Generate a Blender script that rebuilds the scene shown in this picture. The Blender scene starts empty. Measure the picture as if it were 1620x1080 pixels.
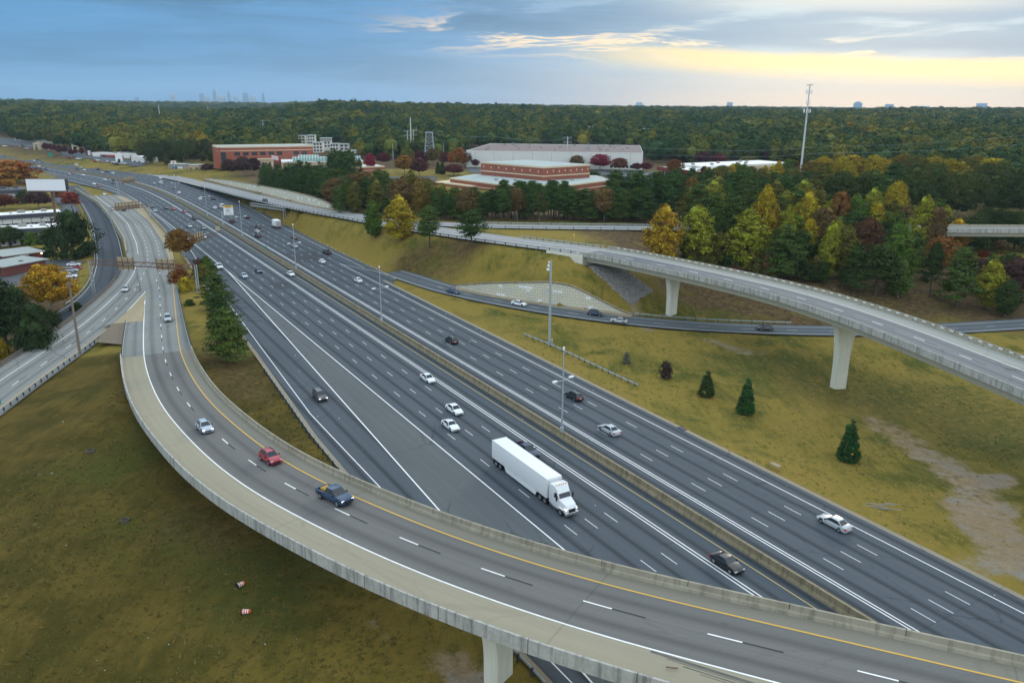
import bpy, bmesh, math, random
import numpy as np
from mathutils import Vector, Matrix
from mathutils.bvhtree import BVHTree
from mathutils.geometry import delaunay_2d_cdt

S = bpy.context.scene
COL = S.collection
rad = math.radians

# ------------------------------------------------------------------ camera
FPX, HCAM, YH, ROLL = 1259.0, 55.5, 165.0, 0.35      # focal length in pixels of the 1620 px wide photo, height above the freeway
_p = math.atan((540 - YH) / FPX); _r = rad(ROLL)
FW = np.array([0, math.cos(_p), -math.sin(_p)])
_up = np.array([0, math.sin(_p), math.cos(_p)]); _rt = np.array([1., 0, 0])
RT = math.cos(_r) * _rt + math.sin(_r) * _up
UP = -math.sin(_r) * _rt + math.cos(_r) * _up
cam = bpy.data.cameras.new('drone_camera'); cam.lens = FPX / 1620 * 36; cam.sensor_width = 36
cam.clip_start = 0.5; cam.clip_end = 40000
camo = bpy.data.objects.new('drone_camera', cam); COL.objects.link(camo)
camo.matrix_world = Matrix(((RT[0], UP[0], -FW[0], 0), (RT[1], UP[1], -FW[1], 0), (RT[2], UP[2], -FW[2], HCAM), (0, 0, 0, 1)))
S.camera = camo

# ------------------------------------------------------------------ light and sky
SUN_EL, SUN_AZ = 16.0, 24.0      # degrees; azimuth clockwise from straight ahead (+Y)
SUN_STRENGTH = 0.9
S.view_settings.view_transform = 'Standard'; S.view_settings.look = 'None'
S.view_settings.exposure = 0.12; S.view_settings.gamma = 1.0; S.view_settings.use_curve_mapping = False
sd = bpy.data.lights.new('sun', 'SUN'); sd.energy = SUN_STRENGTH; sd.angle = rad(10); sd.color = (1.0, 0.86, 0.68)
so = bpy.data.objects.new('sun', sd); COL.objects.link(so)
sdir = Vector((math.sin(rad(SUN_AZ)) * math.cos(rad(SUN_EL)), math.cos(rad(SUN_AZ)) * math.cos(rad(SUN_EL)), math.sin(rad(SUN_EL))))
so.rotation_euler = sdir.to_track_quat('Z', 'Y').to_euler()


class NT:
    """small helper that writes node trees as expressions"""
    def __init__(s, tree): s.t = tree; s.n = tree.nodes; s.l = tree.links
    def put(s, sock, v):
        if isinstance(v, bpy.types.NodeSocket): s.l.new(v, sock)
        elif v is not None:
            try: sock.default_value = v
            except Exception: sock.default_value = (*v, 1.0)
    def math(s, op, a, b=None, c=None):
        n = s.n.new('ShaderNodeMath'); n.operation = op
        for i, v in enumerate((a, b, c)):
            if v is not None: s.put(n.inputs[i], v)
        return n.outputs[0]
    def add(s, a, b): return s.math('ADD', a, b)
    def sub(s, a, b): return s.math('SUBTRACT', a, b)
    def mul(s, a, b): return s.math('MULTIPLY', a, b)
    def clamp(s, a):
        n = s.n.new('ShaderNodeClamp'); s.put(n.inputs[0], a); return n.outputs[0]
    def step(s, a, lo, hi):
        n = s.n.new('ShaderNodeMapRange'); n.interpolation_type = 'SMOOTHSTEP'
        s.put(n.inputs[0], a); n.inputs[1].default_value = lo; n.inputs[2].default_value = hi
        return n.outputs[0]
    def mix(s, f, a, b, mode='MIX'):
        n = s.n.new('ShaderNodeMix'); n.data_type = 'RGBA'; n.blend_type = mode
        s.put(n.inputs[0], f); s.put(n.inputs[6], a); s.put(n.inputs[7], b); return n.outputs[2]
    def noise(s, vec, scale=1.0, detail=4.0, rough=0.55, dist=0.0):
        n = s.n.new('ShaderNodeTexNoise'); s.put(n.inputs['Vector'], vec)
        n.inputs['Scale'].default_value = scale; n.inputs['Detail'].default_value = detail
        n.inputs['Roughness'].default_value = rough; n.inputs['Distortion'].default_value = dist
        return n.outputs[0]
    def vec(s, x, y, z=0.0):
        n = s.n.new('ShaderNodeCombineXYZ'); s.put(n.inputs[0], x); s.put(n.inputs[1], y); s.put(n.inputs[2], z); return n.outputs[0]
    def xyz(s, v):
        n = s.n.new('ShaderNodeSeparateXYZ'); s.put(n.inputs[0], v); return n.outputs
    def vmul(s, v, k):
        n = s.n.new('ShaderNodeVectorMath'); n.operation = 'MULTIPLY'; s.put(n.inputs[0], v); n.inputs[1].default_value = k; return n.outputs[0]
    def gauss(s, x, mu, sig):
        d = s.math('DIVIDE', s.sub(x, mu), sig)
        return s.math('EXPONENT', s.mul(s.mul(d, d), -1.0))


def lin(r, g, b):
    return tuple(((c / 255) / 12.92 if c / 255 <= 0.04045 else ((c / 255 + 0.055) / 1.055) ** 2.4) for c in (r, g, b))


SKY_STRENGTH = 0.1; HAZE = 0.000048
def make_world():
    w = bpy.data.worlds.new('World'); S.world = w; w.use_nodes = True
    t = NT(w.node_tree); t.n.clear()
    out = t.n.new('ShaderNodeOutputWorld'); bg = t.n.new('ShaderNodeBackground'); bg.inputs[1].default_value = SKY_STRENGTH
    t.l.new(bg.outputs[0], out.inputs[0])
    sky = t.n.new('ShaderNodeTexSky'); sky.sky_type = 'NISHITA'; sky.sun_disc = False
    sky.sun_elevation = rad(SUN_EL); sky.sun_rotation = rad(SUN_AZ); sky.altitude = 300
    tc = t.n.new('ShaderNodeTexCoord'); d = tc.outputs['Generated']
    x, y, z = t.xyz(d)
    az = t.math('ARCTAN2', x, y); el = t.math('ARCSINE', z)
    # cloud sheets: long flat banks, so stretched along the horizon
    k = 1.0 / SKY_STRENGTH
    c = lambda r, g, b, m=1.0: tuple(v * k * m for v in lin(r, g, b))
    warp = t.noise(t.vec(t.mul(az, 2.6), t.mul(el, 16.0), 3.0), 1.0, 4, 0.55)
    n1 = t.noise(t.vec(t.mul(az, 5.0), t.add(t.mul(el, 46.0), t.mul(warp, 1.2)), 0.7), 1.0, 7, 0.58, 0.4)
    n2 = t.noise(t.vec(t.mul(az, 14.0), t.add(t.mul(el, 120.0), t.mul(warp, 3.0)), 4.2), 1.0, 6, 0.6, 0.6)
    n3 = t.noise(t.vec(t.mul(az, 2.2), t.mul(el, 22.0), 9.1), 1.0, 5, 0.5)
    right = t.step(t.add(az, t.mul(t.sub(n3, 0.5), 0.30)), -0.20, 0.36)
    # clear air behind the banks: blue on the left, pale warm grey on the right
    low = t.mix(right, c(104, 164, 214), c(214, 208, 198))
    mid = t.mix(right, c(84, 148, 202), c(170, 200, 220))
    air = t.mix(t.step(el, 0.0, 0.065), low, mid)
    # the bright gap under the cloud bank
    gapc = t.add(0.040, t.mul(t.sub(0.50, az), 0.055))
    up_edge = t.sub(1.0, t.step(t.add(t.sub(el, gapc), t.mul(t.sub(n1, 0.5), 0.030)), 0.003, 0.014))
    lo_edge = t.step(t.add(t.sub(el, gapc), t.mul(t.sub(n3, 0.5), 0.012)), -0.026, -0.006)
    gap = t.mul(t.mul(up_edge, lo_edge), t.step(t.add(az, t.mul(t.sub(n1, 0.5), 0.30)), 0.00, 0.24))
    air = t.mix(gap, air, c(255, 230, 168, 1.0))
    # blue-grey bank over it: nearly closed on the right, torn toward the middle, soft on the left
    edge = t.sub(el, t.add(gapc, t.mul(t.sub(n1, 0.5), 0.03)))
    dens = t.add(n1, t.mul(t.sub(n2, 0.5), 0.19))
    bank = t.mul(t.step(dens, 0.36, 0.52), t.step(edge, 0.002, 0.016))
    bank_col = t.mix(right, c(74, 130, 178), c(120, 164, 198))
    bank_col = t.mix(t.step(dens, 0.48, 0.68), bank_col, t.mix(right, c(64, 116, 160), c(104, 150, 190)))
    col = t.mix(bank, air, bank_col)
    # layers on the left
    lay = t.mul(t.step(t.add(t.mul(n3, 0.6), t.mul(n1, 0.4)), 0.44, 0.60), t.sub(1.0, right))
    col = t.mix(t.mul(lay, 0.55), col, c(68, 124, 168))
    # high pale cloud near the top right
    hi = t.mul(t.mul(t.step(t.add(n3, t.mul(t.sub(n2, 0.5), 0.30)), 0.46, 0.60), t.step(az, 0.10, 0.34)), t.step(t.add(el, t.mul(t.sub(n1, .5), .03)), 0.090, 0.112))
    col = t.mix(t.mul(hi, 0.85), col, c(204, 212, 214))
    # lit torn fringes along the lower edge of the bank
    fr = t.mul(t.mul(t.gauss(dens, 0.43, 0.035), t.gauss(edge, 0.010, 0.016)), t.mul(t.step(az, -0.20, -0.02), t.sub(1.0, t.mul(t.step(az, 0.30, 0.45), 0.6))))
    col = t.mix(t.clamp(t.mul(fr, 1.1)), col, c(255, 230, 196))
    st = t.mul(t.step(n2, 0.48, 0.72), t.sub(1.0, right))
    col = t.mix(t.mul(st, 0.18), col, c(124, 176, 216))
    # the overcast lid above and behind the view
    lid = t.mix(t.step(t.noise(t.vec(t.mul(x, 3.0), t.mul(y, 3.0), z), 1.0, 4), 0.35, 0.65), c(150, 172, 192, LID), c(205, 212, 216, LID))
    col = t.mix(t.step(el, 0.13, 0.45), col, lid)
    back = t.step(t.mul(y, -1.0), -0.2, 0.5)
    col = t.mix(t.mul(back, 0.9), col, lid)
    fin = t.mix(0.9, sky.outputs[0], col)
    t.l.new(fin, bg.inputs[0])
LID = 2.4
make_world()
try:
    S.cycles.use_denoising = True; S.cycles.denoiser = 'OPENIMAGEDENOISE'
    S.cycles.max_bounces = 6; S.cycles.diffuse_bounces = 3; S.cycles.glossy_bounces = 2; S.cycles.volume_bounces = 1
    S.cycles.transparent_max_bounces = 6; S.cycles.caustics_reflective = False; S.cycles.caustics_refractive = False
except Exception: pass

# ------------------------------------------------------------------ picture <-> place
def P(px, py, z=0.0):
    """the point of the photo at the known height z above the freeway"""
    d = FW + RT * (px - 810) / FPX - UP * (py - 540) / FPX
    d = d * ((z - HCAM) / d[2])
    return np.array([d[0], d[1], z])
def proj(q):
    v = np.array([q[0], q[1], q[2] - HCAM]); f = v @ FW
    return 810 + FPX * (v @ RT) / f, 540 - FPX * (v @ UP) / f
def zat(q, py):
    """height at which the vertical through q meets picture row py"""
    lo, hi = -30.0, 400.0
    for _ in range(50):
        m = (lo + hi) / 2
        if proj((q[0], q[1], m))[1] > py: lo = m
        else: hi = m
    return lo
def mpp(q):      # metres per photo pixel at q
    return float((np.array([q[0], q[1], q[2] - HCAM]) @ FW) / FPX)

# ------------------------------------------------------------------ materials
MATS = {}
def _pr(name, rough=0.85, metal=0.0):
    m = bpy.data.materials.new(name); m.use_nodes = True
    t = NT(m.node_tree); b = m.node_tree.nodes['Principled BSDF']
    b.inputs['Roughness'].default_value = rough; b.inputs['Metallic'].default_value = metal
    b.inputs['Specular IOR Level'].default_value = 0.3
    return m, t, b
def mat(name, col, rough=0.85, var=0.12, scale=0.6, metal=0.0, streak=0.0, emit=0.0, spec=None, fine=0.0):
    """plain surface with procedural dirt variation; streak adds vertical weather streaks"""
    if name in MATS: return MATS[name]
    m, t, b = _pr(name, rough, metal)
    if spec is not None: b.inputs['Specular IOR Level'].default_value = spec
    g = t.n.new('ShaderNodeNewGeometry').outputs['Position']
    n = t.noise(t.vmul(g, (scale, scale, scale)), 1.0, 6, 0.6)
    f = t.add(1.0, t.mul(t.sub(n, 0.5), 2 * var))
    if fine:
        f = t.mul(f, t.add(1.0, t.mul(t.sub(t.noise(t.vmul(g, (3.1, 3.1, 3.1)), 1.0, 3, 0.6), 0.5), 2 * fine)))
    if streak:
        n2 = t.noise(t.vmul(g, (1.6, 1.6, 0.12)), 1.0, 5, 0.65)
        f = t.mul(f, t.sub(1.0, t.mul(t.step(n2, 0.45, 0.7), streak)))
    c = t.mix(1.0, (*col, 1), t.vec(f, f, f), 'MULTIPLY')
    t.l.new(c, b.inputs['Base Color'])
    if emit:
        b.inputs['Emission Color'].default_value = (*col, 1); b.inputs['Emission Strength'].default_value = emit
    MATS[name] = m; return m
def paint():
    """car paint, colour taken from the object"""
    if 'paint' in MATS: return MATS['paint']
    m, t, b = _pr('car_paint', 0.28); b.inputs['Specular IOR Level'].default_value = 0.5
    oi = t.n.new('ShaderNodeObjectInfo')
    t.l.new(oi.outputs['Color'], b.inputs['Base Color'])
    b.inputs['Coat Weight'].default_value = 0.4; b.inputs['Coat Roughness'].default_value = 0.1
    MATS['paint'] = m; return m

# ------------------------------------------------------------------ mesh helpers
class MB:
    def __init__(s): s.v = []; s.f = []; s.m = []; s.uv = []
    def quad(s, a, b, c, d, m=0, uv=None):
        i = len(s.v); s.v += [tuple(a), tuple(b), tuple(c), tuple(d)]; s.f.append((i, i + 1, i + 2, i + 3)); s.m.append(m); s.uv.append(uv)
    def poly(s, pts, m=0):
        i = len(s.v); s.v += [tuple(p) for p in pts]; s.f.append(tuple(range(i, i + len(pts)))); s.m.append(m); s.uv.append(None)
    def hexa(s, b, t, m=0):
        """b, t: four points each (counter-clockwise from above)"""
        i = len(s.v); s.v += [tuple(p) for p in b] + [tuple(p) for p in t]
        for f in ((3, 2, 1, 0), (4, 5, 6, 7), (0, 1, 5, 4), (1, 2, 6, 5), (2, 3, 7, 6), (3, 0, 4, 7)):
            s.f.append(tuple(i + k for k in f)); s.m.append(m); s.uv.append(None)
    def box(s, x0, x1, y0, y1, z0, z1, m=0):
        s.hexa([(x0, y0, z0), (x1, y0, z0), (x1, y1, z0), (x0, y1, z0)], [(x0, y0, z1), (x1, y0, z1), (x1, y1, z1), (x0, y1, z1)], m)
    def tube(s, pts, r, n=6, m=0, r2=None):
        pts = [np.array(p, float) for p in pts]; r2 = r if r2 is None else r2; rings = []
        for k, p in enumerate(pts):
            d = pts[min(k + 1, len(pts) - 1)] - pts[max(k - 1, 0)]; d /= max(np.linalg.norm(d), 1e-9)
            a = np.cross(d, (0, 0, 1)) if abs(d[2]) < 0.95 else np.cross(d, (1, 0, 0)); a /= np.linalg.norm(a); b = np.cross(d, a)
            rr = r + (r2 - r) * k / max(len(pts) - 1, 1); i0 = len(s.v)
            for j in range(n):
                an = 2 * math.pi * j / n; s.v.append(tuple(p + rr * (math.cos(an) * a + math.sin(an) * b)))
            rings.append(i0)
        for k in range(len(rings) - 1):
            for j in range(n):
                s.f.append((rings[k] + j, rings[k] + (j + 1) % n, rings[k + 1] + (j + 1) % n, rings[k + 1] + j)); s.m.append(m); s.uv.append(None)
        s.f.append(tuple(rings[0] + j for j in range(n))[::-1]); s.m.append(m); s.uv.append(None)
        s.f.append(tuple(rings[-1] + j for j in range(n))); s.m.append(m); s.uv.append(None)
    def loft(s, secs, m=0, closed=True, caps=True):
        """secs: list of equally long point rings"""
        k = len(secs[0]); st = []
        for sec in secs:
            st.append(len(s.v)); s.v += [tuple(p) for p in sec]
        for a, b in zip(st, st[1:]):
            for j in range(k if closed else k - 1):
                s.f.append((a + j, a + (j + 1) % k, b + (j + 1) % k, b + j)); s.m.append(m); s.uv.append(None)
        if caps and closed:
            s.f.append(tuple(st[0] + j for j in range(k))[::-1]); s.m.append(m); s.uv.append(None)
            s.f.append(tuple(st[-1] + j for j in range(k))); s.m.append(m); s.uv.append(None)
    def mesh(s, name, mats, smooth=False, fix=True):
        me = bpy.data.meshes.new(name); me.from_pydata(s.v, [], s.f)
        for x in mats: me.materials.append(x)
        me.polygons.foreach_set('material_index', s.m)
        if any(u is not None for u in s.uv):
            l = me.uv_layers.new(name='UVMap'); k = 0
            for f, u in zip(s.f, s.uv):
                for j in range(len(f)):
                    if u is not None: l.data[k].uv = u[j]
                    k += 1
        elif fix:
            bm = bmesh.new(); bm.from_mesh(me); bmesh.ops.recalc_face_normals(bm, faces=bm.faces); bm.to_mesh(me); bm.free()
        if smooth: me.polygons.foreach_set('use_smooth', [True] * len(me.polygons))
        me.update(); return me
    def build(s, name, mats, parent=None, smooth=False, fix=True, loc=None):
        return link(name, s.mesh(name, mats if isinstance(mats, (list, tuple)) else [mats], smooth, fix), parent, loc)
def link(name, me, parent=None, loc=None):
    o = bpy.data.objects.new(name, me); COL.objects.link(o)
    if parent is not None: o.parent = parent
    if loc is not None: o.location = loc
    return o
def tag(o, label, cat, group=None, kind=None):
    if label: o['label'] = label
    if cat: o['category'] = cat
    if group: o['group'] = group
    if kind: o['kind'] = kind
    return o
def struct(o, label=None): o['kind'] = 'structure'; o['label'] = label or o.name.replace('_', ' '); o['category'] = o.name.split('.')[0].split('_')[-1]; return o
def empty(name, loc, rz=0.0):
    o = bpy.data.objects.new(name, None); COL.objects.link(o); o.location = loc; o.rotation_euler = (0, 0, rz); o.empty_display_size = 0.5; return o
def copy_tree(o, parent=None):
    c = o.copy(); COL.objects.link(c)
    if parent is not None: c.parent = parent
    for ch in list(o.children): copy_tree(ch, c)
    return c

# ------------------------------------------------------------------ curves and ribbons
def resample(pts, step):
    pts = np.asarray(pts, float); L = np.r_[0, np.cumsum(np.linalg.norm(np.diff(pts[:, :2], axis=0), axis=1))]
    n = max(2, int(round(L[-1] / step)) + 1); t = np.linspace(0, L[-1], n)
    return np.stack([np.interp(t, L, pts[:, k]) for k in range(pts.shape[1])], 1)
def curve(pts, step=3.0, it=20):
    c = resample(pts, step)
    for _ in range(it): c[1:-1] = 0.25 * c[:-2] + 0.5 * c[1:-1] + 0.25 * c[2:]
    return c
class Path:
    def __init__(s, c):
        s.c = np.asarray(c, float); d = np.gradient(s.c[:, :2], axis=0); d /= np.linalg.norm(d, axis=1)[:, None]
        s.t = d; s.n = np.stack([-d[:, 1], d[:, 0]], 1)
        s.s = np.r_[0, np.cumsum(np.linalg.norm(np.diff(s.c[:, :2], axis=0), axis=1))]; s.L = s.s[-1]
    def at(s, q, off=0.0, dz=0.0):
        if callable(off): off = off(q)
        p = np.array([np.interp(q, s.s, s.c[:, k]) for k in range(3)]); n = np.array([np.interp(q, s.s, s.n[:, k]) for k in range(2)]); n /= np.linalg.norm(n)
        return np.array([p[0] + n[0] * off, p[1] + n[1] * off, p[2] + dz])
    def tan(s, q): 
        t = np.array([np.interp(q, s.s, s.t[:, k]) for k in range(2)]); return t / np.linalg.norm(t)
    def near(s, xy):
        d = ((s.c[:, :2] - np.asarray(xy)[:2]) ** 2).sum(1); i = int(np.argmin(d)); v = np.asarray(xy)[:2] - s.c[i, :2]
        return s.s[i] + float(v @ s.t[i]), float(v @ s.n[i]), i
    def sub(s, a, b, step=3.0): return np.linspace(a, b, max(2, int(abs(b - a) / step) + 1))
def val(f, q): return f(q) if callable(f) else f
def strip(mb, path, a, b, o0, o1, dz=0.0, m=0, step=3.0, cols=1):
    q = path.sub(a, b, step); rows = []
    for x in q:
        l, r = val(o0, x), val(o1, x); rows.append([(path.at(x, l + (r - l) * k / cols, dz), (l + (r - l) * k / cols, x)) for k in range(cols + 1)])
    for R0, R1 in zip(rows, rows[1:]):
        for k in range(cols):
            w = [R0[k], R0[k + 1], R1[k + 1], R1[k]]
            mb.quad(*[p[0] for p in w], m=m, uv=[p[1] for p in w])
def between(mb, A, B, dz=0.0, m=0, n=60, cols=1):
    """surface between two polylines (equal parameter)"""
    def rs(X):
        X = np.asarray(X, float); L = np.r_[0, np.cumsum(np.linalg.norm(np.diff(X[:, :2], axis=0), axis=1))]; t = np.linspace(0, L[-1], n)
        return np.stack([np.interp(t, L, X[:, k]) for k in range(3)], 1), L[-1]
    A, la = rs(A); B, lb = rs(B)
    for i in range(n - 1):
        for k in range(cols):
            f0, f1 = k / cols, (k + 1) / cols
            q = [A[i] + (B[i] - A[i]) * f0, A[i] + (B[i] - A[i]) * f1, A[i + 1] + (B[i + 1] - A[i + 1]) * f1, A[i + 1] + (B[i + 1] - A[i + 1]) * f0]
            w = np.linalg.norm(B[i] - A[i])
            mb.quad(*[(p[0], p[1], p[2] + dz) for p in q], m=m, uv=[(w * f0, la * i / n), (w * f1, la * i / n), (w * f1, la * (i + 1) / n), (w * f0, la * (i + 1) / n)])
def line(mb, path, off, a, b, w=0.15, dz=0.02, m=0, step=3.0):
    strip(mb, path, a, b, (lambda q: val(off, q) - w / 2), (lambda q: val(off, q) + w / 2), dz, m, step)
def dashes(mb, path, off, a, b, ln=3.05, per=12.19, ph=0.0, w=0.14, dz=0.02, m=0, dark=None):
    k = math.ceil((a - ph) / per)
    while ph + k * per + ln < b:
        q = ph + k * per; line(mb, path, off, q, q + ln, w, dz, m, 4.0)
        if dark is not None: line(mb, path, off, q + ln, q + ln + 3.4, w * 1.1, dz, dark, 4.0)
        k += 1
def extrude(mb, path, a, b, off, prof, m=0, step=3.0, dz=0.0):
    """sweep a closed cross-section [(across, up)...] along a path"""
    secs = []
    for q in path.sub(a, b, step):
        secs.append([path.at(q, val(off, q) + u, dz + h) for u, h in prof])
    mb.loft(secs, m)
JERSEY = [(-0.32, 0), (-0.28, 0.2), (-0.12, 0.45), (-0.1, 1.05), (0.1, 1.05), (0.12, 0.45), (0.28, 0.2), (0.32, 0)]
# ------------------------------------------------------------------ road materials
def asphalt(name, base, lane0=None, lane=3.44, dark=0.35, patch=0.18, grit=0.15, tint=None, cracks=.34):
    """pavement: UV is (metres across, metres along); worn dark bands run down each lane"""
    m, t, b = _pr(name, 0.88); b.inputs['Specular IOR Level'].default_value = 0.22
    uvn = t.n.new('ShaderNodeUVMap'); uvn.uv_map = 'UVMap'; u, v, _ = t.xyz(uvn.outputs[0])
    long = t.noise(t.vec(t.mul(u, 1.1), t.mul(v, 0.012), 2.0), 1.0, 5, 0.6)
    big = t.noise(t.vec(t.mul(u, 0.10), t.mul(v, 0.03), 5.0), 1.0, 5, 0.6)
    fine = t.noise(t.vec(t.mul(u, 5.0), t.mul(v, 3.0), 1.0), 1.0, 4, 0.7)
    f = t.add(1.0, t.mul(t.sub(big, 0.5), 2 * patch)); f = t.mul(f, t.add(1.0, t.mul(t.sub(fine, 0.5), 2 * grit)))
    f = t.mul(f, t.add(1.0, t.mul(t.sub(long, 0.5), 0.5)))
    if lane0 is not None:
        ph = t.math('FRACT', t.math('DIVIDE', t.sub(u, lane0), lane))
        w1 = t.gauss(ph, 0.5, 0.13)
        k = t.mul(w1, t.add(0.45, t.mul(long, 1.1)))
        f = t.mul(f, t.sub(1.0, t.mul(k, dark)))
    # transverse seams and small repairs
    seam = t.step(t.math('ABSOLUTE', t.sub(t.math('FRACT', t.math('DIVIDE', t.add(v, t.mul(t.noise(t.vec(v, 0.0, 0.0), 0.02, 1), 8.0)), 37.0)), 0.5)), 0.4955, 0.4985)
    f = t.mul(f, t.sub(1.0, t.mul(seam, 0.16)))
    ck = t.n.new('ShaderNodeTexVoronoi'); ck.feature = 'DISTANCE_TO_EDGE'; t.l.new(t.vec(t.add(t.mul(u, .16), t.mul(fine, .25)), t.add(t.mul(v, .07), t.mul(big, .8)), 0.0), ck.inputs['Vector']); ck.inputs['Scale'].default_value = 1.0
    crack = t.mul(t.sub(1.0, t.step(ck.outputs[0], .004, .016)), t.step(big, .46, .6)); f = t.mul(f, t.sub(1.0, t.mul(crack, cracks)))
    oil = t.step(t.noise(t.vec(t.mul(u, .55), t.mul(v, .22), 8.0), 1.0, 3, .6), .66, .76); f = t.mul(f, t.sub(1.0, t.mul(oil, .22)))
    c = t.mix(1.0, (*base, 1), t.vec(f, f, f), 'MULTIPLY')
    if tint is not None: c = t.mix(t.step(big, 0.5, 0.62), c, t.mix(1.0, (*tint, 1), t.vec(f, f, f), 'MULTIPLY'))
    t.l.new(c, b.inputs['Base Color']); return m
M_HW = asphalt('freeway_asphalt', (0.078, 0.093, 0.108), lane0=-4.2, lane=3.42, dark=0.52)
M_RAMPTOP = asphalt('ramp_lane_surface', (0.150, 0.146, 0.138), lane0=-0.1, lane=3.85, dark=0.30, patch=0.12, cracks=.14)
M_SHOULD = asphalt('ramp_shoulder_concrete', (0.300, 0.272, 0.195), patch=0.14, grit=0.07, cracks=.08)
M_SHOULD2 = asphalt('ramp_inner_shoulder', (0.215, 0.200, 0.160), patch=0.12, grit=0.07, cracks=.08)
M_OLD = asphalt('worn_grey_concrete_pavement', (0.215, 0.222, 0.208), lane0=0.0, lane=3.7, dark=0.30, patch=0.22)
M_NEW = asphalt('fresh_black_asphalt', (0.060, 0.070, 0.082), lane0=0.0, lane=3.6, dark=0.3)
M_FLYL = asphalt('flyover_lane_surface', (0.175, 0.18, 0.185), lane0=0.1, lane=4.0, dark=0.26, patch=0.10)
M_FLYS = asphalt('flyover_shoulder_concrete', (0.29, 0.295, 0.265), patch=0.10, grit=0.06)
M_LIGHTROAD = asphalt('pale_concrete_road', (0.30, 0.30, 0.295), lane0=0.0, lane=3.8, dark=0.22, patch=0.12)
M_LOW = asphalt('exit_road_asphalt', (0.105, 0.118, 0.128), lane0=0.0, lane=3.6, dark=0.3)
M_GUT = asphalt('gutter_concrete', (0.27, 0.235, 0.17), patch=0.3, grit=0.2)
M_TAN = asphalt('painted_gore', (0.33, 0.27, 0.17), patch=0.25, grit=0.1)
M_GOREGREY = asphalt('gore_asphalt', (0.104, 0.113, 0.116), patch=0.25, grit=0.12)
M_WHITE = mat('road_paint_white', (0.80, 0.80, 0.78), 0.7, 0.22, 1.3)
M_DULL = mat('road_paint_worn', (0.62, 0.63, 0.62), 0.7, 0.35, 1.9)
M_YEL = mat('road_paint_yellow', (0.72, 0.43, 0.07), 0.7, 0.15, 1.3)
M_YEL2 = mat('road_paint_yellow_worn', (0.55, 0.42, 0.16), 0.7, 0.25, 1.3)
M_BLK = mat('road_paint_black', (0.035, 0.037, 0.042), 0.8, 0.15, 1.3)
M_CONC = mat('barrier_concrete', (0.33, 0.30, 0.225), 0.9, 0.28, 0.35, streak=0.35)
M_MED = mat('median_concrete', (0.27, 0.225, 0.14), 0.9, 0.35, 0.25, streak=0.45)
M_STAIN = mat('stained_parapet_concrete', (0.42, 0.41, 0.37), 0.9, 0.32, 0.9, streak=0.56, fine=.25)
M_GIRD = mat('girder_concrete', (0.47, 0.46, 0.385), 0.9, 0.08, 0.2, streak=0.10)
M_PIER = mat('pier_concrete', (0.68, 0.67, 0.56), 0.9, 0.08, 0.3, streak=0.12)
M_GALV = mat('galvanised_steel', (0.34, 0.39, 0.40), 0.5, 0.12, 0.8, metal=0.35)
M_DARKST = mat('dark_post_steel', (0.045, 0.055, 0.075), 0.7, 0.2, 2.0)
M_POLE = mat('pole_steel', (0.36, 0.40, 0.42), 0.5, 0.08, 0.8, metal=0.2)

# ------------------------------------------------------------------ freeway
# station s runs away from the camera along the median, u is to the left of it
_M0 = np.array([-.5, 143.8]); _D = np.array([-.50834, .86115]); _N = np.array([-.86115, -.50834])
_su = [(-190, 0), (150, 0.3), (230, .6), (300, 1.2), (390, 2.8), (455, 6.0), (520, 14.2), (583, 28.5), (650, 47.4), (749, 75), (856, 104), (1000, 146), (1250, 222)]
HW = Path(curve([(*(_M0 + _D * s + _N * u), 0.0) for s, u in _su], 4.0, 60))
S0 = HW.near(_M0)[0]
def hq(s): return S0 + s
SB = HW.L - 8
def sm(x, a, b): x = min(max((x - a) / (b - a), 0), 1); return x * x * (3 - 2 * x)
def ip(q, *kv): return float(np.interp(q - S0, [k for k, _ in kv], [v for _, v in kv]))
uL = lambda q: ip(q, (-190, 34.4), (-66, 35.0), (-40, 36.2), (-17, 36.9), (3, 36.7), (59, 33.9), (157, 29.8), (200, 27.5), (240, 25.8), (300, 24), (400, 24), (470, 27), (520, 31.5), (600, 33), (1300, 33))
uR = lambda q: ip(q, (-190, -20.7), (98, -20.7), (112, -22), (118, -25.6), (200, -25.9), (300, -30), (330, -31), (400, -33), (470, -37), (540, -40), (600, -36), (640, -29), (1300, -26))
edL = lambda q: ip(q, (-190, 32.4), (-70, 33.3), (-23, 34.2), (14, 34.5), (68, 31.7), (157, 27.0), (190, 24.9), (230, 22.2), (300, 21), (400, 21), (470, 24), (520, 29), (600, 29), (1300, 29))
goL = lambda q: ip(q, (-190, 37.6), (157, 20.0), (1300, 20.0))
edR = lambda q: ip(q, (-190, -18.0), (150, -18.0), (153, -18.0))
edR2 = lambda q: ip(q, (116, -22.9), (200, -23.2), (250, -23.6), (300, -27), (340, -28.6), (400, -30.5), (470, -34.5), (540, -35), (600, -30), (640, -25), (1300, -22))
mb = MB(); strip(mb, HW, 2, SB, uR, uL, 0.0, 0, 4.0, 4)
freeway = struct(mb.build('freeway_road', M_HW), 'dark blue grey many lane freeway crossing the whole valley')
mb = MB()
strip(mb, HW, 2, hq(157), 20.1, lambda q: goL(q) - 0.1, 0.006, 0, 4.0)
gore = struct(mb.build('gore_pavement', M_GOREGREY), 'grey gore pavement between the two solid white lines')
W = MB()
A0, A1 = 4, SB - 4
for o in (5.62, 6.18): line(W, HW, o, A0, A1, 0.17, 0.02, 0, 5)
for o in (-3.98, -4.48): line(W, HW, o, A0, A1, 0.17, 0.02, 0, 5)
line(W, HW, 20.0, A0, A1, 0.2, 0.02, 0, 5); line(W, HW, goL, A0, hq(156), 0.22, 0.021, 0, 5)
line(W, HW, edL, A0, A1, 0.16, 0.02, 0, 5)
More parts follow.
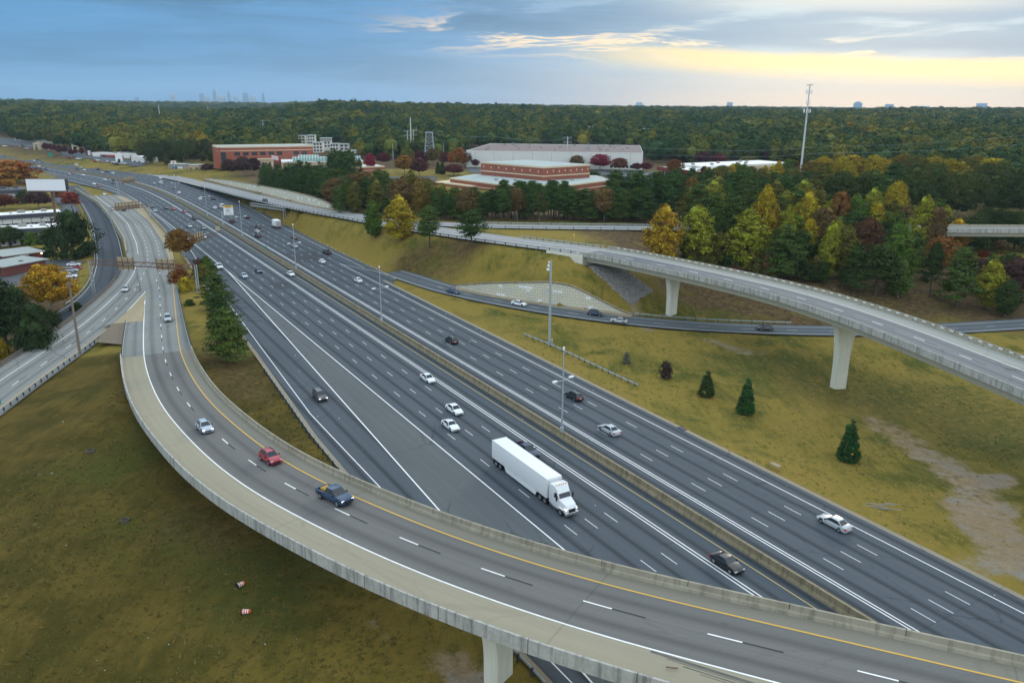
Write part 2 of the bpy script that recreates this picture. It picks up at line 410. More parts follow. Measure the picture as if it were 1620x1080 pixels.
line(W, HW, -18.0, A0, hq(152), 0.16, 0.02, 0, 5); line(W, HW, edR2, hq(140), A1, 0.16, 0.021, 0, 5)
for o, ph in ((9.55, 63.2), (12.95, 63.2), (16.4, 63.2)): dashes(W, HW, o, A0, A1, 3.05, 12.19, hq(ph), 0.13, 0.02, 1)
for o, ph in ((-7.65, 64), (-11.0, 64), (-14.28, 64)): dashes(W, HW, o, A0, A1, 3.05, 12.19, hq(ph), 0.13, 0.02, 1)
dashes(W, HW, -18.0, hq(155), A1, 3.05, 12.19, hq(64), 0.13, 0.02, 1)
dashes(W, HW, -22.6, hq(310), hq(560), 3.05, 12.19, hq(64), 0.13, 0.02, 1)
struct(W.build('freeway_white_markings', [M_WHITE, M_DULL]), 'white lane lines painted on the freeway')
Y = MB(); line(Y, HW, 1.95, A0, A1, 0.15, 0.02, 0, 5); line(Y, HW, -0.95, A0, A1, 0.15, 0.02, 0, 5)
struct(Y.build('freeway_yellow_markings', M_YEL2), 'yellow edge lines along the freeway median')
DPm = asphalt('resurfaced_asphalt', (0.052, 0.058, 0.066), patch=0.12); mb = MB(); strip(mb, HW, hq(160), hq(181), -17.6, -4.7, 0.008, 0, 3, 2); strip(mb, HW, hq(120), hq(131), 6.6, 12.8, 0.008, 0, 3, 2); strip(mb, HW, hq(236), hq(262), -14, -7.8, 0.008, 0, 3, 2)
struct(mb.build('asphalt_patch', DPm), 'darker resurfaced rectangles of asphalt on the freeway')
Gm = MB(); strip(Gm, HW, 2, hq(117), -21.5, -20.65, 0.03, 0, 4); strip(Gm, HW, hq(-150), hq(190), lambda q: uL(q) - .05, lambda q: uL(q) + 0.8, 0.03, 0, 4)
strip(Gm, HW, hq(117), hq(300), lambda q: uR(q) - 0.7, lambda q: uR(q) + .05, 0.03, 0, 4)
struct(Gm.build('freeway_gutter', M_GUT), 'tan concrete gutters beside the freeway')
mb = MB(); extrude(mb, HW, 3, SB - 6, -0.1, [(-.42, 0), (-.36, .25), (-.2, .55), (-.18, 1.3), (.18, 1.3), (.2, .55), (.36, .25), (.42, 0)], 0, 4.0)
median = tag(mb.build('median_barrier', M_MED), 'weathered tan concrete barrier down the middle of the freeway', 'barrier')
J = MB()
for q in np.arange(8, SB - 10, 9.1):
    for sd_ in (-1, 1):
        a, b_ = HW.at(q, -0.1 + sd_ * .2, .56), HW.at(q, -0.1 + sd_ * .195, 1.29); t2 = HW.tan(q) * .03
        n2 = np.array([*(-_N * 0), 0]); o2 = HW.at(q, -0.1 + sd_ * .215, .56); o3 = HW.at(q, -0.1 + sd_ * .197, 1.29)
        J.quad((o2[0] - t2[0], o2[1] - t2[1], o2[2]), (o2[0] + t2[0], o2[1] + t2[1], o2[2]), (o3[0] + t2[0], o3[1] + t2[1], o3[2]), (o3[0] - t2[0], o3[1] - t2[1], o3[2]))
jo = J.build('joint_seam', mat('joint_dark', (0.07, 0.06, 0.045)), median); jo['kind'] = 'stuff'

# ------------------------------------------------------------------ foreground ramp
_zy = [(20, 13.0), (40, 12.3), (50, 11.8), (58, 11), (65, 10.1), (74, 9.2), (85, 8.2), (99, 6.8), (115, 5.2), (140, 3.1), (165, 1.5), (190, .5), (230, 0), (900, 0)]
def zramp(y): return float(np.interp(y, [a for a, _ in _zy], [b for _, b in _zy]))
def pr(px, py, dz=0.0):
    z = 4.0
    for _ in range(40):
        q = P(px, py, z + dz); z = zramp(q[1])
    return np.array([q[0], q[1], z])
def c6(x0, y0, l, s=6.0): return [(x0 + x / s, y0 + y / s) for x, y in l]
_w = [(149.5, 308.7), (176.3, 329), (201.5, 352.8), (215.7, 384), (218.5, 402), (222, 425), (226.5, 447)] + c6(150, 390, [(480, 430), (465, 700), (460, 900)]) + c6(160, 540, [(400, 0), (405, 150), (440, 310), (510, 490), (600, 650), (720, 800), (850, 940)]) + c6(220, 660, [(650, 380), (870, 560), (1120, 730), (1350, 860)]) + c6(480, 760, [(350, 545), (750, 730), (1200, 920)]) + c6(720, 860, [(450, 570), (900, 725)]) + c6(960, 900, [(0, 645), (700, 840), (1620, 1075)])
_w = [pr(*p) for p in _w]
_e = (_w[-1] - _w[-3]); _e /= np.linalg.norm(_e[:2]); _w += [np.array([*(_w[-1] + _e * k)[:2] + np.array([0.0009, 0.0011])[:2] * k * k, 0]) for k in (12, 26, 42, 60)]
for w_ in _w: w_[2] = zramp(w_[1])
RP = Path(curve(_w, 2.0, 14))
qN = RP.near(pr(232, 462))[0]          # where the two ramp branches part
qB = RP.near(pr(226, 562))[0]          # bridge joint
qE = RP.L - 1
def bridge(name, label, path, qa, qb, near, far, line_off, dash_off, yel_off, mats, gd, gi, girder, dashph, pn, mark_dark=True, pl=1.0):
    """deck with parapets: near/far are the signed offsets of the inner parapet feet"""
    root = empty(name, path.at((qa + qb) / 2, 0, 0)); tag(root, label, 'bridge'); R0 = Matrix.Translation(-root.location)
    def part(mbx, nm, ms, sm_=False):
        o = mbx.build(nm, ms, root, sm_); o.matrix_parent_inverse = R0; return o
    lo, hi = min(near, far), max(near, far); thick = .42
    mbx = MB(); secs = []
    for q in path.sub(qa, qb, 2.5): secs.append([path.at(q, lo - thick, -.02), path.at(q, hi + thick, -.02), path.at(q, hi + thick, -.42), path.at(q, lo - thick, -.42)])
    mbx.loft(secs); part(mbx, 'deck_slab', M_STAIN)
    sh, ln_, si = mats
    mbx = MB(); l0, l1 = sorted((line_off, yel_off))
    strip(mbx, path, qa, qb, l0, l1, 0.0, 0, 2.5, 2)
    o = part(mbx, 'lane_surface', ln_)
    for a_, b_, mt in (((lo, line_off, sh), (yel_off, hi, si)) if line_off < yel_off else ((lo, yel_off, si), (line_off, hi, sh))):
        mbx = MB(); strip(mbx, path, qa, qb, a_, b_, 0.0, 0, 2.5); part(mbx, 'shoulder_surface', mt)
    for o_, mt in ((line_off, M_WHITE), (yel_off, M_YEL)):
        mbx = MB(); line(mbx, path, o_, qa, qb, 0.19, 0.015, 0, 2.5); part(mbx, 'edge_line', mt)
    mbx = MB(); dashes(mbx, path, dash_off, qa, qb, 3.05, 12.19, dashph, 0.17, 0.015, 0, 2 if mark_dark else None);
    part(mbx, 'dash_marking', [M_WHITE, M_YEL, M_BLK])['kind'] = 'stuff'
    for sd_, off in ((-1, lo), (1, hi)):
        mbx = MB(); prof = [(0, 0), (sd_ * .06, .3), (sd_ * .17, .45), (sd_ * .2, pl), (sd_ * thick, pl), (sd_ * (thick + .03), -.44), (sd_ * .2, -.44)]
        extrude(mbx, path, qa, qb, off, prof, 0, 2.5); part(mbx, 'parapet', M_STAIN if sd_ == pn else M_CONC)
        jm = MB()
        for q in np.arange(qa + 5, qb - 2, 9.6):
            t2 = path.tan(q) * .035
            for (u0, h0, u1, h1) in ((.185, .47, .213, pl - .01), (.21, pl + .004, thick, pl + .004), (thick + .035, -.4, thick + .012, pl - .01)):
                a, b_ = path.at(q, off + sd_ * (u0 - (0.012 if u0 < .2 else 0)), h0), path.at(q, off + sd_ * (u1 - (0.024 if u0 < .2 else 0)), h1)
                jm.quad((a[0] - t2[0], a[1] - t2[1], a[2]), (a[0] + t2[0], a[1] + t2[1], a[2]), (b_[0] + t2[0], b_[1] + t2[1], b_[2]), (b_[0] - t2[0], b_[1] - t2[1], b_[2]))
        j = part(jm, 'expansion_joint', MATS['joint_dark'])
        j['kind'] = 'stuff'
    g0, g1, ginset = girder
    if gd:
        mbx = MB(); secs = []
        for q in path.sub(qa + gi, qb, 2.5):
            secs.append([path.at(q, lo + ginset, -.43), path.at(q, hi - ginset, -.43), path.at(q, hi - ginset - .35, -.43 - gd), path.at(q, lo + ginset + .35, -.43 - gd)])
        mbx.loft(secs); part(mbx, 'box_girder', M_GIRD)
    return root, part
mat('joint_dark', (0.05, 0.047, 0.04))
_ph = RP.near(pr(160 + 655 / 6, 540 + 300 / 6))[0]
ramp, ramp_part = bridge('ramp_bridge', 'long curved concrete ramp bridge sweeping over the freeway in front', RP, qB, qE, -4.3, 9.6, 0.0, 4.05, 7.6, (M_SHOULD, M_RAMPTOP, M_SHOULD2), 1.35, 26, (0, 0, 1.1), _ph, -1)

def pier(part, path, q, zb, centre, wt, wb, thick, ztop):
    """flared column: wide at the girder, narrow at the ground"""
    c, t2 = path.at(q, centre), path.tan(q); n2 = np.array([-t2[1], t2[0]]); secs = []
    for k in range(13):
        f = k / 12; z = zb - .6 + (ztop - zb + .6) * f; w = wb + (wt - wb) * max(0, (f - .35) / .65) ** 2.2; th = thick * (1 + .12 * max(0, (f - .5)) ** 2)
        ch = .16; ring = [(-w / 2 + ch, -th / 2), (w / 2 - ch, -th / 2), (w / 2, -th / 2 + ch), (w / 2, th / 2 - ch), (w / 2 - ch, th / 2), (-w / 2 + ch, th / 2), (-w / 2, th / 2 - ch), (-w / 2, -th / 2 + ch)]
        secs.append([(c[0] + n2[0] * a + t2[0] * b_, c[1] + n2[1] * a + t2[1] * b_, z) for a, b_ in ring])
    m_ = MB(); m_.loft(secs); return part(m_, 'pier', M_PIER)
qp = RP.near(pr(765, 930))[0]
qp = RP.near(P(800, 1068, 0))[0]
pier(ramp_part, RP, 506.6, -0.3, 1.6, 5.6, 3.0, 1.7, RP.at(506.6)[2] - 1.75)

# at-grade ramp upstream of the bridge, and the left branch
_be = [(0, 601.7 + 62), (0, 601.7), (66.7, 558), (120, 521.7), (150, 498), (175, 475), (199, 451.7), (211.7, 433), (216.7, 415), (217.5, 390)]
BR = Path(curve([P(-150, 705, -1.5)] + [P(*p, -1.0 if p[0] < 30 else -.4) for p in _be[1:8]] + [P(*p, 0) for p in _be[8:]][:1], 2.5, 8))
Rl = [pr(*p) for p in [(119.6, 299.3), (157.4, 322.9), (177.9, 348), (196.8, 379.6), (200, 400), (198, 416), (186.7, 435), (168, 453), (151.7, 468)]]
Rr = [pr(*p) for p in [(155, 297), (200, 313), (224, 324.5), (244.5, 349.6), (263.3, 370), (273.3, 398), (280, 435), (283.3, 465), (291.7, 503), (303, 546)]]
# pavement of the upstream ramp: from its outer edge to the guard rail
mb = MB()
q0 = 4
def rr_off(q):
    pts = [RP.near(p)[:2] for p in Rr]; return float(np.interp(q, [a for a, _ in pts], [b_ for _, b_ in pts]))
def rl_off(q):
    pts = [RP.near(p)[:2] for p in Rl[:5]]; return float(np.interp(q, [a for a, _ in pts], [b_ for _, b_ in pts]))
qG = RP.near(pr(219, 402))[0]
nose_l = lambda q: float(np.interp(q, [qN - 1, qN + 14, qN + 24, qB], [0, -1.6, -3.6, -4.2]))
strip(mb, RP, q0, qG, rl_off, rr_off, 0.004, 0, 3, 4)
strip(mb, RP, qG, qN, lambda q: rl_off(qG) + (-1 - rl_off(qG)) * sm(q, qG + 6, qG + 26), rr_off, 0.004, 0, 3, 4)
strip(mb, RP, qN, qB, lambda q: -4.3 * sm(q, qN, qN + 24), lambda q: max(rr_off(q), 9.0), 0.004, 0, 3, 4)
struct(mb.build('ramp_road', M_OLD), 'worn grey ramp road between the freeway and the frontage road')
mb = MB(); strip(mb, BR, 1, BR.L - 1, -9.6, 4.4, 0.0, 0, 3, 4)
struct(mb.build('branch_road', M_OLD), 'grey two lane branch road leaving the ramp at the gore')
mb = MB(); Gl = [pr(230, 461.7), pr(215, 478), pr(197, 497), pr(178, 512.5)]; Gr = [pr(230.4, 461.7), pr(229.5, 478), pr(228.3, 495), pr(226.8, 508)]
between(mb, Gl, Gr, 0.07, 0, 12, 3); struct(mb.build('gore_paint', M_TAN), 'tan painted triangle where the ramp divides')
RM = MB()
line(RM, RP, 0.0, q0, RP.near(pr(219, 402))[0], 0.17, 0.025); line(RM, RP, 0.0, qN - 1, qB, 0.22, 0.025)
dashes(RM, RP, 4.05, RP.near(pr(253, 437))[0], qB, 3.05, 12.19, _ph, 0.16, 0.025, 0, 2)
Lm = [pr(*p) for p in [(185, 331), (198, 340.8), (211, 349.8), (221, 363.4), (228, 379), (233, 396), (234, 411), (231, 425), (224, 440), (217, 453)]]
LP = Path(curve(Lm, 2, 3)); dashes(RM, LP, 0, 0, LP.L, 2.4, 9.0, 0, 0.17, 0.025, 0)
CB = Path(curve([pr(*p) for p in [(197, 331), (210, 341), (223, 351), (238, 364), (245.6, 379), (250.8, 395), (252, 406), (253, 434)]], 2, 3)); dashes(RM, CB, 0, 0, CB.L, 2.4, 9.0, 0, 0.17, 0.025, 0)
yo = [(q, 7.6) for q in (qB, qB - 10)]
ye = [RP.near(pr(*p))[:2] for p in [(217.7, 334), (244.5, 361), (262, 388), (268, 407), (271.7, 431.7), (274, 460), (278, 498), (281.7, 531.7)]]
line(RM, RP, lambda q: float(np.interp(q, [a for a, _ in ye] + [qB], [b_ for _, b_ in ye] + [7.6])), ye[0][0], qB, 0.18, 0.025, 1)
line(RM, BR, 0.0, 2, BR.L - 1, 0.17, 0.02, 0)
bd = BR.near(P(66.7, 576, -.3)); dashes(RM, BR, -4.0, 2, BR.L - 3, 3.05, 12.19, BR.near(P(400 / 6, 460 + 700 / 6, -.4))[0], 0.15, 0.02, 0, 2)
bo = [BR.near(P(*p, -.4))[1] for p in [(66.7, 593), (130, 548)]]; BY = float(np.mean(bo))
line(RM, BR, BY, 2, BR.near(P(178, 513, -.4))[0], 0.15, 0.02, 1)
gn = pr(230, 461.7)
GP = Path(curve([gn, pr(205, 489), P(178, 513, -.1)], 2, 1)); line(RM, GP, 0, 0, GP.L, 0.2, 0.09, 0)
struct(RM.build('ramp_markings', [M_WHITE, M_YEL, M_BLK]), 'white and yellow lines painted on the ramp roads')
TS = MB(); tan_o = lambda q: float(np.interp(q, [a for a, _ in ye], [b_ for _, b_ in ye]))
strip(TS, RP, RP.near(pr(190, 310))[0], RP.near(pr(276, 430))[0], lambda q: tan_o(q) + .15, lambda q: max(rr_off(q), tan_o(q) + .4), 0.03, 0, 3)
struct(TS.build('ramp_tan_shoulder', M_TAN), 'tan shoulder strip along the right side of the ramp')
PV = MB(); between(PV, [p + np.array([-1.5, -1.5, 0]) for p in Gl], Gr, 0.03, 0, 12, 2); struct(PV.build('gore_slab', M_OLD), 'pavement under the painted gore')
GW = MB(); between(GW, [pr(178.5, 511), pr(166, 524), pr(150, 541)], [pr(201, 507), pr(197, 524), pr(193, 545)], 0.035, 0, 10, 2); struct(GW.build('gravel_wedge', mat('dirty_gravel', (.17, .135, .095), .95, .4, 1.2, fine=.3)), 'dirty gravel wedge between the two guard rails below the gore')

# ------------------------------------------------------------------ flyover and the roads behind
ZF = 11.7
_fl = [((250, 274.5), 0), ((306, 286), .9), ((355, 297.5), 2.6), ((400, 308.7), 4.4), ((467, 323.7), 6.9), ((533, 336), 8.8), ((578, 343), 9.8), ((640, 354.5), 10.6), ((698, 363.5), 11.1), ((765, 373), 11.5), ((823, 380.5), ZF), ((880, 387.5), ZF)]
_fl = [P(*p, z) for p, z in _fl] + [P(x, y, ZF) for x, y in c6(880, 370, [(500, 165), (900, 245), (1400, 345)]) + c6(1130, 400, [(400, 275), (800, 370), (1200, 485), (1620, 625)]) + c6(1350, 480, [(500, 210), (1000, 400), (1620, 640)])]
_e = _fl[-1] - _fl[-2]; _e /= np.linalg.norm(_e); _fl += [_fl[-1] + _e * k + np.array([0.0009, -0.0002, 0]) * 0 * k for k in (15, 35, 60)]
FP = Path(curve(_fl, 3.0, 16))
qA = FP.near(P(940, 398, ZF))[0]; qFE = FP.L - 1
_fph = FP.near(P(880 + 650 / 6, 370 + 232 / 6, ZF))[0]
fly, fly_part = bridge('flyover_bridge', 'pale concrete flyover bridge on two flared piers above the grass slope', FP, qA, qFE, -9.9, 4.4, 0.0, -4.1, -8.2, (M_FLYS, M_FLYL, M_FLYL), 1.75, 1.0, (0, 0, 1.0), _fph, -1, pl=0.95)
pier(fly_part, FP, 551.0, -2.6, -2.75, 5.8, 3.3, 1.6, ZF - 2.2)
pier(fly_part, FP, 609.5, -6.8, -2.75, 6.6, 3.4, 1.7, ZF - 2.2)
# white blocks painting the lit ledge seen through the far parapet's slots
bq = np.arange(qA + 4, qFE - 2, 2.45)
proto = MB(); proto.box(-.48, .48, -.02, .02, -.11, .11); pm = proto.mesh('lit_slot_block', [mat('lit_slot_white', (.85, .85, .83), .6, .05)])
for q in bq[:98]:
    o = link('lit_slot_block', pm, fly); p = FP.at(q, 4.4 + .155, .68); t2 = FP.tan(q)
    o.matrix_parent_inverse = Matrix.Translation(-fly.location); o.location = p; o.rotation_euler = (0, 0, math.atan2(t2[1], t2[0]))
# approach road on the embankment
mb = MB(); strip(mb, FP, 2, qA, -9.9, 4.6, 0.0, 0, 4, 3); struct(mb.build('approach_road', M_LIGHTROAD), 'pale approach road climbing the embankment to the flyover')
mb = MB(); line(mb, FP, 0, 30, qA, .17, .02); dashes(mb, FP, -4.1, 30, qA, 3.05, 12.19, _fph, .14, .02); line(mb, FP, -8.2, 30, qA, .15, .02, 1)
struct(mb.build('approach_road_markings', [M_WHITE, M_YEL2]), 'lines on the pale approach road')
# second upper road, going on behind the trees to a far bridge
Z2 = 11.4
R2 = Path(curve([P(640, 350.5, 10.2), P(700, 354.5, Z2), P(760, 357.3, Z2), P(910, 359.5, Z2), P(1040, 361, Z2), P(1300, 362, Z2), P(1480, 362.3, Z2), P(1620, 363.2, Z2), P(1800, 364.5, Z2)], 4, 8))
q2 = R2.near(P(1380, 362, Z2))[0]
mb = MB(); strip(mb, R2, 2, q2, -5.2, 5.2, 0.0, 0, 4, 2); struct(mb.build('upper_road', M_LIGHTROAD), 'pale upper road curving off behind the trees')
up, up_part = bridge('far_overpass', 'far concrete overpass half hidden by trees at the right edge', R2, q2, R2.L - 1, -5.6, 5.6, 4.0, 0.2, -4.0, (M_FLYS, M_FLYL, M_FLYL), 1.6, 1, (0, 0, .8), q2, -1, False)
pier(up_part, R2, R2.near(P(1700, 364, Z2))[0], -3, 0, 6, 4, 1.8, Z2 - 2)
pier(up_part, R2, R2.near(P(1475, 364, Z2))[0], -3, 0, 6, 4, 1.8, Z2 - 2)
# exit road under the flyover
_lx = [((549, 408.5), 0), ((600, 424), 0), ((650, 440), 0), ((700, 456.5), -.2), ((760, 470), -.4), ((820, 482), -.7), ((880, 492), -1.0), ((940, 500.5), -1.5), ((1000, 508), -2.1), ((1100, 516.5), -2.8), ((1210, 521.5), -3.5), ((1320, 524), -4.1), ((1420, 523.5), -4.5), ((1520, 519), -4.7), ((1620, 513), -4.8), ((1760, 503), -4.8)]
LX = Path(curve([P(*p, z) for p, z in _lx], 3, 10))
q5 = LX.near(P(600, 424, 0))[0]
mb = MB(); strip(mb, LX, q5, LX.L - 1, lambda q: -4.6 if q > q5 + 20 else -4.6 * sm(q, q5 - 20, q5 + 20), 5.6, 0.012, 0, 4, 3)
struct(mb.build('exit_road', M_LOW), 'exit road passing under the flyover')
mb = MB(); line(mb, LX, 3.6, q5 - 10, LX.L - 2, .16, .032); line(mb, LX, -3.5, q5 + 14, LX.L - 2, .16, .032); dashes(mb, LX, 0.0, q5 + 30, LX.L - 4, 3.05, 12.19, q5, .14, .032)
_g0 = HW.at(hq(150), -18.0); mg = Path(curve([_g0, LX.at(q5 + 6, -3.6), LX.at(q5 + 26, -3.5)], 3, 2)); line(mb, mg, 0, 0, mg.L, .2, .034)
struct(mb.build('exit_road_markings', M_DULL), 'white lines on the exit road')
# frontage road on the left
_fr = [((112, 294), -.4), ((140, 318), -.9), ((157, 345), -1.4), ((168, 380), -2), ((173, 415), -2.8), ((166, 448), -3.6), ((146, 473), -4.3), ((100, 503), -4.8), ((40, 545), -5.2)]
FR = Path(curve([P(*p, z) for p, z in _fr], 3, 10))
mb = MB(); strip(mb, FR, 1, FR.L - 1, -4.6, 5.4, 0.0, 0, 3, 2); struct(mb.build('frontage_road', M_NEW), 'dark freshly paved frontage road curving beside the ramp')
mb = MB(); line(mb, FR, 4.8, 2, FR.L - 2, .15, .02); line(mb, FR, -4.0, 2, FR.L - 2, .15, .02); struct(mb.build('frontage_markings', M_DULL), 'edge lines on the frontage road')
# ------------------------------------------------------------------ terrain
rng = np.random.default_rng(7)
def vnoise(x, y, seed=0):
    """smooth value noise, a few octaves"""
    x = np.asarray(x, float); y = np.asarray(y, float); out = np.zeros_like(x); amp = 1.0
    for o in range(4):
        xi, yi = np.floor(x), np.floor(y); fx, fy = x - xi, y - yi; fx = fx * fx * (3 - 2 * fx); fy = fy * fy * (3 - 2 * fy)
        def h(a, b): v = np.sin(a * 127.1 + b * 311.7 + seed * 17.3 + o * 7.7) * 43758.5453; return v - np.floor(v)
        out += amp * ((h(xi, yi) * (1 - fx) + h(xi + 1, yi) * fx) * (1 - fy) + (h(xi, yi + 1) * (1 - fx) + h(xi + 1, yi + 1) * fx) * fy - .5)
        amp *= .5; x, y = x * 2.03, y * 2.03
    return out
def far_z(x, y):
    """rolling wooded country beyond the valley"""
    x = np.asarray(x, float); y = np.asarray(y, float); r = np.hypot(x, y); a = np.arctan2(x, y)
    st_ = np.interp(a, [-.62, -.44, -.30], [1180, 1080, 640]); s = np.clip((r - st_) / 1150, 0, 1); s = s * s * (3 - 2 * s)
    top = np.interp(a, [-.75, -.53, -.45, -.36, -.28, -.22, -.10, .02, .2, .56, .8], [30, 37, 28, 18, 19, 33, 27, 21, 22, 17, 16])
    z = 5.5 + s * (top - 5.5) + vnoise(x / 420., y / 420., 3) * 13 * np.clip((r - 700) / 900, 0.0, 1) + vnoise(x / 1300., y / 700., 12) * 22 * np.clip((r - 1100) / 1200, 0.0, 1)
    return z
CP = []          # control points of the ground
def cp(px, py, z): CP.append(P(px, py, z))
def cw(x, y, z): CP.append(np.array([x, y, z]))
for q in np.arange(2, HW.L - 2, 14.0):
    s = q - S0; CP.append(HW.at(q, uL(q) + 1.5, -.2)); CP.append(HW.at(q, 8, -.4))
    CP.append(HW.at(q, uR(q) - 1.2, -.2)); CP.append(HW.at(q, -8, -.4))
for p in ((50, 720, -.6), (140, 715, 0), (100, 830, -.3), (250, 800, 0), (300, 930, -.2), (420, 960, -.3), (600, 1000, -.2), (730, 1060, -.3), (50, 1000, -.6), (30, 1080, -.8), (60, 645, -.8), (150, 640, 0), (185, 600, .6), (150, 570, -.2), (190, 545, .6), (205, 520, .2)): cp(*p)
cw(-30, 30, -1); cw(-90, 30, -1); cw(-160, 60, -2); cw(60, 15, -1); cw(150, 30, -3); cw(240, 80, -6); cw(-260, 30, -4)
for q in np.arange(qB + 6, qE - 30, 12): CP.append(RP.at(q, -6, -RP.at(q)[2] * .0 - RP.at(q)[2] + .1 if q > qB + 30 else -.9))
for q in np.arange(4, qB, 9): CP.append(RP.at(q, max(rr_off(q), 9) + .6, -.25)); CP.append(RP.at(q, 3, -.4))
for q in np.arange(qN + 26, qB, 8): CP.append(RP.at(q, -5.2, -.3))
for q in np.arange(2, BR.L, 9): CP.append(BR.at(q, -10.4, -.3)); CP.append(BR.at(q, -3, -.4)); CP.append(BR.at(q, 4.9, -.35)); CP.append(BR.at(q, 6.2, -3.0))
for q in np.arange(2, FR.L, 8): CP.append(FR.at(q, -5.4, -.2)); CP.append(FR.at(q, 0, -.3)); CP.append(FR.at(q, 5.9, -.2))
# right side: embankment of the flyover, lower road, grass
for q in np.arange(60, qA - 2, 9):
    CP.append(FP.at(q, -11.2, -.35)); CP.append(FP.at(q, 0, -.35)); CP.append(FP.at(q, 5.4, -.3))
CP.append(FP.at(qA - 1, -11.5, -.5)); CP.append(FP.at(qA + 4, -10, -3.2)); CP.append(FP.at(qA + 4, 5, -3.2)); CP.append(FP.at(qA + 4, -2, -3.2))
for off, z in ((-11, -.6), (-3, -.4), (5, .3)): CP.append(np.array([*FP.at(qA + 24, off)[:2], z]))
for q in np.arange(q5 + 26, LX.L, 10):
    CP.append(LX.at(q, -5.6, -.25)); CP.append(LX.at(q, 0, -.35)); CP.append(LX.at(q, 6.6, -.25))
for p in ((720, 480, -.5), (760, 500, -.6), (860, 540, -.9), (900, 570, -1.2), (1000, 560, -2.2), (960, 620, -.9), (1056, 503, -2.5), (1010, 613, -1.5), (1120, 610, -2.8), (1120, 560, -3.3), (1180, 655, -3.2), (1240, 600, -4.8), (1314, 614, -6.7), (1341, 730, -4.0), (1400, 640, -7.0), (1500, 700, -7.0), (1500, 780, -4.6), (1600, 800, -5.0), (1600, 690, -7.4), (1560, 870, -1.0), (1620, 900, -1.0), (1250, 740, -1.3), (1400, 830, -1.0), (1440, 580, -6.6), (1620, 600, -6.8), (1700, 700, -5), (1750, 560, -4.6),
          (1250, 485, -1.4), (1250, 455, 1.0), (1330, 470, -1.0), (1400, 440, 1.6), (1450, 490, -3.8), (1540, 485, -4.4), (1150, 455, .6), (1090, 470, -1.5), (1140, 420, 4), (1200, 400, 5.0), (1060, 415, 4.5), (1030, 400, 8), (980, 385, 10), (1100, 378, 10), (1240, 380, 8), (1330, 400, 4), (1450, 420, 0), (1550, 440, -2), (1550, 405, -1.5), (1620, 470, -3), (1700, 470, -3), (1620, 400, -1.5), (1550, 350, 2), (1620, 340, 3), (1400, 345, 6), (1750, 380, 0)): cp(*p)
for q in np.arange(10, q2 - 60, 16): CP.append(R2.at(q, 6.0, -.3)); CP.append(R2.at(q, -6.0, -.3)); CP.append(R2.at(q, 18, -2.0))
# retaining walls: base in front, ground held up behind
WALL_LOW = [(722, 456.5, 451, -.3), (732, 459, 450.5, -.3), (773, 467.5, 448, -.45), (823, 476, 447, -.7), (870, 482.5, 446.5, -.95), (903, 487, 452, -1.2), (930, 490.5, 465, -1.4), (963, 494.5, 482, -1.6), (985, 497.5, 493, -1.7), (1000, 499.5, 497.8, -1.8)]
WALL_UP = [(325, 284, 282, 1.5), (345, 289, 283.5, 2.2), (366, 294.5, 286, 3.0), (410, 304.5, 293.4, 4.6), (457, 317, 302, 6.2), (497, 326.5, 312, 7.6), (520, 330.5, 321, 8.3), (538, 333.8, 331.5, 8.9)]
def wall_pts(W_):
    r = []
    for px, yb, yt, zb in W_:
        b_ = P(px, yb, zb); r.append((b_, max(zat(b_, yt), zb + .3)))
    return r
WL, WU = wall_pts(WALL_LOW), wall_pts(WALL_UP)
def wall_cps(wp, back=3.2):
    for i, (b_, zt) in enumerate(wp):
        a = wp[max(i - 1, 0)][0]; c = wp[min(i + 1, len(wp) - 1)][0]; t2 = (c - a)[:2]; t2 /= np.linalg.norm(t2); n2 = np.array([-t2[1], t2[0]])
        CP.append(np.array([*(b_[:2] - n2 * .2), b_[2] - .15])); CP.append(np.array([*(b_[:2] + n2 * .7), b_[2] - .1])); CP.append(np.array([*(b_[:2] + n2 * back), zt - .5]))
wall_cps(WL); wall_cps(WU)
for px, yb, yt, zb in WALL_UP[1:-1]:
    b_ = P(px, yb, zb); zt = zat(b_, yt); CP.append(b_ + np.array([14, 26, 0]) * 1.0 + np.array([0, 0, zt - zb + .5]))
# built-up shelf behind
for p in ((300, 268, 1), (340, 270, 3), (420, 280, 6), (500, 290, 8), (600, 315, 9.5), (620, 300, 9), (700, 335, 10), (850, 340, 9.5), (1000, 345, 9), (700, 290, 8), (850, 290, 8), (1000, 290, 8), (560, 262, 8), (450, 262, 7), (700, 262, 8), (900, 262, 8), (1100, 280, 8), (1100, 320, 8), (1250, 330, 7), (1250, 280, 8), (1400, 300, 6), (1560, 300, 5), (230, 262, 1), (150, 256, .5), (60, 245, .5), (1700, 310, 5)): cp(*p)
# left side
for p in ((95, 470, -4.4), (60, 440, -4.2), (15, 470, -4.6), (15, 420, -4), (110, 420, -4), (140, 420, -3.6), (100, 395, -3.8), (10, 395, -4), (60, 360, -3.6), (100, 345, -3), (0, 345, -3.6), (110, 310, -1.6), (60, 310, -2.6), (0, 300, -2.6), (40, 283, -1.5), (-40, 300, -3), (-60, 400, -5), (-80, 520, -6), (-60, 600, -6), (-200, 700, -6), (-150, 450, -6)): cp(*p)
for x in np.linspace(-1300, 1300, 14):
    for y in (900, 1100, 1400): cw(x, y, float(far_z(x, y)))
for y in (100, 300, 500, 700):
    for sx in (-1, 1):
        if not (sx < 0 and y > 450): cw(sx * (480 + .4 * y), y, -3 if y < 400 else 4); cw(sx * 1300, y, 0)
for x in (-1300, -500, 0, 500, 1300): cw(x, -60, -4)
CP = [p for p in CP if p[1] > -80 and abs(p[0]) < 1500 and p[1] < 1500]
seen = {}; 
for p in CP: seen.setdefault((round(p[0] / 1.2), round(p[1] / 1.2)), p)
CP = list(seen.values())
vv, _e2, ff, *_rest = delaunay_2d_cdt([Vector((p[0], p[1])) for p in CP], [], [], 0, 1e-4)
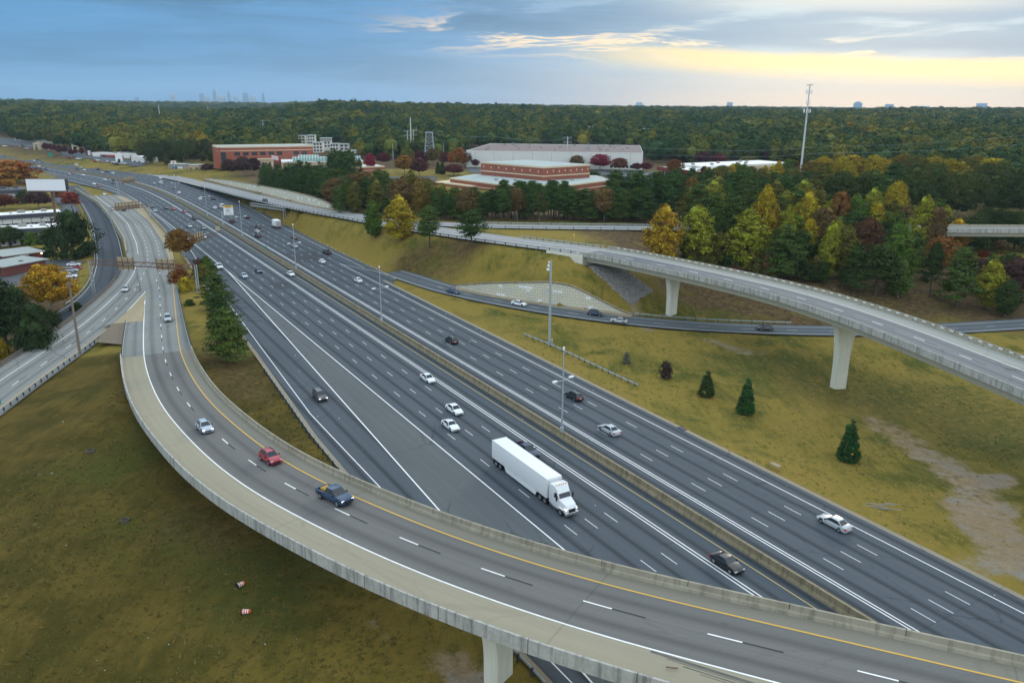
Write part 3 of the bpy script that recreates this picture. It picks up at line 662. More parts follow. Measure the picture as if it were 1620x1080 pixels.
zz = [CP[_rest[0][i][0]][2] if _rest[0][i] else 0 for i in range(len(vv))]
TIN = BVHTree.FromPolygons([Vector((v.x, v.y, z)) for v, z in zip(vv, zz)], ff)
CARVE = [(HW, uR, uL, .25, 1.0), (RP, None, None, .25, 1), (BR, -4.6, 10.4, .25, .3), (FP, -10.2, 4.9, .28, .6), (LX, -5, 6, .25, .6), (FR, -5, 5.6, .25, .4), (R2, -5.5, 5.5, .28, .4)]
def tin_z(x, y):
    h = TIN.ray_cast(Vector((x, y, 500)), Vector((0, 0, -1)), 1000)
    return None if h[0] is None else h[0].z
def axis(a, b, fine0, fine1, step, grow):
    v = list(np.arange(fine0, fine1, step)); s = step; x = v[-1]
    while x < b: s *= grow; x += s; v.append(x)
    s = step; x = v[0]
    while x > a: s *= grow; x -= s; v.insert(0, x)
    return np.array(v)
gx = axis(-9000, 9000, -175, 175, 2.5, 1.055); gy = axis(-300, 11500, 35, 360, 2.5, 1.045)
X, Y_ = np.meshgrid(gx, gy); nx, ny = len(gx), len(gy)
Z = np.zeros_like(X)
for j in range(ny):
    for i in range(nx):
        x, y = X[j, i], Y_[j, i]
        if abs(x) < 1400 and -60 < y < 1420:
            z = tin_z(x, y); Z[j, i] = -2 if z is None else z
        else: Z[j, i] = np.nan
FZ = far_z(X, Y_); near_w = np.clip((np.hypot(X, Y_) - 650) / 250, 0, 1)
low = (Y_ < 0) | (np.abs(X) > 1300) & (Y_ < 700)
Z = np.where(np.isnan(Z), np.where(Y_ < 50, -4, FZ), Z * (1 - near_w) + FZ * near_w)
# light smoothing of the facets
for _ in range(2):
    Z2_ = Z.copy(); Z2_[1:-1, 1:-1] = .5 * Z[1:-1, 1:-1] + .125 * (Z[:-2, 1:-1] + Z[2:, 1:-1] + Z[1:-1, :-2] + Z[1:-1, 2:]); Z = Z2_
Z += vnoise(X / 14., Y_ / 14., 1) * .25 * (np.hypot(X, Y_) < 700)
# keep the ground under every road
pts = np.stack([X.ravel(), Y_.ravel()], 1); zf = Z.ravel()
def carve(path, lo, hi, drop, margin, only=None):
    global zf
    for i, q in enumerate(path.s):
        a, b_ = val(lo, q), val(hi, q); c = path.c[i]; rr = max(abs(a), abs(b_)) + 6
        idx = np.nonzero((np.abs(pts[:, 0] - c[0]) < rr) & (np.abs(pts[:, 1] - c[1]) < rr))[0]
        if not len(idx): continue
        v = pts[idx] - c[:2]; al = v @ path.t[i]; ac = v @ path.n[i]; h = 4.5
        k = (np.abs(al) < h) & (ac > a - margin) & (ac < b_ + margin); zf[idx[k]] = np.minimum(zf[idx[k]], c[2] - drop)
carve(HW, uR, uL, .3, 1.3)
class _Cut:
    def __init__(s, p, a, b):
        k = (p.s >= a) & (p.s <= b); s.s, s.c, s.t, s.n = p.s[k], p.c[k], p.t[k], p.n[k]
carve(_Cut(RP, 3, qB + 4), lambda q: rl_off(q) if q < qG else -4.6, lambda q: max(rr_off(q), 9.4), .3, .6)
carve(_Cut(RP, qB, qE), -5.2, 10.5, 1.6, 0.5)
carve(BR, -9.8, 4.5, .3, .4); carve(_Cut(FP, 60, qA), -10.3, 4.9, .35, .8); carve(_Cut(FP, qA + 2, qFE), -11, 6, 3.4, .5)
carve(_Cut(LX, q5 + 10, LX.L), -5, 6, .3, 1); carve(FR, -5, 5.6, .3, .8); carve(_Cut(R2, 0, q2), -5.5, 5.5, .35, .8); carve(_Cut(R2, q2, R2.L), -7, 7, 6, .5)
Z = zf.reshape(Z.shape)
def ground_z(x, y):
    i = int(np.clip(np.searchsorted(gx, x) - 1, 0, nx - 2)); j = int(np.clip(np.searchsorted(gy, y) - 1, 0, ny - 2))
    fx = (x - gx[i]) / (gx[i + 1] - gx[i]); fy = (y - gy[j]) / (gy[j + 1] - gy[j])
    return float((Z[j, i] * (1 - fx) + Z[j, i + 1] * fx) * (1 - fy) + (Z[j + 1, i] * (1 - fx) + Z[j + 1, i + 1] * fx) * fy)
def onground(px, py):
    """point of the ground seen at a pixel of the photo"""
    z = 0.0
    for _ in range(25):
        q = P(px, py, z); z = .5 * z + .5 * ground_z(q[0], q[1])
    return np.array([q[0], q[1], ground_z(q[0], q[1])])
# ground cover weights kept on the vertices: bare dirt, leaf litter under the woods, rank dark grass
def seg_d(x, y, pl):
    d = np.full(x.shape, 1e9)
    for a, b_ in zip(pl, pl[1:]):
        v = b_[:2] - a[:2]; L2 = v @ v + 1e-9; t = np.clip(((x - a[0]) * v[0] + (y - a[1]) * v[1]) / L2, 0, 1)
        d = np.minimum(d, np.hypot(x - a[0] - t * v[0], y - a[1] - t * v[1]))
    return d
dirt = np.zeros_like(X); litter = np.zeros_like(X); rank = np.zeros_like(X); dry = np.zeros_like(X)
def paint_poly(arr, px, rad_, soft, val_=1.0, z=-3):
    d = seg_d(X, Y_, [P(a, b_, z) for a, b_ in px]); np.maximum(arr, val_ * np.clip(1 - (d - rad_) / soft, 0, 1), out=arr)
paint_poly(dirt, [(1395, 655), (1440, 685), (1500, 725), (1540, 760), (1570, 800)], 2.5, 5, .75, -4)
paint_poly(dirt, [(1540, 750), (1590, 745)], 1.6, 3, .95, -4); paint_poly(dirt, [(1545, 790), (1570, 830), (1600, 870), (1625, 905)], 3.2, 4, 1.0, -2)
paint_poly(dirt, [(1540, 900), (1585, 890)], 1.2, 3, .6, -1)
paint_poly(dirt, [(1120, 535), (1160, 545), (1195, 552)], 1.2, 4, .6, -2.5); paint_poly(dirt, [(710, 1040), (745, 1075)], 1.0, 3.5, .9, 0); paint_poly(dirt, [(620, 1000), (600, 980)], .5, 3, .35, 0)
paint_poly(dirt, [(990, 450), (1030, 490)], 1.0, 3, .7, 3)
for l in ([(430, 270), (560, 330), (660, 340)], [(640, 345), (850, 347), (1040, 352)], [(1040, 390), (1150, 425), (1300, 440), (1450, 400), (1620, 440)], [(1100, 340), (1300, 350), (1600, 345)], [(1250, 300), (1450, 310), (1640, 320)], [(0, 225), (150, 246), (330, 250), (600, 240), (720, 245)], [(560, 262), (640, 268), (720, 265)]): paint_poly(litter, l, 22, 14, 1, 5)
paint_poly(litter, [(1200, 470), (1330, 470), (1420, 465)], 6, 10, .9, 0); paint_poly(litter, [(345, 545), (380, 600), (392, 625)], 2.0, 5, .5, 0); paint_poly(litter, [(745, 395), (700, 400), (640, 395)], 5, 8, .6, 8)
paint_poly(litter, [(20, 440), (60, 500), (0, 560)], 10, 6, 1, -4); paint_poly(litter, [(300, 830), (340, 850)], 1, 6, .5, 0)
paint_poly(rank, [(400, 900), (470, 890), (420, 950)], 3, 6, 1, 0); paint_poly(rank, [(1330, 600), (1500, 620), (1620, 680)], 9, 12, .8, -4); paint_poly(rank, [(1150, 570), (1300, 560)], 5, 8, .6, -3)
paint_poly(dry, [(560, 410), (620, 440), (700, 480), (900, 600), (1200, 770), (1450, 900)], 4, 7, .8, 0); paint_poly(dry, [(420, 335), (500, 375), (570, 415)], 5, 6, .6, 1)
paint_poly(dry, [(760, 362), (900, 372), (1000, 375)], 4, 5, .9, 11)
dim_field = 1 / (1 + np.exp(-(-(X + 18) / 9.0))) * (Y_ < 175)  # left field: browner grass, with dimmer light and vignette put into its colour
forest = ((np.hypot(X, Y_) > 620) & (Y_ > 0) & ~((X < -190) & (Y_ < 1080))).astype(float)
litter = np.maximum(litter, forest)
me = bpy.data.meshes.new('ground')
verts = np.stack([X.ravel(), Y_.ravel(), Z.ravel()], 1)
idx = np.arange(nx * ny).reshape(ny, nx); faces = np.stack([idx[:-1, :-1], idx[:-1, 1:], idx[1:, 1:], idx[1:, :-1]], -1).reshape(-1, 4)
me.vertices.add(len(verts)); me.vertices.foreach_set('co', verts.ravel()); me.loops.add(faces.size); me.loops.foreach_set('vertex_index', faces.ravel().astype(np.int32))
me.polygons.add(len(faces)); me.polygons.foreach_set('loop_start', np.arange(0, faces.size, 4, dtype=np.int32)); me.polygons.foreach_set('use_smooth', np.ones(len(faces), bool)); me.update(calc_edges=True)
for nm, arr in (('dirt', dirt), ('litter', litter), ('rank', rank), ('dry', dry), ('field', dim_field)):
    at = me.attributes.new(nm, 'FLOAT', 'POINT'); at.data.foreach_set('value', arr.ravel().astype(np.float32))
def ground_mat():
    m, t, b = _pr('ground_cover', 0.95); b.inputs['Specular IOR Level'].default_value = 0.1
    g = t.n.new('ShaderNodeNewGeometry').outputs['Position']
    def at(nm): n = t.n.new('ShaderNodeAttribute'); n.attribute_name = nm; return n.outputs['Fac']
    big = t.noise(g, .028, 5, .6, .4); mid = t.noise(g, .11, 6, .62, .5); sml = t.noise(g, .7, 5, .68); tiny = t.noise(g, 3.2, 4, .7)
    streak = t.noise(t.vmul(g, (.5, .10, .3)), 1.0, 5, .65, .8)
    green = t.mix(t.step(mid, .35, .65), (.074, .080, .013, 1), (.132, .118, .018, 1))
    gold = t.mix(t.step(sml, .35, .7), (.245, .172, .036, 1), (.178, .138, .025, 1))
    col = t.mix(t.clamp(t.add(t.step(t.add(t.mul(big, .45), t.add(t.mul(mid, .35), t.mul(streak, .3))), .44, .61), t.mul(at('dry'), .75))), green, gold)
    olive = t.mix(t.step(t.add(mid, t.mul(t.sub(streak, .5), .6)), .36, .66), (.058, .047, .008, 1), (.108, .076, .015, 1))  # left field tone, darkened in the colour for the dimmer light there
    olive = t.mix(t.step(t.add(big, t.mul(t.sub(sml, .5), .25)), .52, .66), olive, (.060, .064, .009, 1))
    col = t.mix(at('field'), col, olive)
    rk = t.mul(at('rank'), t.step(t.add(sml, t.mul(mid, .5)), .5, .85)); col = t.mix(t.mul(rk, .8), col, (.034, .050, .011, 1))
    lt = t.clamp(t.mul(at('litter'), t.add(.5, t.step(mid, .3, .6)))); leaf = t.mix(t.step(sml, .35, .65), (.060, .040, .018, 1), (.120, .078, .036, 1))
    col = t.mix(lt, col, leaf)
    da = at('dirt'); dk = t.step(t.add(da, t.mul(t.sub(t.add(sml, mid), 1.0), 1.1)), .34, .86)
    bare = t.mix(t.step(t.add(mid, t.mul(t.sub(tiny, .5), .4)), .4, .62), (.255, .185, .108, 1), (.225, .200, .160, 1)); col = t.mix(dk, col, bare)
    # scattered bare spots and tufts
    sp = t.step(t.noise(g, .32, 3, .6), .68, .76); col = t.mix(t.mul(sp, .55), col, (.17, .115, .05, 1))
    tf = t.step(t.noise(g, .22, 4, .7), .62, .74); col = t.mix(t.mul(tf, .35), col, (.045, .060, .014, 1))
    f = t.mul(t.add(1.0, t.mul(t.sub(tiny, .5), .85)), t.add(1.0, t.mul(t.sub(sml, .5), .7)))
    col = t.mix(1.0, col, t.vec(f, f, f), 'MULTIPLY'); t.l.new(col, b.inputs['Base Color'])
    bp = t.n.new('ShaderNodeBump'); bp.inputs['Strength'].default_value = .7; bp.inputs['Distance'].default_value = .25; t.l.new(t.add(t.mul(tiny, .6), sml), bp.inputs['Height']); t.l.new(bp.outputs[0], b.inputs['Normal'])
    return m
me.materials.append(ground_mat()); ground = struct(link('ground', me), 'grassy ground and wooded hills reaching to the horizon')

# ------------------------------------------------------------------ retaining walls
def panel_mat():
    m, t, b = _pr('panelled_wall', .9)
    uvn = t.n.new('ShaderNodeUVMap'); uvn.uv_map = 'UVMap'
    u, v, _ = t.xyz(uvn.outputs[0])
    vo = t.n.new('ShaderNodeTexVoronoi'); vo.feature = 'DISTANCE_TO_EDGE'; vo.inputs['Scale'].default_value = 1.0; vo.inputs['Randomness'].default_value = 0.0
    v2 = t.n.new('ShaderNodeTexVoronoi'); v2.inputs['Scale'].default_value = 1.0; v2.inputs['Randomness'].default_value = 0.0
    # staggered panels 1.5 m wide
    row = t.math('FLOOR', t.math('DIVIDE', v, .82)); sh = t.mul(t.math('MODULO', row, 2.0), .5)
    vec = t.vec(t.add(t.math('DIVIDE', u, 1.55), sh), t.math('DIVIDE', v, .82), 0.0)
    t.l.new(vec, v2.inputs['Vector'])
    fu = t.math('ABSOLUTE', t.sub(t.math('FRACT', t.add(t.math('DIVIDE', u, 1.55), sh)), .5)); fv = t.math('ABSOLUTE', t.sub(t.math('FRACT', t.math('DIVIDE', v, .82)), .5))
    jt = t.math('MAXIMUM', t.step(t.add(fu, t.mul(fv, .28)), .515, .55), t.mul(t.step(fv, .44, .49), t.sub(1.0, t.step(fu, .25, .4))))
    wn = t.n.new('ShaderNodeTexWhiteNoise'); wn.noise_dimensions = '2D'; t.l.new(t.vec(t.math('FLOOR', t.add(t.math('DIVIDE', u, 1.55), sh)), row), wn.inputs['Vector'])
    g = t.n.new('ShaderNodeNewGeometry').outputs['Position']; ns = t.noise(t.vmul(g, (.35, .35, .35)), 1.0, 5, .6)
    base = t.mix(wn.outputs['Value'], (.58, .56, .46, 1), (.64, .59, .43, 1)); base = t.mix(t.step(ns, .5, .7), base, (.50, .50, .45, 1))
    white = t.step(t.noise(t.vec(t.mul(t.math('FLOOR', t.add(t.math('DIVIDE', u, 1.55), sh)), .33), t.mul(row, .5), 3.0), 1.0, 1), .62, .66); base = t.mix(white, base, (.78, .78, .74, 1))
    base = t.mix(t.mul(jt, .6), base, (.16, .15, .12, 1)); t.l.new(base, b.inputs['Base Color']); return m
def wall(name, label, wp, thick, mt):
    root = empty(name, wp[len(wp) // 2][0]); tag(root, label, 'retaining wall'); inv = Matrix.Translation(-root.location)
    B = np.array([b_ for b_, _ in wp]); zt = np.array([z for _, z in wp]); L = np.r_[0, np.cumsum(np.linalg.norm(np.diff(B[:, :2], axis=0), axis=1))]
    q = np.linspace(0, L[-1], 60); C = np.stack([np.interp(q, L, B[:, k]) for k in range(3)], 1); T_ = np.interp(q, L, zt)
    for _ in range(3): T_[1:-1] = (T_[:-2] + 2 * T_[1:-1] + T_[2:]) / 4
    d = np.gradient(C[:, :2], axis=0); d /= np.linalg.norm(d, axis=1)[:, None]; n2 = np.stack([-d[:, 1], d[:, 0]], 1)
    f = MB(); c = MB(); secs = []
    for i in range(59):
        a, b_ = C[i], C[i + 1]
        f.quad((a[0], a[1], a[2] - .4), (b_[0], b_[1], b_[2] - .4), (b_[0], b_[1], T_[i + 1]), (a[0], a[1], T_[i]), uv=[(q[i], 0), (q[i + 1], 0), (q[i + 1], T_[i + 1] - b_[2]), (q[i], T_[i] - a[2])])
        A2, B2 = a[:2] + n2[i] * thick, b_[:2] + n2[i + 1] * thick
        f.quad((B2[0], B2[1], b_[2] - .4), (A2[0], A2[1], a[2] - .4), (A2[0], A2[1], T_[i]), (B2[0], B2[1], T_[i + 1]), uv=[(0, 0)] * 4)
    for i in range(60):
        o = C[i, :2] - n2[i] * .12; p = C[i, :2] + n2[i] * thick; secs.append([(*o, T_[i] - .15), (*p, T_[i] - .15), (*p, T_[i] + .3), (*o, T_[i] + .3)])
    c.loft(secs)
    for nm, mb_, m_ in (('panel_face', f, mt), ('coping', c, M_MED)):
        o = mb_.build(nm, m_, root, fix=False); o.matrix_parent_inverse = inv
    # low kerb-like base strip in front
    s2 = MB(); secs = []
    for i in range(60):
        o = C[i, :2] - n2[i] * 1.2; p = C[i, :2] - n2[i] * .02; z = C[i, 2]; secs.append([(*o, z - .5), (*p, z - .5), (*p, z + .35), (*o, z + .12)])
    s2.loft(secs); o = s2.build('footing', M_GUT2, root, fix=False); o.matrix_parent_inverse = inv
    return root
M_GUT2 = mat('footing_concrete', (.30, .24, .155), .9, .25, .4)
PM = panel_mat()
wall('retaining_wall', 'panelled retaining wall with white patches beside the exit road below the flyover', WL, .6, PM)
wall('retaining_wall', 'long pale retaining wall under the dark pines beside the approach road', WU, .6, PM)
# abutment with wing wall, and the stone-armoured slope under the flyover
ab = empty('abutment', FP.at(qA)); tag(ab, 'concrete abutment with a triangular wing wall at the end of the flyover', 'abutment'); inv = Matrix.Translation(-ab.location)
m_ = MB(); a0, a1 = FP.at(qA + 1.6, -10.4), FP.at(qA + 1.6, 4.9); b0, b1 = FP.at(qA - .6, -10.4), FP.at(qA - .6, 4.9)
m_.hexa([(a0[0], a0[1], 6.5), (a1[0], a1[1], 6.5), (b1[0], b1[1], 6.5), (b0[0], b0[1], 6.5)], [(a0[0], a0[1], ZF - .45), (a1[0], a1[1], ZF - .45), (b1[0], b1[1], ZF - .45), (b0[0], b0[1], ZF - .45)])
o = m_.build('end_wall', M_GIRD, ab); o.matrix_parent_inverse = inv
m_ = MB(); w0, w1 = FP.at(qA + 1.62, -10.35), FP.at(qA - 13, -10.35); v0, v1 = FP.at(qA + 1.62, -10.85), FP.at(qA - 13, -10.85)
m_.hexa([(w0[0], w0[1], 6.9), (v0[0], v0[1], 6.9), (v1[0], v1[1], ZF - .7), (w1[0], w1[1], ZF - .7)], [(w0[0], w0[1], ZF + .02), (v0[0], v0[1], ZF + .02), (v1[0], v1[1], ZF + .02), (w1[0], w1[1], ZF + .02)])
o = m_.build('wing_wall', M_PIER, ab); o.matrix_parent_inverse = inv
st = MB(); r3 = random.Random(5); Q0, Q1 = FP.at(qA + 3.5, -9.8)[:2], FP.at(qA + 22, -9.4)[:2]; Q2, Q3 = FP.at(qA + 3.5, 2)[:2], FP.at(qA + 20, 2)[:2]
for k in range(1500):
    a, b_ = r3.random(), r3.random(); p = (Q0 * (1 - a) + Q1 * a) * (1 - b_) + (Q2 * (1 - a) + Q3 * a) * b_; s_ = r3.uniform(.2, .75); z = ground_z(*p) + .05; an = r3.uniform(0, 3.1); ca, sa = math.cos(an) * s_, math.sin(an) * s_
    j = lambda: r3.uniform(.7, 1.2)
    bt = [(p[0] + ca * j(), p[1] + sa * j(), z - .3), (p[0] - sa * j(), p[1] + ca * j(), z - .3), (p[0] - ca * j(), p[1] - sa * j(), z - .3), (p[0] + sa * j(), p[1] - ca * j(), z - .3)]
    st.hexa(bt, [(x * .6 + p[0] * .4, y * .6 + p[1] * .4, z + s_ * .5 * j()) for x, y, _ in bt])
tag(st.build('rubble', mat('armour_stone', (.235, .225, .21), .95, .75, 1.4)), 'grey broken stone armouring the slope under the flyover', 'stone', kind='stuff')
# ------------------------------------------------------------------ vehicles
M_GLASS = mat('car_glass', (.018, .024, .032), .12, .05, spec=.6)
M_TYRE = mat('tyre_rubber', (.018, .018, .019), .9, .1)
M_RIM = mat('wheel_rim', (.36, .37, .38), .35, .05, metal=.6)
M_TRIM = mat('black_trim', (.022, .022, .024), .7, .1)
M_HEADON = mat('headlight_on', (1.0, .93, .78), .3, 0, emit=2.2)
M_HEADOFF = mat('headlight_glass', (.62, .64, .66), .2, .03, spec=.6)
M_TAIL = mat('taillight_red', (.42, .012, .012), .3, .05, emit=.25)
M_CHROME = mat('bright_trim', (.55, .56, .57), .25, .04, metal=.8)
M_PLATE = mat('plate_white', (.7, .7, .68), .6, .05)
def bevelled(mb_, mats, w, name, seg=2, ang=25):
    me_ = mb_.mesh(name, mats); bm = bmesh.new(); bm.from_mesh(me_)
    bmesh.ops.remove_doubles(bm, verts=bm.verts, dist=.0005)
    ed = [e for e in bm.edges if len(e.link_faces) == 2 and e.calc_face_angle(0) > rad(ang)]
    bmesh.ops.bevel(bm, geom=ed, offset=w, segments=seg, affect='EDGES', profile=.6, clamp_overlap=True)
    for f in bm.faces: f.smooth = True
    bm.to_mesh(me_); bm.free()
    me_.update(); return me_
def inset_quad(q, k0, k1, off):
    """quad shrunk inside its outline and lifted along its normal, as a thin pane"""
    q = [np.array(p, float) for p in q]; c = sum(q) / 4; n = np.cross(q[1] - q[0], q[3] - q[0]); n /= np.linalg.norm(n)
    u = (q[1] + q[2] - q[0] - q[3]) / 2; v = (q[2] + q[3] - q[0] - q[1]) / 2
    r = []
    for i, p in enumerate(q):
        su = 1 if i in (0, 3) else -1; sv = 1 if i in (0, 1) else -1
        r.append(p + u * k0 * su / 2 + v * k1 * sv / 2 + n * off)
    return r, n
def pane(q, k0=.1, k1=.14, off=.012):
    r, n = inset_quad(q, k0, k1, off); m_ = MB(); m_.hexa([p - n * .03 for p in r], r); return m_
PRESET = {   # length, width, height, wheel radius, nose->tail upper outline (x, z), belt, cabin base x0 x1, roof x0 x1
    'sedan': dict(L=4.75, W=1.83, H=1.45, R=.33, hood=.86, belt=.93, trunk=.98, cab=(-1.75, 1.05), roof=(-.95, .28), zb=.20),
    'coupe': dict(L=4.6, W=1.84, H=1.38, R=.34, hood=.84, belt=.92, trunk=.95, cab=(-1.85, .85), roof=(-.85, .12), zb=.18),
    'suv': dict(L=4.75, W=1.92, H=1.76, R=.38, hood=1.04, belt=1.10, trunk=1.10, cab=(-2.22, 1.0), roof=(-1.95, .42), zb=.26),
    'crossover': dict(L=4.5, W=1.86, H=1.63, R=.36, hood=.98, belt=1.03, trunk=1.04, cab=(-2.1, 1.0), roof=(-1.6, .35), zb=.24),
    'van': dict(L=5.6, W=2.0, H=2.15, R=.37, hood=1.15, belt=1.20, trunk=1.2, cab=(-2.74, 1.9), roof=(-2.62, 1.05), zb=.28),
    'pickup': dict(L=5.7, W=2.0, H=1.86, R=.41, hood=1.14, belt=1.18, trunk=1.16, cab=(-.85, 1.35), roof=(-.62, .68), zb=.36),
}
def car_parts(kind, lit):
    p = PRESET[kind]; L, Wd, H, R = p['L'], p['W'], p['H'], p['R']; h = L / 2; w = Wd / 2; zb = p['zb']; out = []
    def sec(x, z0, z1, ww, tw):
        return [(x, -ww * .90, z0), (x, -ww, z0 + .18), (x, -ww * 1.0, z0 + (z1 - z0) * .55), (x, -ww * tw, z1), (x, 0, z1 + .025), (x, ww * tw, z1), (x, ww * 1.0, z0 + (z1 - z0) * .55), (x, ww, z0 + .18), (x, ww * .90, z0)]
    hd, bt, tr = p['hood'], p['belt'], p['trunk']; c0, c1 = p['cab']; r0, r1 = p['roof']
    body = MB()
    body.loft([sec(-h, zb + .12, tr - .22, w * .80, .92), sec(-h + .10, zb, tr - .06, w * .93, .90), sec(-h + .45, zb, tr, w * .985, .88), sec(c0 + .1, zb, max(tr, bt), w, .88), sec(0, zb, bt, w, .87), sec(c1, zb, bt - .0, w, .88), sec(c1 + .35, zb, hd + .02, w, .88), sec(h - .55, zb, hd - .06, w * .97, .86), sec(h - .14, zb, hd - .17, w * .90, .86), sec(h, zb + .10, hd - .34, w * .78, .90)])
    bw, rw = w * .86, w * .66
    if kind == 'van': rw = w * .80
    if kind in ('suv', 'pickup'): rw = w * .72
    if kind == 'pickup':
        # open bed: two walls, tailgate and floor sit on a lower tub
        body = MB(); body.loft([sec(-.8, zb, bt, w, .88), sec(0, zb, bt, w, .87), sec(c1, zb, bt, w, .88), sec(c1 + .35, zb, hd + .02, w, .9), sec(h - .5, zb, hd - .04, w * .98, .9), sec(h - .12, zb, hd - .12, w * .93, .9), sec(h, zb + .12, hd - .28, w * .85, .92)])
        body.box(-h + .05, -.79, -w * .97, w * .97, zb + .12, .82); 
        for s in (-1, 1): body.box(-h + .04, -.79, min(s * w * .97, s * w * .80), max(s * w * .97, s * w * .80), .80, tr)
        body.box(-h, -h + .10, -w * .95, w * .95, zb + .2, tr - .01)
    cabin = MB(); B = [(c0, -bw, bt - .02), (c1, -bw, bt - .04), (c1, bw, bt - .04), (c0, bw, bt - .02)]; Tt = [(r0, -rw, H - .02), (r1, -rw, H - .01), (r1, rw, H - .01), (r0, rw, H - .02)]
    cabin.hexa(B, Tt)
    b2 = MB(); b2.v = body.v + cabin.v; b2.f = body.f + [tuple(i + len(body.v) for i in f) for f in cabin.f]; b2.m = body.m + cabin.m; b2.uv = body.uv + cabin.uv
    out.append(('body', bevelled(b2, [paint()], .055, kind + '_body'), None))
    out.append(('windshield', pane([B[1], B[2], Tt[2], Tt[1]], .10, .14), M_GLASS))
    out.append(('rear_window', pane([B[3], B[0], Tt[0], Tt[3]], .14, .22), M_GLASS))
    for a, b_, c_, d_ in ((B[0], B[1], Tt[1], Tt[0]), (B[2], B[3], Tt[3], Tt[2])):
        out.append(('side_window', pane([a, b_, c_, d_], .10 if kind != 'van' else .55, .22), M_GLASS))
    if kind == 'pickup': m_ = MB(); m_.box(-h + .11, -.83, -w * .78, w * .78, .825, .84); out.append(('bed_liner', m_, M_TRIM))
    for sx in (-1, 1):
        wx = sx * (h - (.93 if kind != 'pickup' else 1.05)) + (.05 if sx > 0 else 0)
        for sy in (-1, 1):
            y = sy * (w - .10)
            def cyl(r, y0, y1, n=14):
                m_ = MB(); m_.tube([(wx, y0, R), (wx, y1, R)], r, n); return m_
            arch = MB(); arch.tube([(wx, y - sy * .02, R + .04), (wx, y + sy * .085, R + .04)], R + .075, 14)
            out.append(('wheel_arch', arch, M_TRIM))
            out.append(('wheel', cyl(R, y - .10, y + .115 * 1 if sy > 0 else y + .10, 14) if sy > 0 else cyl(R, y - .115, y + .10), M_TYRE, (wx, y)))
            out.append(('rim', cyl(R * .62, y + sy * .10, y + sy * .135, 10), M_RIM, 'sub'))
    for sy in (-1, 1):
        m_ = MB(); m_.box(h - .30, h - .03, min(sy * w * .52, sy * w * .86), max(sy * w * .52, sy * w * .86), hd - .36, hd - .2); out.append(('headlight', m_, M_HEADON if lit else M_HEADOFF))
        m_ = MB(); m_.box(-h - .005, -h + .22, min(sy * w * .62, sy * w * .92), max(sy * w * .62, sy * w * .92), tr - .38, tr - .14); out.append(('taillight', m_, M_TAIL))
        m_ = MB(); m_.box(c1 - .32, c1 - .14, min(sy * w * .97, sy * (w + .16)), max(sy * w * .97, sy * (w + .16)), bt - .02, bt + .13); out.append(('side_mirror', m_, M_TRIM))
    m_ = MB(); m_.box(h - .06, h + .012, -w * .5, w * .5, zb + .16, hd - .38); out.append(('grille', m_, M_TRIM))
    m_ = MB(); m_.box(-h - .012, -h + .05, -.27, .27, tr - .42, tr - .28); out.append(('number_plate', m_, M_PLATE))
    if kind in ('suv', 'crossover'):
        for sy in (-1, 1): m_ = MB(); m_.box(r0 + .2, r1 - .15, sy * rw * .92 - .025, sy * rw * .92 + .025, H, H + .05); out.append(('roof_rail', m_, M_TRIM))
    return out
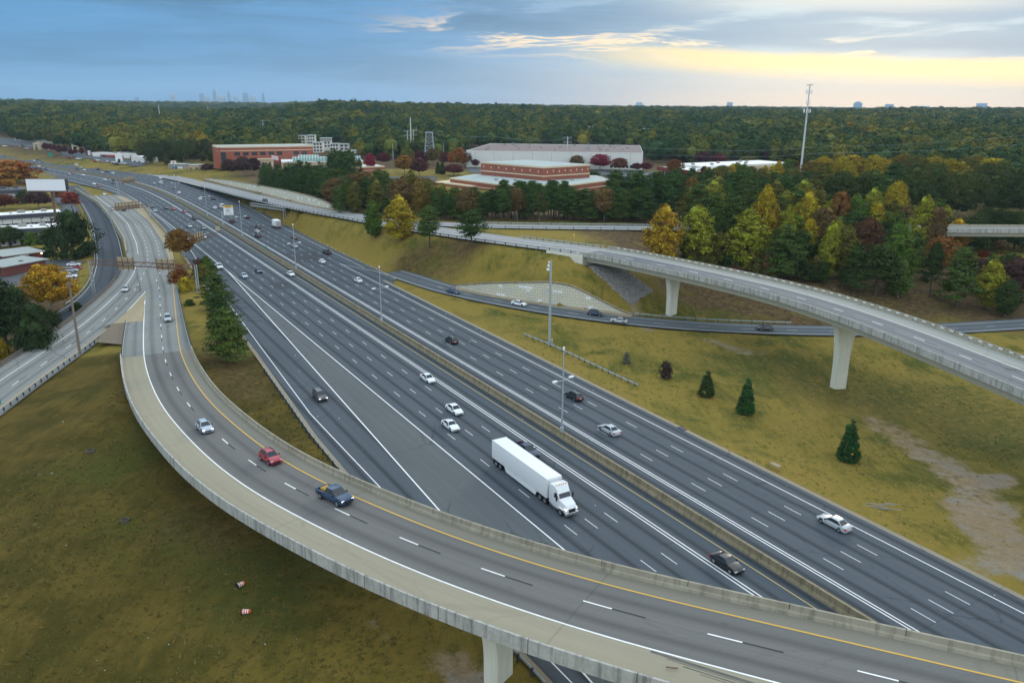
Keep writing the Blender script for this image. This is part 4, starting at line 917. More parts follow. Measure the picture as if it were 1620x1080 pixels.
def truck_parts(kind, lit):
    out = []
    def B(nm, x0, x1, y0, y1, z0, z1, m, bev=.04):
        m_ = MB(); m_.box(x0, x1, y0, y1, z0, z1); out.append((nm, bevelled(m_, [m if m is not None else paint()], bev, nm), None))
    def wh(x, R, y, dual=False):
        for sy in (-1, 1):
            m_ = MB(); yy = sy * y; m_.tube([(x, yy - .16 * (1.7 if dual else 1), R), (x, yy + .16 * (1.7 if dual else 1), R)], R, 16); out.append(('wheel', m_, M_TYRE, (x, yy)))
            m_ = MB(); e = .16 * (1.7 if dual else 1); m_.tube([(x, yy + sy * e, R), (x, yy + sy * (e + .03), R)], R * .6, 12); out.append(('rim', m_, M_RIM, 'sub'))
    if kind == 'semi':
        B('trailer_box', -10.9, 5.2, -1.3, 1.3, 1.12, 4.12, M_TRAIL, .07)
        for sy in (-1, 1):
            m_ = MB()
            for x in np.arange(-10.3, 5.1, .62): m_.box(x - .02, x + .02, sy * 1.3 - .006 if sy < 0 else 1.3, sy * 1.3 if sy < 0 else 1.306, 1.3, 3.95)
            out.append(('side_rib_pattern', m_, M_TRAIL2))
        for sy in (-1, 1):
            m_ = MB(); y0, y1 = sorted((sy * 1.29, sy * 1.25)); m_.hexa([(-6.4, y0, .38), (2.2, y0, .38), (2.2, y1, .38), (-6.4, y1, .38)], [(-6.9, y0, 1.13), (2.6, y0, 1.13), (2.6, y1, 1.13), (-6.9, y1, 1.13)]); out.append(('side_skirt', m_, M_TRAIL))
            B('top_rail', -10.92, 5.22, *sorted((sy * 1.305, sy * 1.24)), 4.08, 4.16, M_TRAIL2, .01)
        B('underframe', -10.5, 2.4, -.6, .6, .75, 1.13, M_TRIM)
        for x in (-9.6, -8.3): wh(x, .51, .98, True)
        for x in (3.4, 4.7): wh(x, .51, .98, True)
        B('chassis', 2.2, 9.3, -.5, .5, .7, 1.0, M_TRIM)
        cab = MB(); cab.loft([[(5.7, -1.2, .9), (5.7, 1.2, .9), (5.7, 1.2, 3.75), (5.7, -1.2, 3.75)], [(6.9, -1.22, .75), (6.9, 1.22, .75), (6.9, 1.16, 3.9), (6.9, -1.16, 3.9)], [(7.55, -1.2, .7), (7.55, 1.2, .7), (7.55, 1.0, 3.35), (7.55, -1.0, 3.35)], [(8.15, -1.15, .7), (8.15, 1.15, .7), (8.15, 1.05, 2.15), (8.15, -1.05, 2.15)], [(9.5, -.98, .6), (9.5, .98, .6), (9.5, .85, 1.78), (9.5, -.85, 1.78)], [(9.85, -.9, .6), (9.85, .9, .6), (9.85, .72, 1.35), (9.85, -.72, 1.35)]])
        out.append(('cab', bevelled(cab, [paint()], .09, 'cab'), None))
        out.append(('windshield', pane([(8.1, -1.02, 2.2), (8.1, 1.02, 2.2), (7.58, .96, 3.15), (7.58, -.96, 3.15)], .06, .1, .05), M_GLASS))
        for sy in (-1, 1):
            q = [(6.95, sy * 1.2, 2.15), (7.95, sy * 1.14, 2.15), (7.5, sy * 1.06, 2.95), (6.95, sy * 1.15, 2.95)]; q = q if sy < 0 else q[::-1]; out.append(('side_window', pane(q, .08, .1, .03), M_GLASS))
            m_ = MB(); m_.box(9.35, 9.75, *sorted((sy * .62, sy * .93)), 1.05, 1.35); out.append(('headlight', m_, M_HEADON))
            B('fender', 8.1, 9.3, *sorted((sy * .75, sy * 1.25)), .98, 1.22, None, .08); B('fuel_tank', 5.9, 7.6, *sorted((sy * .75, sy * 1.2)), .45, .95, M_CHROME, .12)
            m_ = MB(); m_.tube([(5.62, sy * 1.05, 1.0), (5.62, sy * 1.05, 4.0)], .07, 8); out.append(('exhaust_stack', m_, M_CHROME))
            m_ = MB(); m_.box(7.9, 8.02, *sorted((sy * 1.28, sy * 1.5)), 2.0, 2.7); out.append(('side_mirror', m_, M_TRIM))
            m_ = MB(); m_.box(-10.93, -10.88, *sorted((sy * .8, sy * 1.2)), 1.15, 1.3); out.append(('taillight', m_, M_TAIL))
            m_ = MB(); y0, y1 = sorted((sy * .75, sy * 1.28)); m_.box(-10.45, -10.41, y0, y1, .15, .95); out.append(('mud_flap', m_, M_TRIM))
            m_ = MB(); m_.box(-3.6, -3.4, sy * 1.315 - .01, sy * 1.315 + .01, 1.2, 1.3); out.append(('marker_light', m_, mat('amber_lens', (.6, .22, .02), .4, .02)))
            m_ = MB(); m_.box(-10.94, -10.915, *sorted((sy * .05, sy * 1.2)), 1.3, 4.0); out.append(('rear_door', m_, M_TRAIL2))
            m_ = MB(); m_.box(.9, 1.05, sy * .9 - .06, sy * .9 + .06, .25, 1.12); out.append(('landing_leg', m_, M_TRIM))
        for k in range(5): m_ = MB(); m_.box(7.0, 7.12, -.8 + .4 * k - .08, -.8 + .4 * k + .08, 3.86, 3.96); out.append(('roof_light', m_, MATS['amber_lens']))
        m_ = MB(); m_.box(9.83, 9.9, -.55, .55, .7, 1.3); out.append(('grille', m_, M_TRIM))
        B('bumper', 9.6, 9.95, -1.1, 1.1, .35, .78, M_CHROME, .05); wh(8.7, .52, 1.05)
    else:   # box truck
        B('cargo_box', -4.4, 1.3, -1.25, 1.25, 1.05, 3.7, M_TRAIL, .05); B('chassis', -4.3, 3.4, -.5, .5, .6, 1.05, M_TRIM)
        c_ = MB(); c_.loft([[(1.5, -1.05, .5), (1.5, 1.05, .5), (1.5, .95, 2.45), (1.5, -.95, 2.45)], [(2.5, -1.05, .5), (2.5, 1.05, .5), (2.5, .92, 2.4), (2.5, -.92, 2.4)], [(3.0, -1.05, .5), (3.0, 1.05, .5), (3.0, 1.0, 1.5), (3.0, -1.0, 1.5)], [(3.9, -.98, .5), (3.9, .98, .5), (3.9, .9, 1.2), (3.9, -.9, 1.2)]])
        out.append(('cab', bevelled(c_, [paint()], .07, 'box_cab'), None)); out.append(('windshield', pane([(3.0, -.98, 1.5), (3.0, .98, 1.5), (2.52, .9, 2.35), (2.52, -.9, 2.35)], .06, .1, .04), M_GLASS))
        wh(-2.8, .45, .95, True); wh(2.9, .45, .95)
        B('rear_door', -4.45, -4.39, -1.1, 1.1, 1.15, 3.55, mat('truck_door', (.45, .43, .42), .6, .1), .01); B('rear_bumper', -4.7, -4.4, -1.2, 1.2, .55, .95, mat('bumper_red', (.25, .12, .11), .7, .2), .02)
        for sy in (-1, 1): m_ = MB(); m_.box(-4.47, -4.38, *sorted((sy * .9, sy * 1.2)), .95, 1.08); out.append(('taillight', m_, M_TAIL))
    return out
M_TRAIL = mat('trailer_white', (.80, .82, .82), .45, .04, .5, spec=.4); M_TRAIL2 = mat('trailer_rib', (.66, .68, .69), .5, .05)
LIB = {}
def vehicle_proto(kind, lit, detail):
    key = (kind, lit, detail)
    if key in LIB: return LIB[key]
    parts = truck_parts(kind, lit) if kind in ('semi', 'box_truck') else car_parts(kind, lit)
    res = []
    for e in parts:
        nm, g, m_ = e[0], e[1], e[2]; me_ = g if isinstance(g, bpy.types.Mesh) else g.mesh(nm, [m_])
        res.append((nm, me_, len(e) > 3 and e[3] == 'sub'))
    if not detail:
        bm = bmesh.new(); mats = []
        for nm, me_, _s in res:
            t_ = me_.copy(); off = len(mats); mats += list(t_.materials); idx_ = np.zeros(len(t_.polygons), np.int32); t_.polygons.foreach_get('material_index', idx_); t_.polygons.foreach_set('material_index', idx_ + off); bm.from_mesh(t_)
        j = bpy.data.meshes.new(kind + '_whole'); bm.to_mesh(j); bm.free()
        for x in mats: j.materials.append(x)
        res = j
    LIB[key] = res; return res
NAMES = {'sedan': 'sedan', 'coupe': 'coupe', 'suv': 'suv', 'crossover': 'crossover', 'van': 'passenger_van', 'pickup': 'pickup_truck', 'semi': 'semi_truck', 'box_truck': 'box_truck'}
CATS = {'sedan': 'car', 'coupe': 'car', 'suv': 'car', 'crossover': 'car', 'van': 'van', 'pickup': 'pickup', 'semi': 'truck', 'box_truck': 'truck'}
def vehicle(kind, loc, ang, col, label, group, lit=False, detail=None, pitch=0.0):
    dist = math.hypot(loc[0], loc[1]); detail = dist < 330 if detail is None else detail
    nm = NAMES[kind]; pr_ = vehicle_proto(kind, lit, detail)
    if detail:
        root = empty(nm, loc, ang); wheel = None
        root.rotation_euler = (0, pitch, ang)
        for pn, me_, sub in pr_:
            o = link(pn, me_, wheel if sub and wheel is not None else root); o.color = (*col, 1)
            if pn == 'wheel': wheel = o
    else:
        root = link(nm, pr_); root.location = loc; root.rotation_euler = (0, 0, ang); root.color = (*col, 1)
    tag(root, label, CATS[kind], group); return root
WHT, SIL, GRY, DGR, BLK, NVY, BLU, RED, MAR, LBL = (.75, .77, .78), (.42, .45, .47), (.18, .19, .20), (.055, .058, .062), (.014, .015, .017), (.012, .024, .055), (.013, .045, .105), (.34, .016, .03), (.10, .012, .016), (.38, .46, .54)
HWZ = lambda q: 0.0
def drive(path, rev, kind, px, py, col, label, group, lit=False, zc=.55, detail=None, snap=None):
    z = 0.0
    for _ in range(12):
        p = P(px, py, z + zc); q, off, i = path.near(p); z = path.at(q)[2]
    t2 = path.tan(q); a = math.atan2(t2[1], t2[0]) + (math.pi if rev else 0)
    sl = (path.at(min(q + 3, path.L))[2] - path.at(max(q - 3, 0))[2]) / 6
    return vehicle(kind, (p[0], p[1], z + .03), a, col, label, group, lit, detail, math.atan(sl) * (1 if rev else -1))
TO, AW = 'traffic coming down the near side of the freeway', 'traffic driving away on the far side of the freeway'
for k_, x, y, c_, l_, lit in [
    ('semi', 846, 758, WHT, 'white semi truck with a long plain white trailer', True),
    ('pickup', 833, 713, NVY, 'dark navy pickup overtaking right beside the white semi trailer', False),
    ('coupe', 1150, 889, BLK, 'black car hugging the median barrier just above the curved bridge', False),
    ('sedan', 677, 598, WHT, 'white sedan on the double white line above the two white cars', False),
    ('sedan', 719, 647, WHT, 'white sedan behind and right of the other white car above the semi truck', False),
    ('coupe', 713, 672, WHT, 'low white coupe closest behind the white semi truck', False),
    ('suv', 506, 626, DGR, 'dark grey suv with headlights on alone in the wide outer lane', True),
    ('sedan', 460, 433, WHT, 'white sedan running beside the median barrier near a light pole', False),
    ('sedan', 409, 428, BLU, 'dark blue sedan between the white sedan and the pale blue one', False),
    ('sedan', 386, 436, LBL, 'pale blue sedan ahead of the dark blue sedan', False),
    ('pickup', 346.5, 422, WHT, 'white pickup on the shoulder behind the roadside pines', False),
    ('suv', 322, 375, WHT, 'white suv just under the cantilever sign back over the lanes', False),
    ('crossover', 322, 361, GRY, 'grey car mostly hidden behind the cantilever sign back', False),
    ('pickup', 308, 345, DGR, 'dark pickup in the inner lane before the cantilever sign', False),
    ('sedan', 300, 357.5, SIL, 'silver sedan behind the white suv and below the dark pickup', False),
    ('sedan', 292.5, 334, RED, 'red sedan nearest the double line, followed by a darker red car', False),
    ('sedan', 274.5, 330, RED, 'red car one lane right of a dark hatchback', False),
    ('crossover', 262.5, 329, DGR, 'dark hatchback abreast of the red car', False),
    ('suv', 241, 326, GRY, 'grey suv beside the tan roadside barrier', False),
    ('sedan', 245, 333, SIL, 'silver sedan just below the grey suv', False),
    ('sedan', 179.5, 289.5, BLK, 'black car beside the small overhead sign back', False), ('crossover', 180, 285, NVY, 'navy car right behind the black car at the small sign', False),
    ('sedan', 165.5, 284, WHT, 'white sedan behind the black and navy pair', False), ('sedan', 157, 294.5, RED, 'red sedan beside a white one where the ramp leaves', False), ('sedan', 148.5, 291, WHT, 'white sedan beside a red one where the ramp leaves', False),
    ('sedan', 131, 277, WHT, 'lone white sedan past the red and white pair', False), ('sedan', 109.5, 275.5, SIL, 'silver sedan beside a far red car', False), ('sedan', 114.5, 273.5, RED, 'far red car beside a silver sedan', False),
    ('crossover', 73, 268, MAR, 'far maroon car level with the top of the billboard', False), ('sedan', 61, 263, WHT, 'far white sedan behind the maroon car', False), ('sedan', 41, 259.5, WHT, 'farthest white sedan above the orange trees', False)]:
    drive(HW, True, k_, x, y, c_, l_, TO, lit, 1.6 if k_ == 'semi' else .6)
for k_, x, y, c_, l_ in [
    ('sedan', 1320, 826, SIL, 'pale silver sedan nearest the camera on the far carriageway'), ('sedan', 964, 679, SIL, 'champagne silver sedan right of the tall median light pole'), ('crossover', 908, 626, BLK, 'black car with red tail lights beside the twin lamp heads'),
    ('crossover', 714, 538, BLK, 'lone black hatchback in the middle of the far carriageway'), ('sedan', 566, 443, WHT, 'white sedan where the exit lane splits away'), ('coupe', 509, 413, WHT, 'white coupe on the dark asphalt patch'), ('pickup', 517, 399, BLK, 'black pickup just above the white coupe'),
    ('sedan', 466, 389, SIL, 'silver sedan seen behind a median light pole'), ('sedan', 465, 376, MAR, 'maroon sedan right above the silver sedan at the pole'), ('box_truck', 436, 354, WHT, 'white box truck in the outside lane below the gantry arm'),
    ('suv', 408, 373, BLK, 'black suv at the bottom of a line of three cars'), ('sedan', 406.5, 365.5, SIL, 'silver sedan in the middle of a line of three cars'), ('suv', 408, 359, DGR, 'dark suv at the top of a line of three cars'), ('suv', 390.5, 343.5, BLK, 'black suv right of the white and yellow sign'),
    ('pickup', 367, 350, MAR, 'dark maroon pickup just below the white and yellow sign'), ('van', 351, 327, WHT, 'white van partly behind the white and yellow sign'), ('sedan', 339.5, 328.5, WHT, 'white car left of the white and yellow sign'), ('crossover', 337, 314.5, BLK, 'black crossover between two grass edged lanes near the exit road'),
    ('sedan', 316, 314.5, WHT, 'white sedan left of the black crossover'), ('sedan', 283, 304.5, WHT, 'white sedan ahead of a grey sedan'), ('sedan', 276, 297.5, GRY, 'grey sedan ahead of a white sedan'), ('van', 254.5, 289.5, WHT, 'tall white van beside the median bend'), ('sedan', 243, 290, SIL, 'silver car next to the tall white van'),
    ('sedan', 253, 282, WHT, 'white sedan just beyond the tall white van'), ('sedan', 178, 274, WHT, 'white sedan at the rear of a group of far cars'), ('sedan', 169.5, 271, DGR, 'dark sedan in a group of far cars'), ('suv', 155.5, 268, BLK, 'black suv in a group of far cars by the storefronts'), ('sedan', 161, 273, SIL, 'silver sedan by the median in a group of far cars'),
    ('sedan', 148.5, 264.3, WHT, 'far white sedan at the outer edge below the storefronts'), ('van', 121, 261.5, WHT, 'far white van among smaller cars'), ('sedan', 122, 267.3, NVY, 'far navy sedan below the white van'), ('sedan', 133, 269, WHT, 'far white sedan right of the navy sedan'), ('sedan', 127.5, 265, SIL, 'far silver sedan right behind the white van'), ('pickup', 97, 259, BLK, 'far black pickup alone ahead of the van'),
    ('sedan', 60, 252.5, DGR, 'far dark sedan under the green road sign'), ('sedan', 53.5, 254.3, WHT, 'far white sedan beside the dark one near the green sign'), ('sedan', 26, 248, RED, 'farthest red car on the freeway'), ('sedan', 7.5, 247, DGR, 'farthest dark car at the edge of the picture')]:
    drive(HW, False, k_, x, y, c_, l_, AW, False, 1.7 if k_ == 'box_truck' else .6)
RG = 'cars on the ramps'
for path, rev, k_, x, y, c_, l_, lit in [
    (RP, False, 'suv', 195.5, 332, BLK, 'black suv under the twin sign gantry upstream on the ramp', False), (RP, False, 'sedan', 165, 307, WHT, 'white sedan entering the ramp by the painted gore', False),
    (BR, True, 'sedan', 199, 457, SIL, 'silver sedan taking the left branch before the gore', False), (RP, False, 'suv', 265.5, 504, SIL, 'silver suv heading for the bridge joint on the ramp', False),
    (RP, False, 'crossover', 324, 676, LBL, 'silver crossover with headlights on, first of three cars on the curved bridge', True), (RP, False, 'crossover', 428, 724, RED, 'red hatchback between the silver crossover and the blue pickup', False), (RP, False, 'pickup', 530, 785, BLU, 'dark blue pickup with headlights on and a yellow load', True),
    (FP, True, 'suv', 419, 318, BLK, 'black suv alone on the approach road beside the pale retaining wall', False),
    (LX, False, 'sedan', 717, 461, BLU, 'dark blue car at the start of the exit road', False), (LX, False, 'sedan', 821, 480, WHT, 'white car passing the panelled wall on the exit road', False), (LX, False, 'crossover', 942, 496, NVY, 'dark car with red tail lights at the end of the panelled wall', False),
    (LX, True, 'coupe', 979, 507, SIL, 'pale silver coupe in the near lane of the exit road', False), (LX, True, 'crossover', 1210, 519, DGR, 'dark grey car on the exit road between the two flyover piers', False)]:
    o = drive(path, rev, k_, x, y, c_, l_, RG, lit)
    if 'yellow load' in l_:
        m_ = MB(); m_.box(-2.3, -1.1, -.55, .5, .84, 1.3); ld = link('cargo_load', bevelled(m_, [mat('yellow_load', (.40, .25, .04), .7, .2)], .06, 'cargo_load')); ld.matrix_world = o.matrix_world.copy(); ld.location = o.location; ld.rotation_euler = o.rotation_euler
        tag(ld, 'yellow load lying in the bed of the dark blue pickup', 'load')
PG = 'cars parked outside the brick motel office'
for i, (k_, x, y, c_, l_, a) in enumerate([('suv', 54, 420, WHT, 'white suv parked alone before the low brick building', .15), ('sedan', 117, 420.5, WHT, 'white sedan at the top of the parked row', .25), ('sedan', 119, 426, RED, 'red car second in the parked row', .25), ('suv', 113, 430.5, SIL, 'silver suv in the middle of the parked row', .25), ('sedan', 112, 435, DGR, 'dark car fourth in the parked row', .25), ('pickup', 109, 440, WHT, 'white pickup at the bottom of the parked row', .25)]):
    p = onground(x, y); vehicle(k_, (p[0], p[1], p[2] + .03), a, c_, l_, PG)
# ------------------------------------------------------------------ trees
M_BARK = mat('bark', (.085, .062, .045), .95, .3, 2.0); M_BARK2 = mat('pale_bark', (.26, .23, .19), .95, .3, 2.0)
def leaf_mat():
    m, t, b = _pr('foliage', .75); b.inputs['Specular IOR Level'].default_value = .15
    oi = t.n.new('ShaderNodeObjectInfo'); g = t.n.new('ShaderNodeNewGeometry')
    n = t.noise(t.vmul(g.outputs['Position'], (.45, .45, .45)), 1.0, 3, .6); k = g.outputs['Random Per Island']
    f = t.mul(t.add(.68, t.mul(k, .64)), t.add(.45, t.mul(n, 1.1)))
    c = t.mix(1.0, oi.outputs['Color'], t.vec(f, f, f), 'MULTIPLY')
    hs = t.n.new('ShaderNodeHueSaturation'); t.put(hs.inputs['Hue'], t.add(.5, t.add(t.mul(t.sub(n, .5), .10), t.mul(t.sub(k, .5), .05)))); t.put(hs.inputs['Color'], c); t.l.new(hs.outputs[0], b.inputs['Base Color'])
    b.inputs['Subsurface Weight'].default_value = 0.0
    return m
M_LEAF = leaf_mat()
def leaves_mesh(name, cen, nrm, size, rs, asp=.62, loose=.75):
    """many small leaf sprays: centres, outward directions and sizes"""
    N = len(cen); d = nrm + rs.normal(0, loose, (N, 3)); d /= np.linalg.norm(d, axis=1)[:, None] + 1e-9
    a = np.cross(d, rs.normal(0, 1, (N, 3))); a /= np.linalg.norm(a, axis=1)[:, None] + 1e-9; b_ = np.cross(d, a)
    s = size * rs.uniform(.6, 1.3, N); u = a * (s / 2)[:, None]; v = b_ * (s * asp / 2)[:, None]; bend = d * (s * .18)[:, None]
    co = np.stack([cen - u - bend, cen - v * 1.0, cen + u - bend, cen + v * 1.0], 1).reshape(-1, 3)
    me_ = bpy.data.meshes.new(name); me_.vertices.add(4 * N); me_.vertices.foreach_set('co', co.ravel()); me_.loops.add(4 * N); me_.loops.foreach_set('vertex_index', np.arange(4 * N, dtype=np.int32))
    me_.polygons.add(N); me_.polygons.foreach_set('loop_start', np.arange(0, 4 * N, 4, dtype=np.int32)); me_.update(calc_edges=True); me_.materials.append(M_LEAF); return me_
def crown_points(kind, H, rs, ncl, per, spread):
    """clumps of foliage on an uneven crown outline; returns centres and outward directions"""
    C, Nn = [], []
    ph = rs.uniform(0, 6.28, 6)
    for k in range(ncl):
        th = rs.uniform(0, 2 * math.pi)
        if kind == 'oval': t_ = rs.beta(1.15, 1.35); r = .235 * (math.sin(math.pi * min(1, .10 + t_ * .93)) ** .75) * (1.08 - .30 * t_); z = .10 + .89 * t_; low = .10
        elif kind == 'cone': t_ = rs.beta(1.0, 1.7); r = .215 * (1 - t_) ** .85 * (1 if t_ > .06 else .7) + .012; z = .05 + .95 * t_
        elif kind == 'round': u_ = rs.uniform(-.75, 1); t_ = (u_ + 1) / 2; r = .36 * math.sqrt(max(0, 1 - u_ * u_)) + .02; z = .36 + .31 * u_ * 1.0 + .31 * 0 + .02; z = .60 + .38 * u_ * (1 if u_ > 0 else .78)
        elif kind == 'pine': t_ = rs.beta(1.6, 1.3); r = .20 * (1 - t_ ** 2.2) * (.55 + .45 * min(1, t_ * 3)) * rs.choice([.55, 1, 1.15]) + .015; z = .30 + .70 * t_
        elif kind == 'fullpine': t_ = rs.beta(1.2, 1.5); r = .225 * (1 - t_) ** .5 * rs.choice([.7, 1, 1.2]) + .015; z = .14 + .86 * t_
        elif kind == 'bush': u_ = rs.uniform(-.3, 1); t_ = u_; r = .62 * math.sqrt(max(0, 1 - u_ * u_)); z = .28 + .70 * u_
        elif kind == 'thin': t_ = rs.beta(1.5, 1.2); r = .17 * math.sin(math.pi * min(1, .1 + .9 * t_)) + .02; z = .28 + .72 * t_
        if kind != 'cone': r *= 1 + .20 * math.sin(th * 2 + ph[0] + z * 5) + .14 * math.sin(th * 3 + ph[1] - z * 9)
        rr = r * (1 - abs(rs.normal(0, .20 if kind != 'cone' else .09)))
        c = np.array([math.cos(th) * rr, math.sin(th) * rr, z]) * H
        out = np.array([math.cos(th), math.sin(th), .55 if kind != 'cone' else .35]); out /= np.linalg.norm(out)
        n = max(4, int(per * rs.uniform(.6, 1.4))); sp = np.array([spread, spread, spread * (.38 if kind in ('pine', 'fullpine') else .7)]) * H
        p = c + rs.normal(0, 1, (n, 3)) * sp * rs.uniform(.6, 1.25); C.append(p); Nn.append(out + (p - c) / (np.linalg.norm(p - c, axis=1)[:, None] + 1e-6) * .8)
    C = np.concatenate(C); Nn = np.concatenate(Nn); k = C[:, 2] > .02 * H; return C[k], Nn[k]
TREE = {}
def tree_proto(kind, var):
    key = (kind, var)
    if key in TREE: return TREE[key]
    rs = np.random.default_rng(abs(hash((kind, var))) % 9973 if False else (sum(map(ord, kind)) * 7 + var * 131)); H = 16.0
    cfg = {'oval': (240, 32, .027, .50), 'cone': (330, 30, .020, .36), 'round': (240, 34, .036, .54), 'pine': (140, 44, .036, .54), 'fullpine': (180, 42, .034, .52), 'bush': (130, 28, .060, .9), 'thin': (60, 13, .04, .5)}[kind]
    c, n = crown_points(kind, H, rs, cfg[0], cfg[1], cfg[2]); cm = leaves_mesh(kind + '_crown', c, n, cfg[3], rs, .42 if 'pine' in kind else .66)
    # leafy masses inside the crown, so that it is not see-through
    bm = bmesh.new(); bm.from_mesh(cm); ax = c[:, :2].mean(0); nb = {'thin': 0, 'pine': 26, 'fullpine': 34}.get(kind, 40)
    for i in rs.choice(len(c), nb, replace=False) if nb else ():
        p = c[i].copy(); p[:2] = ax + (p[:2] - ax) * (.55 if kind != 'cone' else .72); p[2] = p[2] * .96; r_ = H * {'cone': .050, 'pine': .040, 'fullpine': .045, 'bush': .13}.get(kind, .062) * rs.uniform(.75, 1.25)
        vs = bmesh.ops.create_icosphere(bm, subdivisions=2, radius=r_, matrix=Matrix.Translation(p) @ Matrix.Diagonal((1, 1, .6 if 'pine' in kind else .85, 1)))['verts']
        for v in vs: v.co += Vector(rs.normal(0, r_ * .16, 3))
    bm.to_mesh(cm); bm.free()
    tm = MB(); top = {'oval': .8, 'cone': .8, 'round': .62, 'pine': .95, 'fullpine': .93, 'bush': .3, 'thin': .85}[kind] * H; r0 = {'bush': .10}.get(kind, .26 if kind != 'thin' else .14)
    lean = rs.normal(0, .18, 2); pts_ = [(0, 0, -.6), (lean[0] * .3, lean[1] * .3, top * .35), (lean[0], lean[1], top * .7), (lean[0] * 1.2, lean[1] * 1.1, top)]; tm.tube(pts_, r0, 7, 0, .05)
    for k in range({'pine': 16, 'fullpine': 16, 'cone': 6, 'bush': 5}.get(kind, 14)):
        z = top * rs.uniform(.35, .95); th = rs.uniform(0, 6.28); ln = H * {'pine': .17, 'fullpine': .19, 'cone': .08, 'bush': .14, 'round': .27, 'thin': .12}.get(kind, .15) * (1.15 - .6 * z / H); up = .15 if 'pine' in kind else .7
        b0 = np.array([lean[0] * z / top, lean[1] * z / top, z]); m1 = b0 + np.array([math.cos(th), math.sin(th), up]) * ln * .55; tm.tube([b0, m1, m1 + np.array([math.cos(th + .3), math.sin(th + .3), up * .8]) * ln * .5], .085 if kind != 'thin' else .05, 5, 0, .02)
    TREE[key] = (cm, tm.mesh(kind + '_trunk', [M_BARK2 if kind in ('oval', 'thin', 'round') else M_BARK])); return TREE[key]
TN = {'oval': 'poplar_tree', 'cone': 'juniper_tree', 'round': 'broadleaf_tree', 'pine': 'pine_tree', 'fullpine': 'pine_tree', 'bush': 'shrub', 'thin': 'bare_tree'}
tr_rng = random.Random(11)
def tree(kind, loc, h, wid, col, label, group=None, jit=.10, name=None):
    """h metres tall; wid scales the crown width"""
    cm, tm = tree_proto(kind, tr_rng.randrange(3)); root = empty(name or TN[kind], loc, tr_rng.uniform(0, 6.28)); s = h / 16.0; root.scale = (s * wid, s * wid, s)
    t_ = link('trunk', tm, root); c = link('crown', cm, root); k = tr_rng.uniform(1 - jit, 1 + jit); c.color = (min(1, col[0] * k * tr_rng.uniform(.95, 1.05)), min(1, col[1] * k), col[2] * k, 1)
    tag(root, label, 'shrub' if kind == 'bush' and not name else 'tree', group); return root
def tree_px(kind, px, by, ty, col, label, group=None, wid=None, wpx=None, zb=None, **k):
    """tree standing on the ground seen at (px, by) whose top reaches row ty"""
    q = onground(px, by) if zb is None else P(px, by, zb); h = zat(q, ty) - q[2]
    full = {'oval': .50, 'cone': .45, 'round': .80, 'pine': .46, 'fullpine': .5, 'bush': 1.35, 'thin': .4}[kind]
    if wpx: wid = wpx * mpp(q) / (h * full)
    return tree(kind, (q[0], q[1], q[2] - .1), h, wid or 1.0, col, label, group, **k)
PINE = (.052, .094, .020); PINE2 = (.072, .108, .019); DKG = (.042, .068, .012); GRN = (.075, .120, .014); LIME = (.225, .220, .016); YLW = (.31, .225, .013); GOLD = (.38, .205, .010); OLV = (.120, .110, .016); RUST = (.24, .075, .014); REDT = (.20, .030, .016); MARO = (.10, .018, .020); BRN = (.140, .088, .030); DMAR = (.075, .032, .028); CRIM = (.22, .018, .045)
T1 = 'standout autumn trees at the edge of the right wood'
